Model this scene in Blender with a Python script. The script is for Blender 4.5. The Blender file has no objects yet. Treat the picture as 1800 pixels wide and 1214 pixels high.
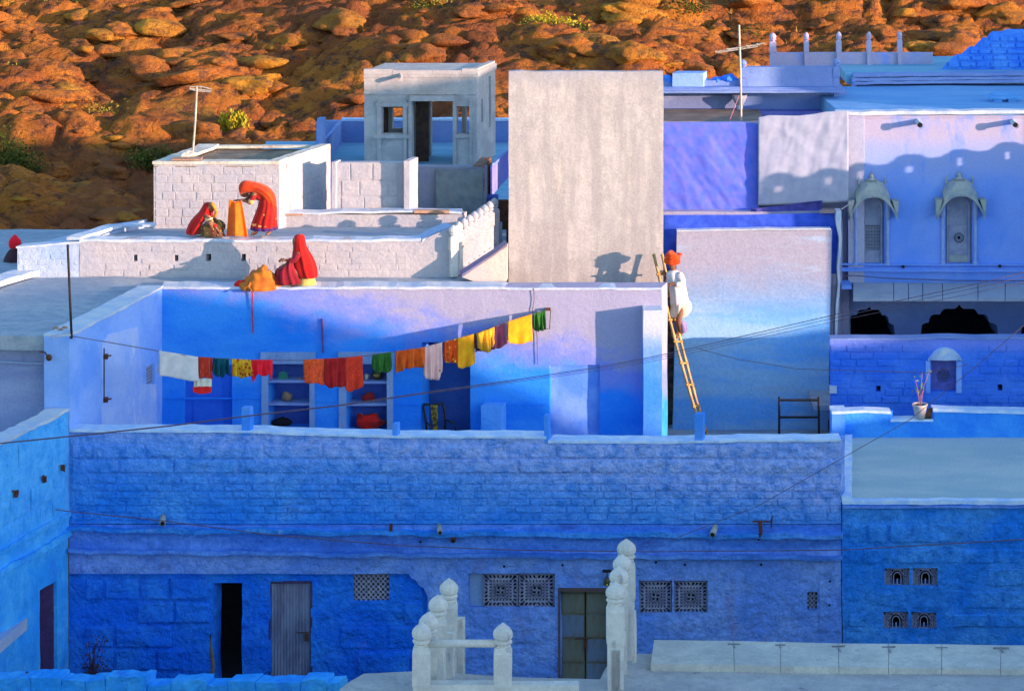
import bpy, bmesh, math, random
import numpy as np
from mathutils import Vector, Matrix, noise, Euler

random.seed(7)
rnd = random.Random(11)
scene = bpy.context.scene
COL = scene.collection

# ------------------------------------------------------------------ camera, sky, sun, exposure
EYE = 17.6                       # height of the eye above the street
FPX = 5000.0                     # focal length in photograph pixels (100 mm on 36 mm film, 1800 px)
HOR = -547.0                     # picture row of the horizon
cam_data = bpy.data.cameras.new("camera")
cam = bpy.data.objects.new("camera", cam_data)
COL.objects.link(cam)
cam.location = (0, 0, EYE)
cam.rotation_euler = (math.radians(90), 0, 0)
cam_data.lens = 100
cam_data.sensor_width = 36
cam_data.shift_y = -(607 - HOR) / 1800.0
cam_data.clip_end = 6000
scene.camera = cam

SUN_DIR = Vector((-2.0, 1.0, -0.27)).normalized()      # the way the light travels
SUN_EL = math.asin(-SUN_DIR.z)
SUN_AZ = math.atan2(-SUN_DIR.x, -SUN_DIR.y)              # compass angle of the sun seen from the scene
world = bpy.data.worlds.new("World")
scene.world = world
world.use_nodes = True
wn = world.node_tree
wn.nodes.clear()
sky = wn.nodes.new("ShaderNodeTexSky")
sky.sky_type = 'NISHITA'
sky.sun_disc = False
sky.sun_elevation = SUN_EL
sky.sun_rotation = SUN_AZ
sky.altitude = 250
sky.air_density = 1.0
sky.dust_density = 0.6
sky.ozone_density = 2.6
bg = wn.nodes.new("ShaderNodeBackground")
bg.inputs[1].default_value = 0.15
wo = wn.nodes.new("ShaderNodeOutputWorld")
wn.links.new(sky.outputs[0], bg.inputs[0])
wn.links.new(bg.outputs[0], wo.inputs[0])

sun_data = bpy.data.lights.new("sun", 'SUN')
sun_data.energy = 2.15
sun_data.angle = math.radians(0.5)
sun_data.color = (1.0, 0.69, 0.50)
sun = bpy.data.objects.new("sun", sun_data)
COL.objects.link(sun)
sun.rotation_euler = SUN_DIR.to_track_quat('-Z', 'Y').to_euler()
sun.location = (60, -40, 40)

scene.view_settings.view_transform = 'Standard'
scene.view_settings.look = 'None'
scene.view_settings.exposure = 2.1
scene.view_settings.gamma = 1.0
scene.view_settings.use_curve_mapping = False
try:
    scene.cycles.max_bounces = 6
    scene.cycles.diffuse_bounces = 4
except Exception:
    pass

# ------------------------------------------------------------------ measuring helpers
def W(px, py, Y):
    """world point seen at photograph pixel (px, py) at distance Y"""
    return Vector(((px - 900) / FPX * Y, Y, EYE - (py - HOR) / FPX * Y))

def WZ(px, py, Z):
    """world point seen at pixel (px, py) at height Z"""
    Y = (EYE - Z) * FPX / (py - HOR)
    return Vector(((px - 900) / FPX * Y, Y, Z))

def drop(py, Y):
    return (py - HOR) / FPX * Y

def nz(p, f=1.0, a=1.0):
    return noise.noise_vector(Vector(p) * f) * a

# ------------------------------------------------------------------ materials
MATS = {}
def node(nt, typ, **kw):
    n = nt.nodes.new(typ)
    for k, v in kw.items():
        setattr(n, k, v)
    return n

def mix(nt, fac, a, b, mode='MIX'):
    m = node(nt, "ShaderNodeMix", data_type='RGBA', blend_type=mode)
    if isinstance(fac, (int, float)): m.inputs[0].default_value = fac
    else: nt.links.new(fac, m.inputs[0])
    for i, v in ((6, a), (7, b)):
        if isinstance(v, (tuple, list)): m.inputs[i].default_value = (*v[:3], 1)
        else: nt.links.new(v, m.inputs[i])
    return m.outputs[2]

def ramp(nt, fac, a, b):
    r = node(nt, "ShaderNodeMapRange")
    r.interpolation_type = 'SMOOTHSTEP'
    nt.links.new(fac, r.inputs[0])
    r.inputs[1].default_value = a
    r.inputs[2].default_value = b
    return r.outputs[0]

def tex(nt, vec, scale, detail=4, rough=.55, stretch=(1, 1, 1), dist=0.0):
    if stretch != (1, 1, 1):
        mp = node(nt, "ShaderNodeVectorMath", operation='MULTIPLY')
        nt.links.new(vec, mp.inputs[0])
        mp.inputs[1].default_value = stretch
        vec = mp.outputs[0]
    t = node(nt, "ShaderNodeTexNoise")
    nt.links.new(vec, t.inputs['Vector'])
    t.inputs['Scale'].default_value = scale
    t.inputs['Detail'].default_value = detail
    t.inputs['Roughness'].default_value = rough
    t.inputs['Distortion'].default_value = dist
    return t.outputs[0]

def paint(name, c1, c2, scale=.9, thr=(.38, .62), stretch=(1, 1, 1), rough=.92, bump=.5, bd=.02, bs=9,
          stain=None, stain_thr=(.58, .72), stain_scale=1.7, stain_stretch=(1, 1, .35), band=None, fine=.10, grime=.0, bands=(), slope=0.0):
    """old limewash / colour wash. band = (z_low, z_high, colour, wobble): another colour above that height."""
    if name in MATS: return MATS[name]
    m = bpy.data.materials.new(name)
    m.use_nodes = True
    nt = m.node_tree
    b = nt.nodes["Principled BSDF"]
    b.inputs['Roughness'].default_value = rough
    b.inputs['Specular IOR Level'].default_value = .15
    g = node(nt, "ShaderNodeNewGeometry")
    P = g.outputs['Position']
    n1 = tex(nt, P, scale, 6, .6, stretch)
    col = mix(nt, ramp(nt, n1, *thr), c1, c2)
    allbands = list(bands) + ([band] if band else [])
    for i, (z0, z1, c3, wob) in enumerate(allbands):
        sep = node(nt, "ShaderNodeSeparateXYZ"); nt.links.new(P, sep.inputs[0])
        nb = tex(nt, P, 1.1 + .7 * i, 6, .65, (1, 1, 1.6))
        ma = node(nt, "ShaderNodeMath", operation='MULTIPLY_ADD')
        nt.links.new(nb, ma.inputs[0]); ma.inputs[1].default_value = wob
        ad = node(nt, "ShaderNodeMath", operation='SUBTRACT')
        nt.links.new(sep.outputs[2], ma.inputs[2])
        nt.links.new(ma.outputs[0], ad.inputs[0]); ad.inputs[1].default_value = wob * .5
        if slope:
            a2 = node(nt, 'ShaderNodeMath', operation='MULTIPLY_ADD'); nt.links.new(sep.outputs[0], a2.inputs[0]); a2.inputs[1].default_value = slope; nt.links.new(ad.outputs[0], a2.inputs[2]); ad = a2
        col = mix(nt, ramp(nt, ad.outputs[0], z0, z1), col, c3)
    if stain:
        n2 = tex(nt, P, stain_scale, 7, .7, stain_stretch)
        col = mix(nt, ramp(nt, n2, *stain_thr), col, stain)
    if grime:
        n4 = tex(nt, P, 4.2, 8, .75)
        col = mix(nt, ramp(nt, n4, .35, .75), col, tuple(v * (1 - grime) for v in c1))
    n3 = tex(nt, P, 26, 3, .6)
    fm = node(nt, "ShaderNodeMapRange"); nt.links.new(n3, fm.inputs[0])
    fm.inputs[1].default_value = .25; fm.inputs[2].default_value = .75
    fm.inputs[3].default_value = 1 - fine; fm.inputs[4].default_value = 1 + fine
    cc = node(nt, "ShaderNodeVectorMath", operation='SCALE')
    nt.links.new(col, cc.inputs[0]); nt.links.new(fm.outputs[0], cc.inputs['Scale'])
    nt.links.new(cc.outputs[0], b.inputs['Base Color'])
    nb1 = tex(nt, P, bs, 5, .65)
    nb2 = tex(nt, P, bs * .3, 3, .5, (1, 1, 1.5))
    add = node(nt, "ShaderNodeMath", operation='MULTIPLY_ADD')
    nt.links.new(nb2, add.inputs[0]); add.inputs[1].default_value = 1.2; nt.links.new(nb1, add.inputs[2])
    bp = node(nt, "ShaderNodeBump")
    bp.inputs['Strength'].default_value = bump
    bp.inputs['Distance'].default_value = bd
    nt.links.new(add.outputs[0], bp.inputs['Height'])
    nt.links.new(bp.outputs[0], b.inputs['Normal'])
    MATS[name] = m
    return m

def plain(name, c, rough=.7, metal=0.0, c2=None, scale=8, bump=0.0, spec=.3, stretch=(1, 1, 1), thr=(.4, .6)):
    if name in MATS: return MATS[name]
    m = bpy.data.materials.new(name)
    m.use_nodes = True
    nt = m.node_tree
    b = nt.nodes["Principled BSDF"]
    b.inputs['Roughness'].default_value = rough
    b.inputs['Metallic'].default_value = metal
    b.inputs['Specular IOR Level'].default_value = spec
    g = node(nt, "ShaderNodeTexCoord")
    P = g.outputs['Object']
    if c2 is None: c2 = tuple(v * .72 for v in c)
    n1 = tex(nt, P, scale, 5, .6, stretch)
    col = mix(nt, ramp(nt, n1, *thr), c, c2)
    nt.links.new(col, b.inputs['Base Color'])
    if bump:
        bp = node(nt, "ShaderNodeBump")
        bp.inputs['Strength'].default_value = bump
        bp.inputs['Distance'].default_value = .01
        nt.links.new(n1, bp.inputs['Height'])
        nt.links.new(bp.outputs[0], b.inputs['Normal'])
    MATS[name] = m
    return m

def cloth_mat(name, c, c2=None, pattern=None, pc=(1, 1, 1), scale=30, size=.25, hems=None):
    """cotton cloth. pattern: 'dots', 'rows' or 'flowers' printed in pc"""
    if name in MATS: return MATS[name]
    m = bpy.data.materials.new(name)
    m.use_nodes = True
    nt = m.node_tree
    b = nt.nodes["Principled BSDF"]
    b.inputs['Roughness'].default_value = .85
    b.inputs['Specular IOR Level'].default_value = .1
    b.inputs['Sheen Weight'].default_value = .15
    g = node(nt, "ShaderNodeTexCoord")
    P = g.outputs['Object']
    n1 = tex(nt, P, 5, 4, .6)
    col = mix(nt, ramp(nt, n1, .35, .65), c, c2 if c2 else tuple(v * .75 for v in c))
    if pattern:
        v = node(nt, "ShaderNodeTexVoronoi")
        nt.links.new(P, v.inputs['Vector'])
        v.inputs['Scale'].default_value = scale
        if pattern == 'rows': v.inputs['Randomness'].default_value = .0
        if pattern == 'flowers': v.inputs['Randomness'].default_value = 1.
        col = mix(nt, ramp(nt, v.outputs['Distance'], size, size * .7), col, pc)
    nt.links.new(col, b.inputs['Base Color'])
    nb = tex(nt, P, 60, 2, .5)
    bp = node(nt, "ShaderNodeBump"); bp.inputs['Strength'].default_value = .2; bp.inputs['Distance'].default_value = .004
    nt.links.new(nb, bp.inputs['Height']); nt.links.new(bp.outputs[0], b.inputs['Normal'])
    MATS[name] = m
    return m

# ------------------------------------------------------------------ object helpers
WL = {}                                    # world location of each object made here
def tag(o, label=None, cat=None, group=None, kind=None):
    if label: o['label'] = label
    if cat: o['category'] = cat
    if group: o['group'] = group
    if kind: o['kind'] = kind
    return o

def thing(name, loc, label, cat, group=None, parent=None):
    o = bpy.data.objects.new(name, None)
    COL.objects.link(o)
    o.empty_display_size = .2
    o.location = loc
    WL[o] = Vector(loc)
    return tag(o, label, cat, group)

def finish(name, verts, faces, mat, parent=None, smooth=False, origin=None):
    me = bpy.data.meshes.new(name)
    V = np.array([tuple(v) for v in verts], dtype=float).reshape(-1, 3)
    if origin is None:
        origin = Vector(((V[:, 0].min() + V[:, 0].max()) / 2, (V[:, 1].min() + V[:, 1].max()) / 2, V[:, 2].min()))
    me.from_pydata([tuple(v) for v in V - np.array(origin)], [], faces)
    me.update()
    if smooth:
        me.polygons.foreach_set("use_smooth", [True] * len(me.polygons))
    if mat: me.materials.append(mat)
    o = bpy.data.objects.new(name, me)
    COL.objects.link(o)
    WL[o] = Vector(origin)
    if parent is not None:
        o.parent = parent
        o.location = WL[o] - WL[parent]
    else:
        o.location = origin
    return o

class MB:
    def __init__(self): self.v = []; self.f = []
    def add(self, vs, fs):
        n = len(self.v)
        self.v += [Vector(p) for p in vs]
        self.f += [tuple(i + n for i in f) for f in fs]
    def box(self, a, b):
        x0, y0, z0 = a; x1, y1, z1 = b
        self.add([(x0, y0, z0), (x1, y0, z0), (x1, y1, z0), (x0, y1, z0), (x0, y0, z1), (x1, y0, z1), (x1, y1, z1), (x0, y1, z1)],
                 [(0, 3, 2, 1), (4, 5, 6, 7), (0, 1, 5, 4), (1, 2, 6, 5), (2, 3, 7, 6), (3, 0, 4, 7)])
    def hexa(self, p):          # 4 bottom, 4 top points
        self.add(p, [(0, 3, 2, 1), (4, 5, 6, 7), (0, 1, 5, 4), (1, 2, 6, 5), (2, 3, 7, 6), (3, 0, 4, 7)])
    def tube(self, pts, r, n=8, caps=True, r_end=None):
        pts = [Vector(p) for p in pts]
        rings = []
        L = len(pts)
        for i, p in enumerate(pts):
            d = (pts[min(i + 1, L - 1)] - pts[max(i - 1, 0)]).normalized()
            ref = Vector((0, 0, 1)) if abs(d.z) < .9 else Vector((0, 1, 0))
            u = d.cross(ref).normalized(); w = u.cross(d)
            rr = r if r_end is None else r + (r_end - r) * i / (L - 1)
            if isinstance(r, (list, tuple)): rr = r[i]
            rings.append([p + (u * math.cos(a) + w * math.sin(a)) * rr for a in [2 * math.pi * k / n for k in range(n)]])
        vs = [v for ring in rings for v in ring]
        fs = []
        for i in range(L - 1):
            for k in range(n):
                k2 = (k + 1) % n
                fs.append((i * n + k, i * n + k2, (i + 1) * n + k2, (i + 1) * n + k))
        if caps:
            fs.append(tuple(range(n))[::-1]); fs.append(tuple((L - 1) * n + k for k in range(n)))
        self.add(vs, fs)
    def lathe(self, c, prof, n=12, sx=1, sy=1, caps=True, rot=0):
        c = Vector(c)
        vs = []; fs = []
        for (r, z) in prof:
            for k in range(n):
                a = 2 * math.pi * k / n + rot
                vs.append(c + Vector((r * math.cos(a) * sx, r * math.sin(a) * sy, z)))
        for i in range(len(prof) - 1):
            for k in range(n):
                k2 = (k + 1) % n
                fs.append((i * n + k, i * n + k2, (i + 1) * n + k2, (i + 1) * n + k))
        if caps:
            fs.append(tuple(range(n))[::-1]); fs.append(tuple((len(prof) - 1) * n + k for k in range(n)))
        self.add(vs, fs)
    def ball(self, c, rx, ry=None, rz=None, n=10, m=7):
        ry = ry or rx; rz = rz or rx
        prof = []
        c = Vector(c)
        vs = [c + Vector((0, 0, -rz))]; fs = []
        for j in range(1, m):
            th = math.pi * j / m
            for k in range(n):
                a = 2 * math.pi * k / n
                vs.append(c + Vector((rx * math.sin(th) * math.cos(a), ry * math.sin(th) * math.sin(a), -rz * math.cos(th))))
        vs.append(c + Vector((0, 0, rz)))
        for k in range(n):
            fs.append((0, 1 + (k + 1) % n, 1 + k))
            fs.append((len(vs) - 1, 1 + (m - 2) * n + k, 1 + (m - 2) * n + (k + 1) % n))
        for j in range(m - 2):
            for k in range(n):
                k2 = (k + 1) % n
                fs.append((1 + j * n + k, 1 + j * n + k2, 1 + (j + 1) * n + k2, 1 + (j + 1) * n + k))
        self.add(vs, fs)
    def build(self, name, mat, parent=None, smooth=False, wob=0, wf=1.5):
        if wob:
            self.v = [p + nz(p, wf, wob) for p in self.v]
        return finish(name, self.v, self.f, mat, parent, smooth)

class Pl:
    """a vertical wall plane through two plan points; s runs along it, depth goes away from the eye"""
    def __init__(self, a, b=None, dv=(.3, 1)):
        if b is None: a, b = (-100, a), (100, a)
        self.o = Vector((a[0], a[1])); d = Vector((b[0] - a[0], b[1] - a[1])); self.d = d.normalized()
        if b[0] == 100 and a[0] == -100: self.o = Vector((0, a[1]))
        self.dv = Vector((dv[0], dv[1]))
    def sz(self, px, py):
        u = (px - 900) / FPX            # x = u*Y
        # (ox + s dx) = u (oy + s dy)
        s = (u * self.o.y - self.o.x) / (self.d.x - u * self.d.y)
        Y = self.o.y + s * self.d.y
        return s, EYE - (py - HOR) / FPX * Y
    def w(self, s, z, off=0.0):
        return Vector((self.o.x + self.d.x * s + self.dv.x * off, self.o.y + self.d.y * s + self.dv.y * off, z))

def lines(a, b, marks, step):
    """sorted coordinates from a to b that include the marks, no gap wider than step"""
    pts = sorted(set([a, b] + [m for m in marks if a < m < b]))
    out = [pts[0]]
    for p in pts[1:]:
        n = max(1, int(math.ceil((p - out[-1]) / step)))
        q = out[-1]
        for i in range(1, n + 1): out.append(q + (p - q) * i / n)
    return out

def wall(name, pl, s0, s1, z0, z1, th, mat, parent=None, holes=(), step=.3, wob=.012, topf=None, hdepth=None, wf=1.3, smooth=False):
    """solid wall with real openings. holes: (s0, s1, z0, z1)"""
    S = lines(s0, s1, [h[0] for h in holes] + [h[1] for h in holes], step)
    Z = lines(z0, z1, [h[2] for h in holes] + [h[3] for h in holes], step)
    def solid(i, j):
        if i < 0 or j < 0 or i >= len(S) - 1 or j >= len(Z) - 1: return False
        cs = (S[i] + S[i + 1]) / 2; cz = (Z[j] + Z[j + 1]) / 2
        for h in holes:
            if h[0] < cs < h[1] and h[2] < cz < h[3]: return False
        return True
    idx = {}; vs = []; fs = []
    def vert(i, j, k):
        key = (i, j, k)
        if key in idx: return idx[key]
        s, z = S[i], Z[j]
        p = pl.w(s, z, th if k else 0)
        if topf and j == len(Z) - 1: p.z += topf(s)
        if wob:
            v = nz(p, wf, wob) + nz(p, wf * 4, wob * .5)
            p = p + Vector((v.x, v.y * .8, v.z))
        idx[key] = len(vs); vs.append(p)
        return idx[key]
    for i in range(len(S) - 1):
        for j in range(len(Z) - 1):
            if not solid(i, j): continue
            fs.append((vert(i, j, 0), vert(i + 1, j, 0), vert(i + 1, j + 1, 0), vert(i, j + 1, 0)))
            fs.append((vert(i, j, 1), vert(i, j + 1, 1), vert(i + 1, j + 1, 1), vert(i + 1, j, 1)))
            if not solid(i - 1, j): fs.append((vert(i, j, 1), vert(i, j, 0), vert(i, j + 1, 0), vert(i, j + 1, 1)))
            if not solid(i + 1, j): fs.append((vert(i + 1, j, 0), vert(i + 1, j, 1), vert(i + 1, j + 1, 1), vert(i + 1, j + 1, 0)))
            if not solid(i, j - 1): fs.append((vert(i, j, 1), vert(i + 1, j, 1), vert(i + 1, j, 0), vert(i, j, 0)))
            if not solid(i, j + 1): fs.append((vert(i, j + 1, 0), vert(i + 1, j + 1, 0), vert(i + 1, j + 1, 1), vert(i, j + 1, 1)))
    return finish(name, vs, fs, mat, parent, smooth)

def pwall(name, Y, x0, x1, y0, y1, th, mat, parent=None, holes=(), dv=(.3, 1), **kw):
    """frontal wall given by pixel columns x0..x1 and rows y0 (top)..y1 (bottom) at distance Y"""
    pl = Pl(Y, dv=dv)
    a = pl.sz(x0, y1); b = pl.sz(x1, y0)
    hs = []
    for (hx0, hx1, hy0, hy1) in holes:
        c = pl.sz(hx0, hy1); d = pl.sz(hx1, hy0)
        hs.append((c[0], d[0], c[1], d[1]))
    return wall(name, pl, a[0], b[0], a[1], b[1], th, mat, parent, hs, **kw)

def strip(name, pts, w, h, mat, parent=None, step=.25, wob=.012, wdir=None, seed=0, hvar=.3):
    """a rough band (coping, ledge, kerb) along pts: w = depth vector, h = height"""
    w = Vector(w)
    P = []
    for a, b in zip(pts[:-1], pts[1:]):
        a = Vector(a); b = Vector(b)
        n = max(1, int((b - a).length / step))
        for i in range(n): P.append(a.lerp(b, i / n))
    P.append(Vector(pts[-1]))
    vs = []; fs = []
    n = len(P)
    for i, p in enumerate(P):
        q = nz(p + Vector((seed * 7.3, 0, 0)), 2.2, wob) + nz(p + Vector((seed, 0, 0)), 7, wob * .7)
        hh = h * (1 + hvar * noise.noise(p * 3.1 + Vector((seed, 5, 0))))
        lo = Vector((0, 0, q.z * .8))
        vs += [p + lo + q * .4, p + q + Vector((0, 0, hh)), p + w + Vector((q.x, -q.y, q.z)) + Vector((0, 0, hh)), p + w + lo]
    for i in range(n - 1):
        for k in range(4):
            k2 = (k + 1) % 4
            fs.append((i * 4 + k, (i + 1) * 4 + k, (i + 1) * 4 + k2, i * 4 + k2))
    fs.append((0, 1, 2, 3)); fs.append(tuple((n - 1) * 4 + k for k in (3, 2, 1, 0)))
    return finish(name, vs, fs, mat, parent)

def slab(name, poly, z, th, mat, parent=None, kind=None, step=.5, wob=.01):
    """horizontal slab under a plan polygon, top surface divided so that it is gently uneven"""
    bm = bmesh.new()
    vs = [bm.verts.new((p[0], p[1], z)) for p in poly]
    f = bm.faces.new(vs)
    if f.normal.z < 0: pass
    r = bmesh.ops.extrude_face_region(bm, geom=[f])
    for v in r['geom']:
        if isinstance(v, bmesh.types.BMVert): v.co.z -= th
    xs = [p[0] for p in poly]; ys = [p[1] for p in poly]
    for a, b, ax in ((min(xs), max(xs), 0), (min(ys), max(ys), 1)):
        c = a + step
        while c < b:
            co = [0, 0, 0]; no = [0, 0, 0]; co[ax] = c; no[ax] = 1
            bmesh.ops.bisect_plane(bm, geom=bm.verts[:] + bm.edges[:] + bm.faces[:], plane_co=co, plane_no=no)
            c += step
    bmesh.ops.recalc_face_normals(bm, faces=bm.faces[:])
    for v in bm.verts: v.co.z += noise.noise(v.co * .9) * wob
    V = [v.co.copy() for v in bm.verts]
    bm.verts.index_update()
    F = [tuple(v.index for v in fc.verts) for fc in bm.faces]
    bm.free()
    o = finish(name, V, F, mat, parent)
    if kind: o['kind'] = kind
    return o

# ------------------------------------------------------------------ masonry pieces
BLOCKS = {}
def block_mesh(mat, k, name):
    key = (mat.name, k, name)
    if key in BLOCKS: return BLOCKS[key]
    r = random.Random(k * 13 + 5)
    j = lambda a: r.uniform(-a, a)
    B = [(0, -1), (1, -1)]
    out = [(0 + abs(j(.01)), 0, 0 + abs(j(.03))), (1 - abs(j(.01)), 0, 0 + abs(j(.03))), (1 - abs(j(.01)), 0, 1 - abs(j(.03))), (0 + abs(j(.01)), 0, 1 - abs(j(.03)))]
    mid = [(p[0], -.55, p[2]) for p in out]
    ci = .035; cz = .10
    fr = [(ci + j(.02), -1 + j(.15), cz + j(.05)), (1 - ci + j(.02), -1 + j(.15), cz + j(.05)), (1 - ci + j(.02), -1 + j(.15), 1 - cz + j(.05)), (ci + j(.02), -1 + j(.15), 1 - cz + j(.05))]
    ctr = (.5 + j(.2), -1.12 + j(.12), .5 + j(.15))
    vs = out + mid + fr + [ctr]
    fs = []
    for i in range(4):
        i2 = (i + 1) % 4
        fs.append((i, i2, 4 + i2, 4 + i)); fs.append((4 + i, 4 + i2, 8 + i2, 8 + i)); fs.append((8 + i, 8 + i2, 12))
    me = bpy.data.meshes.new(name)
    me.from_pydata(vs, [], fs); me.update()
    me.materials.append(mat)
    BLOCKS[key] = me
    return me

def block(name, pl, s0, s1, z0, z1, proud, mat, parent):
    me = block_mesh(mat, rnd.randrange(9), name)
    o = bpy.data.objects.new(name, me)
    COL.objects.link(o)
    loc = pl.w(s0, z0)
    d = Vector((pl.d.x, pl.d.y, 0)); nrm = Vector((-pl.d.y, pl.d.x, 0))
    if nrm.dot(Vector((pl.dv.x, pl.dv.y, 0))) < 0: nrm = -nrm
    M = Matrix(((d.x * (s1 - s0), nrm.x * proud, 0, 0), (d.y * (s1 - s0), nrm.y * proud, 0, 0), (0, 0, z1 - z0, 0), (0, 0, 0, 1)))
    o.parent = parent
    o.matrix_basis = Matrix.Translation(loc - WL[parent]) @ M
    WL[o] = loc
    return o

def courses(name, pl, s0, s1, z0, z1, rows, wmin, wmax, proud, mat, parent, skip=(), gap=.012, keep=1.0, ztilt=None):
    """lay courses of single pieces on a wall face"""
    H = (z1 - z0) / rows
    n = 0
    for r in range(rows):
        s = s0 - rnd.uniform(0, wmin)
        za = z0 + r * H
        while s < s1:
            w = rnd.uniform(wmin, wmax)
            a, b = max(s, s0), min(s + w, s1)
            s += w
            if b - a < wmin * .35: continue
            if rnd.random() > keep: continue
            if any(not (b <= k[0] or a >= k[1] or za + H <= k[2] or za >= k[3]) for k in skip): continue
            block(name, pl, a + gap / 2, b - gap / 2, za + gap / 2 + rnd.uniform(0, .2) * gap, za + H - gap / 2, proud * rnd.uniform(.6, 1.25), mat, parent)
            n += 1
    return n

def pcourses(name, Y, x0, x1, y0, y1, rows, wpx, proud, mat, parent, skip=(), dv=(.3, 1), **kw):
    pl = Pl(Y, dv=dv)
    a = pl.sz(x0, y1); b = pl.sz(x1, y0)
    k = Y / FPX
    sk = []
    for (hx0, hx1, hy0, hy1) in skip:
        c = pl.sz(hx0, hy1); d = pl.sz(hx1, hy0)
        sk.append((c[0], d[0], c[1], d[1]))
    return courses(name, pl, a[0], b[0], a[1], b[1], rows, wpx[0] * k, wpx[1] * k, proud, mat, parent, sk, **kw)

# carved stone screens: grid of real holes
def jali(name, Y, x0, x1, y0, y1, mat, parent, kind='grid', nx=6, ny=6, th=.05):
    pl = Pl(Y)
    a = pl.sz(x0, y1); b = pl.sz(x1, y0)
    s0, s1, z0, z1 = a[0], b[0], a[1], b[1]
    w = s1 - s0; h = z1 - z0
    mb = MB()
    def bx(sa, sb, za, zb, t=th):
        p = [pl.w(sa, za), pl.w(sb, za), pl.w(sb, za, t), pl.w(sa, za, t), pl.w(sa, zb), pl.w(sb, zb), pl.w(sb, zb, t), pl.w(sa, zb, t)]
        mb.hexa(p)
    def bar(c0, c1, wd, t=th, off=0.0):
        c0 = Vector(c0); c1 = Vector(c1); d = (c1 - c0).normalized(); n = Vector((-d.y, d.x)) * wd / 2
        q = [c0 - n, c0 + n, c1 + n, c1 - n]
        q = [(v.x, v.y) for v in q]
        mb.hexa([pl.w(q[0][0], q[0][1], off), pl.w(q[3][0], q[3][1], off), pl.w(q[3][0], q[3][1], t), pl.w(q[0][0], q[0][1], t),
                 pl.w(q[1][0], q[1][1], off), pl.w(q[2][0], q[2][1], off), pl.w(q[2][0], q[2][1], t), pl.w(q[1][0], q[1][1], t)])
    if kind == 'round' or kind == 'grid':
        fr = .07 * w
        for i in range(nx + 1):
            c = s0 + fr / 2 + (w - fr) * i / nx; t = fr if i in (0, nx) else w / nx * .42
            bx(c - t / 2, c + t / 2, z0, z1)
        for j in range(ny + 1):
            c = z0 + fr / 2 + (h - fr) * j / ny; t = fr if j in (0, ny) else h / ny * .42
            bx(s0 + .001, s1 - .001, c - t / 2, c + t / 2, th - .004)
        if kind == 'round':       # corner fillets make the holes octagonal
            for i in range(nx):
                for j in range(ny):
                    cx = s0 + fr / 2 + (w - fr) * (i + .5) / nx; cz = z0 + fr / 2 + (h - fr) * (j + .5) / ny
                    rx = w / nx * .30; rz = h / ny * .30
                    for sx in (-1, 1):
                        for sz in (-1, 1):
                            bar((cx + sx * rx, cz + sz * rz * .2), (cx + sx * rx * .2, cz + sz * rz), w / nx * .12, th - .008)
    elif kind == 'fan':       # slatted border round a lattice with a pinwheel of short bars in the middle
        fr = .035 * w; bd = .13 * w
        for (sa, sb, za, zb) in ((s0, s1, z0, z0 + fr), (s0, s1, z1 - fr, z1), (s0, s0 + fr, z0, z1), (s1 - fr, s1, z0, z1)): bx(sa, sb, za, zb)
        e = .045 * w
        for (sa, sb, za, zb) in ((s0 + bd, s1 - bd, z0 + bd, z0 + bd + e), (s0 + bd, s1 - bd, z1 - bd - e, z1 - bd), (s0 + bd, s0 + bd + e, z0 + bd, z1 - bd), (s1 - bd - e, s1 - bd, z0 + bd, z1 - bd)): bx(sa, sb, za, zb, th - .004)
        n = 9
        cx = (s0 + s1) / 2; cz = (z0 + z1) / 2
        for i in range(n + 1):
            t = i / n
            for (ex, ez, ax) in ((s0 + w * t, z0, 0), (s0 + w * t, z1, 0), (s0, z0 + h * t, 1), (s1, z0 + h * t, 1)):
                ix = min(max(ex, s0 + bd), s1 - bd); iz = min(max(ez, z0 + bd), z1 - bd)
                sl = .5 * bd * (1 if t > .5 else -1)
                if ax == 0: ix = min(max(ex - sl * (1 if abs(t - .5) > .05 else 0), s0 + bd), s1 - bd)
                else: iz = min(max(ez - sl * (1 if abs(t - .5) > .05 else 0), z0 + bd), z1 - bd)
                bar((ex, ez), (ix, iz), w * .028, th - .008)
        gs0, gs1, gz0, gz1 = s0 + bd + e, s1 - bd - e, z0 + bd + e, z1 - bd - e
        gw = gs1 - gs0; gh = gz1 - gz0
        for i in range(1, 7):
            c = gs0 + gw * i / 7
            if i in (3, 4):
                bx(c - gw * .03, c + gw * .03, gz0, gz0 + gh * .3, th - .006); bx(c - gw * .03, c + gw * .03, gz1 - gh * .3, gz1, th - .006)
            else: bx(c - gw * .03, c + gw * .03, gz0, gz1, th - .006)
            c = gz0 + gh * i / 7
            if i in (3, 4):
                bx(gs0, gs0 + gw * .3, c - gh * .03, c + gh * .03, th - .01); bx(gs1 - gw * .3, gs1, c - gh * .03, c + gh * .03, th - .01)
            else: bx(gs0, gs1, c - gh * .03, c + gh * .03, th - .01)
        q = gw * .17; t = gw * .055
        for k in range(4):
            a0 = math.pi / 2 * k
            R = lambda x, y: (cx + x * math.cos(a0) - y * math.sin(a0), cz + x * math.sin(a0) + y * math.cos(a0))
            bar(R(0, 0), R(0, q), t, th - .012); bar(R(-t / 2, q), R(q * .75, q), t, th - .014)
        N = 16
        for k in range(N):
            a0 = 2 * math.pi * k / N; a1 = 2 * math.pi * (k + 1) / N; R0 = gw * .24
            bar((cx + R0 * math.cos(a0), cz + R0 * math.sin(a0)), (cx + R0 * math.cos(a1), cz + R0 * math.sin(a1)), t * .8, th - .016)
    elif kind == 'arch':
        fr = .06 * w
        for (sa, sb, za, zb) in ((s0, s1, z0, z0 + fr), (s0, s1, z1 - fr, z1), (s0, s0 + fr, z0, z1), (s1 - fr, s1, z0, z1)): bx(sa, sb, za, zb)
        for i in (1, 2, 3, 9, 10, 11):
            c = s0 + w * i / 12
            bx(c - w * .018, c + w * .018, z0, z1, th - .004)
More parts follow.
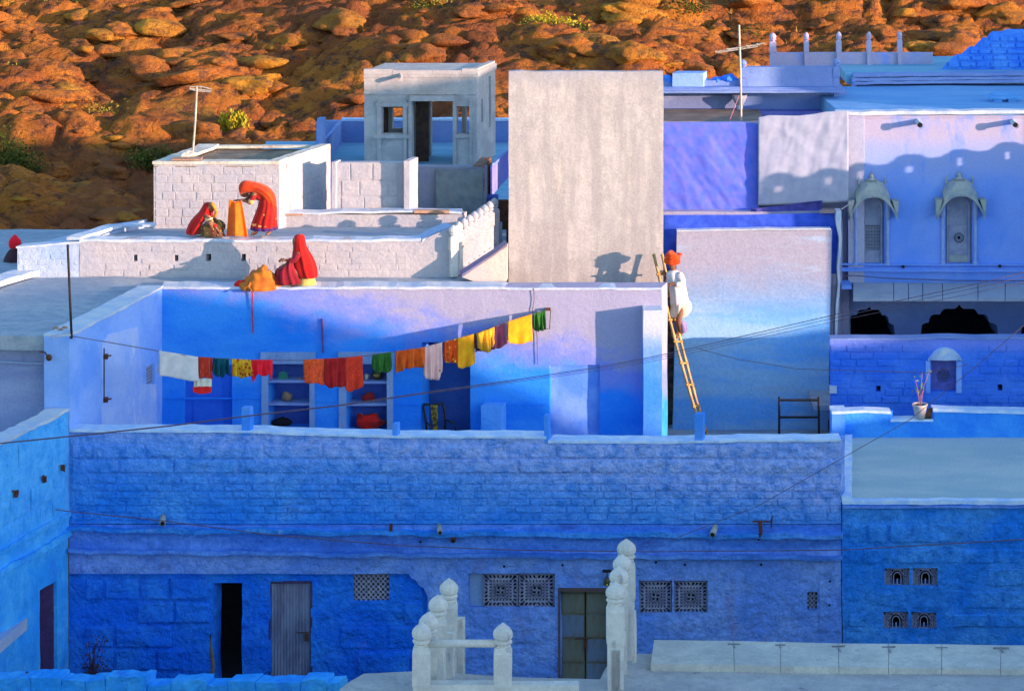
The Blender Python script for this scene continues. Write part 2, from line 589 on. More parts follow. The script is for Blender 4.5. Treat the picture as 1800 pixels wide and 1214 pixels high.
        for sgn in (-1, 1):
            for i in range(4):
                zz = z0 + h * (.12 + .22 * i)
                bar((s0 + w * (.5 + sgn * .22), zz), (s0 + w * (.5 + sgn * .46), zz + h * .1), h * .07, th - .008)
        cx = (s0 + s1) / 2
        for R0 in (.15, .24):
            N = 10
            for k in range(N):
                a0 = math.pi * k / N; a1 = math.pi * (k + 1) / N
                f = lambda t: (cx + w * R0 * math.cos(t), z0 + h * .5 + h * R0 * 1.7 * math.sin(t))
                bar(f(a0), f(a1), w * .03, th - .01 - R0 * .01)
            for sg in (-1, 1): bx(cx + sg * w * R0 - w * .015, cx + sg * w * R0 + w * .015, z0, z0 + h * .5, th - .012 - R0 * .01)
        bx(cx - w * .02, cx + w * .02, z0, z0 + h * .4, th - .02)
    elif kind == 'flower':
        cx = (s0 + s1) / 2; cz = (z0 + z1) / 2
        hole_r = min(w, h) * .24
        # plate with a round opening, then petals
        N = 24
        outp = []; inp = []
        for k in range(N):
            a0 = 2 * math.pi * (k + .5) / N
            dx, dz = math.cos(a0), math.sin(a0)
            t = min(w / 2 / max(abs(dx), 1e-6), h / 2 / max(abs(dz), 1e-6))
            outp.append((cx + dx * t, cz + dz * t)); inp.append((cx + dx * hole_r, cz + dz * hole_r))
        vs = [pl.w(*p) for p in outp] + [pl.w(*p) for p in inp] + [pl.w(p[0], p[1], th) for p in outp] + [pl.w(p[0], p[1], th) for p in inp]
        fs = []
        for k in range(N):
            k2 = (k + 1) % N
            fs += [(k, k2, N + k2, N + k), (N + k, N + k2, 3 * N + k2, 3 * N + k), (2 * N + k2, 2 * N + k, 3 * N + k, 3 * N + k2), (k2, k, 2 * N + k, 2 * N + k2)]
        mb.add(vs, fs)
        for (xx, zz) in ((s0, z0), (s1, z0), (s0, z1), (s1, z1)):
            pass
        for k in range(12):
            a0 = math.pi * 2 * k / 12
            bar((cx + hole_r * .36 * math.cos(a0), cz + hole_r * .36 * math.sin(a0)), (cx + hole_r * 1.02 * math.cos(a0), cz + hole_r * 1.02 * math.sin(a0)), hole_r * .12, th - .01)
        for R0, t in ((.38, .12), (.70, .12)):
            for k in range(12):
                a0 = 2 * math.pi * k / 12; a1 = 2 * math.pi * (k + 1) / 12
                bar((cx + hole_r * R0 * math.cos(a0), cz + hole_r * R0 * math.sin(a0)), (cx + hole_r * R0 * math.cos(a1), cz + hole_r * R0 * math.sin(a1)), hole_r * t, th - .014)
    return mb.build(name, mat, parent)
# ------------------------------------------------------------------ palette
WHITE = (.49, .455, .475); CREAM = (.70, .62, .56)
SKYB = (.16, .38, .86); BLUE = (.028, .17, .80); DEEP = (.016, .10, .66); LILAC = (.24, .30, .86)
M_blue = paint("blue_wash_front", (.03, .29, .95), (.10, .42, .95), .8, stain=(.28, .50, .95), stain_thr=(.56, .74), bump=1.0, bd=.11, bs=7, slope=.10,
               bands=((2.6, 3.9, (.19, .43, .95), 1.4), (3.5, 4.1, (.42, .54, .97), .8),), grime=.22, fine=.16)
M_lowx = paint("blue_wash_lower", (.03, .15, .70), (.07, .22, .74), 1.1, stain=(.16, .14, .36), stain_thr=(.56, .74), bump=.8, bd=.035, bs=8, grime=.3)
M_lowL = paint("blue_wash_deep", (.01, .19, .95), (.035, .29, .95), 1.0, stain=(.14, .24, .72), stain_thr=(.62, .8), bump=1.0, bd=.12, bs=6, grime=.2, fine=.15)
M_lowR = paint("blue_wash_right", (.02, .26, .93), (.09, .39, .93), .9, stain=(.18, .36, .84), stain_thr=(.56, .75), bump=1.0, bd=.09, bs=7, grime=.35, fine=.15)
M_mauve = paint("blue_wash_mauve", (.16, .34, .90), (.28, .46, .93), 1.0, stain=(.34, .22, .36), stain_thr=(.56, .72), stain_scale=1.2, bump=1.0, bd=.09, bs=7, grime=.3, fine=.15)
M_band = paint("blue_wash_band", (.07, .24, .80), (.17, .38, .90), 1.3, stretch=(.3, 1, 2), stain=(.08, .12, .46), stain_thr=(.52, .72), stain_scale=1.4, stain_stretch=(.5, 1, 1.2), bump=1.0, bd=.07, bs=8, grime=.25, fine=.15)
M_left = paint("cyan_wash", (.03, .36, .95), (.10, .52, .95), .9, stain=(.03, .18, .8), stain_thr=(.5, .75), bump=.7, bd=.03, bs=9,
               bands=((2.6, 3.9, (.12, .50, .95), .9),), grime=.15)
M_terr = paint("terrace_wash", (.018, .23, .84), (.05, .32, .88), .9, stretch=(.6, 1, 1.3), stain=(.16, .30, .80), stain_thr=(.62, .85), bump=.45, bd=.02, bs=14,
               slope=.22, bands=((4.45, 5.15, (.20, .26, .70), 1.9), (5.0, 5.7, (.38, .36, .50), 1.9)))  # paler upward, along a line that drops towards the right
M_side = paint("pale_blue_wash", (.17, .36, .86), (.28, .46, .88), .9, stain=(.42, .56, .84), stain_thr=(.58, .75), bump=.4, bd=.02, bs=12)
M_patch = paint("white_on_blue", (.42, .54, .84), (.30, .46, .86), 1.6, stain=(.62, .66, .82), stain_thr=(.55, .7), bump=.5, bd=.02, bs=12)
M_pil = paint("pilaster_wash", (.05, .26, .84), (.10, .32, .84), 1.2, bump=.5, bd=.02, bands=((4.9, 5.7, (.60, .62, .72), .7),))
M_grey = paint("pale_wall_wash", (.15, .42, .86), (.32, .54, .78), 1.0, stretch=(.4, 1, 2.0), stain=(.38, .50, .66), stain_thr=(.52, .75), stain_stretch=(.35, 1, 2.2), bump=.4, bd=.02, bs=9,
               bands=((4.7, 5.6, (.27, .38, .60), .8), (5.2, 6.1, (.38, .36, .45), .9)), fine=.14)  # blue lower coat, lightened to offset the shade edge across this wall
M_tall = paint("grey_lime_plaster", (.42, .385, .38), (.56, .52, .49), 2.6, stretch=(1.6, 1, .2), stain=(.62, .56, .46), stain_thr=(.56, .72), stain_scale=3, stain_stretch=(1.5, 1, .25), bump=.5, bd=.02, bs=8, fine=.16, grime=.08, bands=((9.4, 10.0, (.40, .40, .46), .8),))
M_white = paint("old_whitewash", WHITE, (.41, .40, .46), 1.3, stain=(.42, .32, .30), stain_thr=(.68, .85), bump=.6, bd=.03, bs=9, grime=.12, fine=.12)
M_whiteb = paint("whitewash_bluish", (.44, .50, .62), (.34, .44, .64), 1.2, stain=(.40, .54, .80), stain_thr=(.6, .8), bump=.7, bd=.03, bs=11)
M_cope = paint("coping_white", (.62, .64, .68), (.46, .55, .70), 2.5, stain=(.40, .38, .42), stain_thr=(.66, .8), bump=.6, bd=.02)
M_copeb = paint("coping_pale_blue", (.44, .62, .88), (.66, .76, .88), 3.5, stain=(.25, .42, .84), stain_thr=(.62, .8), stain_scale=5, bump=.6, bd=.02)
M_roof = paint("roof_screed", (.30, .36, .44), (.40, .44, .48), .8, stretch=(.35, 1.5, 1), stain=(.20, .25, .32), stain_thr=(.55, .75), stain_scale=1.4, stain_stretch=(.3, 1.4, 1), bump=.35, bd=.01, grime=.2)
M_roofa = paint("roof_aqua", (.18, .40, .56), (.26, .46, .60), 1.2, stretch=(.4, 2, 1), stain=(.14, .34, .60), stain_thr=(.55, .75), bump=.3, bd=.01)
M_rooft = paint("roof_tan", (.20, .15, .11), (.30, .23, .16), 1.5, stain=(.12, .09, .07), stain_thr=(.5, .7), bump=.5, bd=.015)
M_deck = paint("deck_lime", (.42, .40, .40), (.54, .50, .46), 1.1, stain=(.15, .13, .15), stain_thr=(.58, .72), stain_scale=2.4, stain_stretch=(1, 1, 1), bump=.5, bd=.015, grime=.2)
M_post = paint("post_lime", (.58, .54, .49), (.68, .63, .56), 3, stain=(.26, .24, .25), stain_thr=(.56, .74), stain_scale=5, bump=.5, bd=.012, bs=16)
M_kiosk = paint("kiosk_plaster", (.47, .42, .40), (.58, .52, .48), 1.8, stain=(.40, .30, .26), stain_thr=(.62, .8), bump=.5, bd=.02, bs=12, grime=.15)
M_viol = paint("violet_wash", (.22, .20, .62), (.28, .28, .70), 1.2, bump=.5, bd=.02)
M_house = paint("lilac_wash", (.16, .32, .84), (.24, .38, .84), .7, stain=(.13, .30, .86), stain_thr=(.5, .75), bump=.35, bd=.012, bs=12,
                bands=((7.2, 8.0, (.33, .40, .72), .8), (8.0, 8.5, (.46, .41, .56), .3)))
M_stone = plain("grey_carved_stone", (.34, .36, .46), .85, c2=(.24, .27, .40), scale=3, bump=.4)
M_stoned = plain("dark_carved_stone", (.34, .34, .44), .85, c2=(.24, .24, .38), scale=3, bump=.4)
M_hood = plain("mossy_stone", (.38, .40, .36), .9, c2=(.26, .30, .34), scale=4, bump=.5)
M_back = paint("back_blue", (.17, .26, .56), (.24, .33, .62), 1.0, stain=(.28, .40, .72), stain_thr=(.55, .8), bump=.4, bd=.02)
M_backd = paint("back_deep_blue", (.06, .14, .46), (.10, .19, .50), 1.0, bump=.4, bd=.02)
M_ruin = paint("ruin_blue", (.05, .24, .88), (.09, .33, .9), 1.3, stain=(.03, .12, .6), stain_thr=(.5, .7), bump=.9, bd=.05, bs=8)
M_arc = paint("arcade_blue", (.20, .27, .52), (.26, .33, .58), 1.0, bump=.3, bd=.01)
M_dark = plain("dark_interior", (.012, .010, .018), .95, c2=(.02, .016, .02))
M_brownd = plain("old_brown_wood", (.09, .045, .025), .8, c2=(.05, .025, .018), bump=.3)
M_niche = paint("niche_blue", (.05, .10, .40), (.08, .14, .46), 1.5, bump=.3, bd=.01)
M_frame = paint("slate_frame", (.22, .34, .56), (.28, .40, .60), 2, stain=(.10, .14, .34), stain_thr=(.55, .75), bump=.5, bd=.015)
M_shelf = paint("shelf_wash", (.28, .36, .60), (.20, .28, .54), 2, bump=.3, bd=.01)
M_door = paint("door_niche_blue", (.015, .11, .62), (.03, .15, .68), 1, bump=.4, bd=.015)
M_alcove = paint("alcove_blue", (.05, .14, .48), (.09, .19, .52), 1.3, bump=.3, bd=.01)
M_metal = plain("dark_iron", (.03, .025, .03), .6, .5)
M_rust = plain("rusty_iron", (.16, .06, .03), .85, .2, c2=(.08, .03, .02), scale=30)
M_pale = plain("galvanised_pipe", (.50, .48, .42), .5, .3)
M_brick = plain("old_raw_brick", (.26, .13, .07), .9, c2=(.16, .08, .05), bump=.5)

def zr(py, Y): return EYE - drop(py, Y)
GZ = 0.0

# ================================================================== terraced blue house
bh = thing("blue_house", (-2, 50, 0), "long blue courtyard house with roof terrace and laundry in the middle of the town", "house")
tops = [(120, 757), (420, 759), (560, 764), (700, 768), (960, 769), (963, 777), (1180, 778), (1300, 775), (1480, 774)]
def top_y(px):
    for (a, ya), (b, yb) in zip(tops[:-1], tops[1:]):
        if a <= px <= b: return ya + (yb - ya) * (px - a) / (b - a)
    return tops[0][1] if px < tops[0][0] else tops[-1][1]
def fr_top(s):
    px = 900 + s / 50 * FPX
    return -(top_y(px) - 770) * .01 + .02 * noise.noise(Vector((s * 2.2, 3, 1)))
fw = pwall("front_wall", 50, 122, 1479, 770, 920, .35, M_blue, bh, topf=fr_top, wob=.014)
pcourses("stone_block", 50, 126, 1476, 780, 832, 2, (85, 150), .03, M_blue, fw, gap=.03)
pcourses("brick", 50, 126, 1476, 838, 914, 6, (26, 52), .022, M_blue, fw, gap=.018, keep=.93)
cp = [(W(px, top_y(px) + 1, 50.0) + Vector((0, -.03, 0))) for px in (122, 200, 300, 420, 500, 560, 640, 700, 800, 900, 960)]
strip("coping", cp, (0, .40, 0), .04, M_copeb, bh, wob=.010, seed=1, step=.12)
cp = [(W(px, top_y(px) + 1, 50.0) + Vector((0, -.03, 0))) for px in (963, 1060, 1180, 1300, 1400, 1478)]
strip("coping", cp, (0, .40, 0), .04, M_copeb, bh, wob=.010, seed=2, step=.12)
for (a, b, t, bt, c) in ((425, 439, 716, 764, M_pil), (690, 698, 745, 772, M_pil), (957, 964, 730, 780, M_pil), (1222, 1236, 728, 782, M_pil)):
    pwall("parapet_post", 49.99, a, b, t, bt, .16, c, bh, step=.15, wob=.018)
def cprow(y, pts_y=()):
    return [W(px, y + (px - 120) * .009 + dy, 50) for px, dy in ((122, 0), (400, 1), (700, 2), (1000, 1), (1200, 0), (1480, 0))]
strip("ledge", [p + Vector((0, -.15, -.06)) for p in cprow(924)], (0, .19, 0), .07, M_blue, bh, wob=.03, seed=3, step=.11)
pwall("band_wall", 49.985, 122, 1479, 922, 968, .3, M_band, bh, wob=.012)
strip("ledge", [p + Vector((0, -.14, -.05)) for p in cprow(963)], (0, .19, 0), .06, M_band, bh, wob=.025, seed=4, step=.11)
# lower facade, left part set back under a lintel band
pwall("lintel_wall", 49.995, 122, 752, 968, 1008, .3, M_mauve, bh, wob=.012)
holesL = [(375, 425, 1024, 1214), (475, 547, 1022, 1214), (621, 683, 1006, 1055)]
lw = pwall("lower_wall", 50.10, 122, 752, 1004, 1220, .34, M_lowL, bh, holes=holesL, wob=.028, step=.2)
pcourses("stone_block", 50.10, 150, 370, 1014, 1180, 4, (50, 105), .045, M_lowL, lw, gap=.04, keep=.85)
pcourses("stone_block", 50.10, 550, 746, 1012, 1185, 4, (55, 100), .03, M_lowL, lw, skip=[(h[0] - 6, h[1] + 6, h[2] - 4, h[3] + 6) for h in holesL], gap=.035, keep=.9)
holesR = [(822, 976, 1007, 1067), (984, 1073, 1037, 1214), (1123, 1181, 1020, 1077), (1184, 1244, 1020, 1077), (1418, 1437, 1040, 1070)]
rw = pwall("lower_wall", 49.99, 752, 1479, 968, 1220, .4, M_mauve, bh, holes=holesR, wob=.016, step=.22)
for (a, b, c, d) in ((760, 815, 1075, 1120), (830, 968, 1080, 1130), (850, 975, 1135, 1185), (1125, 1245, 1085, 1125), (1255, 1300, 1018, 1090), (1310, 1410, 1000, 1100), (1250, 1400, 1104, 1160), (1440, 1474, 985, 1110)):
    pl = Pl(49.99); p = pl.sz(a, d); q = pl.sz(b, c)
    block("plaster_patch", pl, p[0], q[0], p[1], q[1], .012, M_mauve, rw)
# scalloped bracket where the lintel meets the flush wall
mb = MB()
br = [(718, 1008), (723, 1016), (731, 1019), (736, 1028), (745, 1033), (750, 1045), (753, 1046), (753, 1006)]
f = [W(x, y, 49.992) for x, y in br]; k = [W(x, y, 50.12) for x, y in br]; n = len(f)
mb.add(f + k, [tuple(range(n))[::-1], tuple(range(n, 2 * n))] + [(i, (i + 1) % n, n + (i + 1) % n, n + i) for i in range(n)])
mb.build("bracket", M_mauve, bh)
# openings
jf = jali("stone_lattice", 50.13, 620, 684, 1005, 1056, plain("lattice_pale", (.42, .40, .48), .9, c2=(.3, .3, .42)), bh, 'round', 7, 5)
for a, b in ((849, 910), (912, 974)):
    jali("stone_lattice", 50.03, a, b, 1008, 1066, M_stoned, bh, 'fan')
pwall("recess_panel", 50.10, 820, 849, 1004, 1070, .05, M_frame, bh, wob=.004)
for a, b in ((1124, 1180), (1185, 1243)):
    jali("stone_lattice", 50.03, a, b, 1021, 1077, M_stoned, bh, 'fan')
jali("stone_lattice", 50.05, 1417, 1438, 1039, 1071, M_stoned, bh, 'grid', 3, 4)
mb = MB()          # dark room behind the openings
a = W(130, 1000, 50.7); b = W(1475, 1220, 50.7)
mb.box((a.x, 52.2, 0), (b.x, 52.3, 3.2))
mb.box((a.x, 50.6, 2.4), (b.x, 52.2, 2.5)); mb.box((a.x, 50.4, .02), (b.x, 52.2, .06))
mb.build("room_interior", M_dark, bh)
# metal sheet door, corrugated
def corr_door(x0, x1, y0, y1, Y):
    A = W(x0, y1, Y); B = W(x1, y0, Y)
    n = 78; vs = []; fs = []
    for i in range(n + 1):
        x = A.x + (B.x - A.x) * i / n; off = .014 * math.cos(i / n * 2 * math.pi * 13)
        vs += [(x, Y + off, A.z), (x, Y + off, B.z)]
    for i in range(n): fs.append((2 * i, 2 * i + 2, 2 * i + 3, 2 * i + 1))
    m = plain("galvanised_sheet", (.30, .32, .42), .6, .25, c2=(.20, .20, .30), scale=4, stretch=(1, 1, .3))
    d = finish("corrugated_door", vs, fs, m, bh, True)
    mb = MB()
    mb.box((A.x - .02, Y - .04, B.z - .01), (B.x + .02, Y + .03, B.z + .04)); mb.box((A.x - .035, Y - .04, A.z), (A.x, Y + .03, B.z + .03)); mb.box((B.x, Y - .04, A.z), (B.x + .035, Y + .03, B.z + .03))
    mb.build("door_frame", plain("frame_metal", (.07, .05, .12), .7), d)
    mb = MB()
    p = W(521, 1110, Y); q = W(547, 1109, Y)
    mb.tube([p + Vector((0, -.03, 0)), q + Vector((0, -.03, 0))], .009, 6)
    mb.box((W(536, 0, Y).x, Y - .06, zr(1124, Y)), (W(543, 0, Y).x, Y - .02, zr(1112, Y)))
    mb.build("bolt", M_rust, d)
corr_door(476, 546, 1023, 1205, 50.14)
# boarded double door: two leaves of sheet panels
gm = plain("weathered_green_board", (.16, .18, .15), .85, c2=(.16, .11, .06), scale=3, bump=.5, stretch=(1, 1, .35))
gm2 = plain("weathered_blue_board", (.14, .20, .30), .85, c2=(.14, .13, .12), scale=3, bump=.5, stretch=(1, 1, .35))
for a, b in ((986, 1028), (1030, 1071)):
    A = W(a, 1210, 50.10); B = W(b, 1039, 50.10)
    mb = MB(); mb.box((A.x, 50.12, A.z), (B.x, 50.15, B.z))
    leaf = mb.build("door_leaf", gm, bh)
    ys = [1041, 1079, 1121, 1164, 1208]
    for i in range(4):
        if (a, i) == (1030, 3): pass
        p = W(a + 2, ys[i + 1] - 2, 50.10); q = W(b - 2, ys[i] + 2, 50.10)
        mb = MB(); mb.box((p.x, 50.10, p.z), (q.x, 50.13, q.z))
        mb.build("board_panel", gm2 if (a == 1030 and i >= 2) or (a == 986 and i == 1) else gm, leaf, wob=.003)
A = W(1027, 1140, 50.07); mb = MB(); mb.box((A.x, 50.05, A.z), (A.x + .05, 50.12, A.z + .17)); mb.tube([W(1010, 1122, 50.06), W(1036, 1121, 50.06)], .01, 6); mb.build("bolt", M_rust, bh)
mb = MB()
for (a, b, c, d) in ((981, 985, 1033, 1212), (1072, 1076, 1033, 1212), (981, 1076, 1032, 1038)):
    p = W(a, d, 50); q = W(b, c, 50); mb.box((p.x, 49.965, p.z), (q.x, 50.1, q.z))
mb.build("door_frame", plain("frame_rust", (.14, .08, .06), .8, c2=(.08, .06, .08)), bh, wob=.004)
# small holes, pegs and stains of the facade
for (x, y) in ((886, 995), (989, 993), (1204, 992), (1338, 992), (1459, 1021), (1458, 1063), (1153, 988), (739, 952)):
    mb = MB(); p = W(x, y, 49.975); mb.tube([p, p + Vector((0, .05, 0))], .022, 7); mb.build("peg_hole", M_dark, bh)
# corner: right lower house front with stone courses
# ================================================================== terrace of the blue house
FLOOR = EYE - 14.5
slab("terrace_floor", [(-7.8, 50.2), (6.0, 50.2), (6.2, 54.7), (-6.7, 54.2)], FLOOR, .25, paint("terrace_floor", (.35, .42, .6), (.42, .48, .62), 1), bh)
plL = Pl((-7.78, 50.0), (-6.65, 54.04), dv=(-1, .0))
Ls = (Vector((-6.65, 54.04)) - Vector((-7.78, 50.0))).length
ZT = EYE - 11.37
def left_top(s): return .015 * noise.noise(Vector((s * 2, 1, 1)))
sj = plL.sz(257, 660)[0]; sj2 = plL.sz(272, 660)[0]
zj = (plL.sz(264, 676)[1], plL.sz(264, 641)[1])
lwt = wall("side_wall", plL, 0, Ls + .2, FLOOR - .1, ZT, .44, M_side, bh, holes=[(sj, sj2, zj[0], zj[1])], topf=left_top, step=.25, wob=.014)
# whitewashed panel on the side wall
s_a = plL.sz(177, 660)[0]; s_b = plL.sz(250, 660)[0]; s_c = plL.sz(274, 660)[0]
mb = MB(); zt = plL.sz(177, 606)[1]; zt2 = plL.sz(238, 575)[1]; zj3 = plL.sz(250, 690)[1]
pts = [(s_a, FLOOR), (s_c, FLOOR), (s_c, zj[0] - .05), (s_b, zj[0] + .1), (s_b - .1, zj[1] + .25), (s_b - .25, zt2), (s_a + .3, zt + .12), (s_a, zt)]
f = [plL.w(s, z, -.02) for s, z in pts]; k = [plL.w(s, z, .02) for s, z in pts]; n = len(f)
mb.add(f + k, [tuple(range(n)), tuple(range(n, 2 * n))[::-1]] + [((i + 1) % n, i, n + i, n + (i + 1) % n) for i in range(n)])
mb.build("whitewashed_panel", M_patch, bh, wob=.012)
mb = MB()
for i in range(5):
    s = sj + (sj2 - sj) * i / 4
    mb.hexa([plL.w(s - .012, zj[0], .05), plL.w(s + .012, zj[0], .05), plL.w(s + .012, zj[0], .1), plL.w(s - .012, zj[0], .1), plL.w(s - .012, zj[1], .05), plL.w(s + .012, zj[1], .05), plL.w(s + .012, zj[1], .1), plL.w(s - .012, zj[1], .1)])
for i in range(7):
    z = zj[0] + (zj[1] - zj[0]) * i / 6
    mb.hexa([plL.w(sj, z - .012, .055), plL.w(sj2, z - .012, .055), plL.w(sj2, z - .012, .095), plL.w(sj, z - .012, .095), plL.w(sj, z + .012, .055), plL.w(sj2, z + .012, .055), plL.w(sj2, z + .012, .095), plL.w(sj, z + .012, .095)])
mb.build("stone_lattice", M_stone, bh)
# conduit with two boxes
mb = MB(); s = plL.sz(180, 660)[0]
z1 = plL.sz(180, 612)[1]; z2 = plL.sz(180, 707)[1]
mb.tube([plL.w(s, z1, -.03), plL.w(s, z2, -.03)], .012, 6)
cd = mb.build("conduit", M_metal, bh)
for y in (627, 703):
    z = plL.sz(180, y)[1]; mb = MB(); c = plL.w(s + .03, z, -.05); mb.box(c - Vector((.04, .05, .04)), c + Vector((.04, .05, .04))); mb.tube([c, c + Vector((.1, .0, .02))], .015, 6); mb.build("switch_box", M_rust, cd)
cpl = [plL.w(s, ZT - .01, -.03) for s in [Ls * i / 12 for i in range(13)]]
strip("coping", cpl, (-.48, 0, 0), .035, M_cope, bh, wob=.02, seed=5, step=.14)
# back wall of the terrace, with niches, alcove and door
BH = [(471, 545, 637, 752), (608, 681, 637, 757), (741, 827, 601, 800), (322, 408, 641, 800), (966, 1054, 641, 800)]
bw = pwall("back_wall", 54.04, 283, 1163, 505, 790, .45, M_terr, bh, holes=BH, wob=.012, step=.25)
cpb = [W(x, 506, 54.04) + Vector((0, -.03, -.02)) for x in range(283, 892, 40)] + [W(893, 507, 54.04) + Vector((0, -.03, -.02))]
strip("coping", cpb, (0, .5, 0), .045, M_cope, bh, wob=.018, seed=6, step=.13)
cpb = [W(x, 507, 54.04) + Vector((0, -.03, -.02)) for x in range(893, 1166, 45)] + [W(1162, 508, 54.04) + Vector((0, -.03, -.02))]
strip("coping", cpb, (0, .42, 0), .04, M_cope, bh, wob=.012, seed=7, step=.13)
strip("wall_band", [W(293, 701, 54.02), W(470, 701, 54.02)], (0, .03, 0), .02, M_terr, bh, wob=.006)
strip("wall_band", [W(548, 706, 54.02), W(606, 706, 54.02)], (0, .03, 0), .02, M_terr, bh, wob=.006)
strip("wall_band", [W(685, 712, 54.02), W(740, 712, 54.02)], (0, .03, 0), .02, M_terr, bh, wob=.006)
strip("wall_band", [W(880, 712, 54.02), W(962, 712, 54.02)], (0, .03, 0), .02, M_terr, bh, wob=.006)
def backpanel(x0, x1, y0, y1, Y, mat, name="niche_back"):
    return pwall(name, Y, x0 - 6, x1 + 6, y0 - 6, y1 + 4, .04, mat, bh, wob=.006)
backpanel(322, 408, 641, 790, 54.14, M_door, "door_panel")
mb = MB(); p = W(340, 790, 54.12); q = W(392, 660, 54.12); mb.box((p.x, 54.12, p.z), (q.x, 54.15, q.z)); mb.build("door_board", M_door, bh, wob=.004)
backpanel(966, 1054, 641, 790, 54.12, paint("side_door_wash", (.10, .26, .78), (.20, .36, .80), 1.6, stain=(.30, .34, .60), stain_thr=(.55, .75), bump=.4, bd=.015), "door_panel")
mb = MB()
for (a, b, c, d) in ((741, 742, 601, 800), (826, 829, 601, 800)): pass
A = W(741, 800, 54.5); B = W(827, 601, 54.5)
mb.box((A.x - .1, 54.95, A.z), (B.x + .1, 55.0, B.z + .1)); mb.box((A.x - .14, 54.48, A.z), (A.x - .09, 54.97, B.z + .1)); mb.box((B.x + .09, 54.48, A.z), (B.x + .14, 54.97, B.z + .1)); mb.box((A.x - .1, 54.48, B.z + .04), (B.x + .1, 54.97, B.z + .09))
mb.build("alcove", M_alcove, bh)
def niche(x0, x1, y0, y1, outer):
    """shelf cupboard: frame > shelf"""
    ox0, ox1, oy0, oy1 = outer
    Y = 54.04
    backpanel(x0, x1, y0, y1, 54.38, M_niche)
    mb = MB()
    for (a, b, c, d, pr) in ((ox0, x0 + 1, oy0, oy1, .05), (x1 - 1, ox1, oy0, oy1, .05), (ox0 - 2, ox1 + 2, oy0 - 2, y0 + 1, .075), (ox0 - 3, ox1 + 3, y1 - 1, y1 + 9, .085)):
        p = W(a, d, Y); q = W(b, c, Y); mb.box((p.x, Y - pr, p.z), (q.x, Y + .04, q.z))
    fr = mb.build("cupboard_frame", M_frame, bh, wob=.010, wf=4)
    return fr
def shelf(fr, x0, x1, y):
    p = W(x0 - 3, y + 4, 54.04); q = W(x1 + 3, y, 54.04)
    mb = MB(); mb.box((p.x, 54.03, p.z), (q.x, 54.40, q.z)); mb.build("shelf", M_shelf, fr, wob=.006)
fr1 = niche(471, 545, 637, 752, (460, 553, 620, 762))
for y in (668, 708): shelf(fr1, 471, 545, y)
fr2 = niche(608, 681, 637, 757, (596, 691, 620, 766))
for y in (670, 709): shelf(fr2, 608, 681, y)
pl = pwall("pilaster", 53.6, 1131, 1164, 545, 800, .46, M_pil, bh, wob=.016, dv=(0.0, 1), step=.2)
pwall("low_stub", 53.75, 845, 881, 713, 800, .3, paint('stub_wash', (.07, .33, .86), (.13, .40, .88), 1.4, bump=.6, bd=.03), bh, wob=.015, step=.2)
# the left room: front wall, roof
pwall("side_front_wall", 50.42, -120, 80, 598, 1000, .3, paint("mauve_grey_wash", (.26, .30, .50), (.34, .38, .56), .8, stretch=(.3, 1, 2.2), stain=(.16, .18, .40), stain_thr=(.55, .75), bump=.6, bd=.02), bh, wob=.02)
strip("ledge", [W(-100, 636, 50.36), W(40, 639, 50.36), W(78, 640, 50.36)], (0, .1, 0), .03, M_whiteb, bh, wob=.012)
slab("roof_terrace", [(-13.5, 50.35), (-8.1, 50.1), (-6.95, 54.2), (-.12, 54.3), (-.12, 60.0), (-13.5, 60.0)], ZT - .03, .25, M_roof, bh, step=.45, wob=.03)
strip("coping", [W(x, 598, 50.36) for x in (-130, 0, 40, 80)], (0, .16, 0), .05, M_whiteb, bh, wob=.02, seed=9)
strip("coping", [W(76, 597, 50.0) + Vector((0, 0, 0)), W(124, 590, 50.0)], (0, .3, 0), .05, M_whiteb, bh, wob=.015, seed=10)
rub = paint("raw_rubble", (.38, .24, .16), (.26, .17, .13), 6, bump=.8, bd=.03)
for i, (x, y) in enumerate(((98, 577), (106, 580), (114, 577))):
    mb = MB(); c = WZ(x, y, ZT + .02); mb.ball(c, .055, .05, .04, 7, 5); mb.build("rubble_stone", rub, bh, wob=.03, wf=12)
# far-left low kerb of the roof
strip("coping", [WZ(-40, 535, ZT), WZ(0, 505, ZT), WZ(55, 487, ZT), WZ(70, 485, ZT)], (-.45, .1, 0), .10, M_cope, bh, wob=.03, seed=11)

# ================================================================== upper white terrace
ut = thing("upper_terrace", (-4, 55.1, ZT), "whitewashed brick upper terrace on the roof, where two women dry cloth", "terrace")
Z2 = EYE - 10.66
plC = Pl(55.1)
sx = lambda px, Y: (px - 900) / FPX * Y
def ctop(s):
    px = 900 + s / 55.1 * FPX
    t = 0.0
    if px > 742: t = (px - 742) / 52 * .24
    return t + .02 * noise.noise(Vector((s * 1.7, 0, 4)))
sq = [(234, 242, 448, 459), (306, 314, 448, 459), (361, 371, 446, 459), (423, 432, 446, 459)]
cw = pwall("parapet_wall", 55.1, 140, 800, 422, 490, .3, M_white, ut, holes=sq, topf=ctop, wob=.015, step=.22)
pcourses("brick", 55.1, 146, 716, 432, 486, 5, (24, 46), .007, M_white, cw, skip=[(h[0] - 2, h[1] + 2, h[2] - 2, h[3] + 2) for h in sq], gap=.014, keep=.95)
strip("coping", [W(x, 423, 55.1) + Vector((0, -.03, -.02)) for x in (140, 200, 290, 400, 520, 640, 740)], (0, .34, 0), .05, M_cope, ut, wob=.018, seed=12, step=.15)
strip("coping", [W(742, 423, 55.1) + Vector((0, -.02, -.02)), W(770, 411, 55.25), W(795, 399, 55.35)], (-.15, .3, 0), .045, M_whiteb, ut, wob=.012, seed=13)
for h in sq:
    mb = MB(); p = W(h[0] - 1, h[3] + 1, 55.3); q = W(h[1] + 1, h[2] - 1, 55.3); mb.box((p.x, 55.3, p.z), (q.x, 55.33, q.z)); mb.build("hole_back", M_viol, ut)
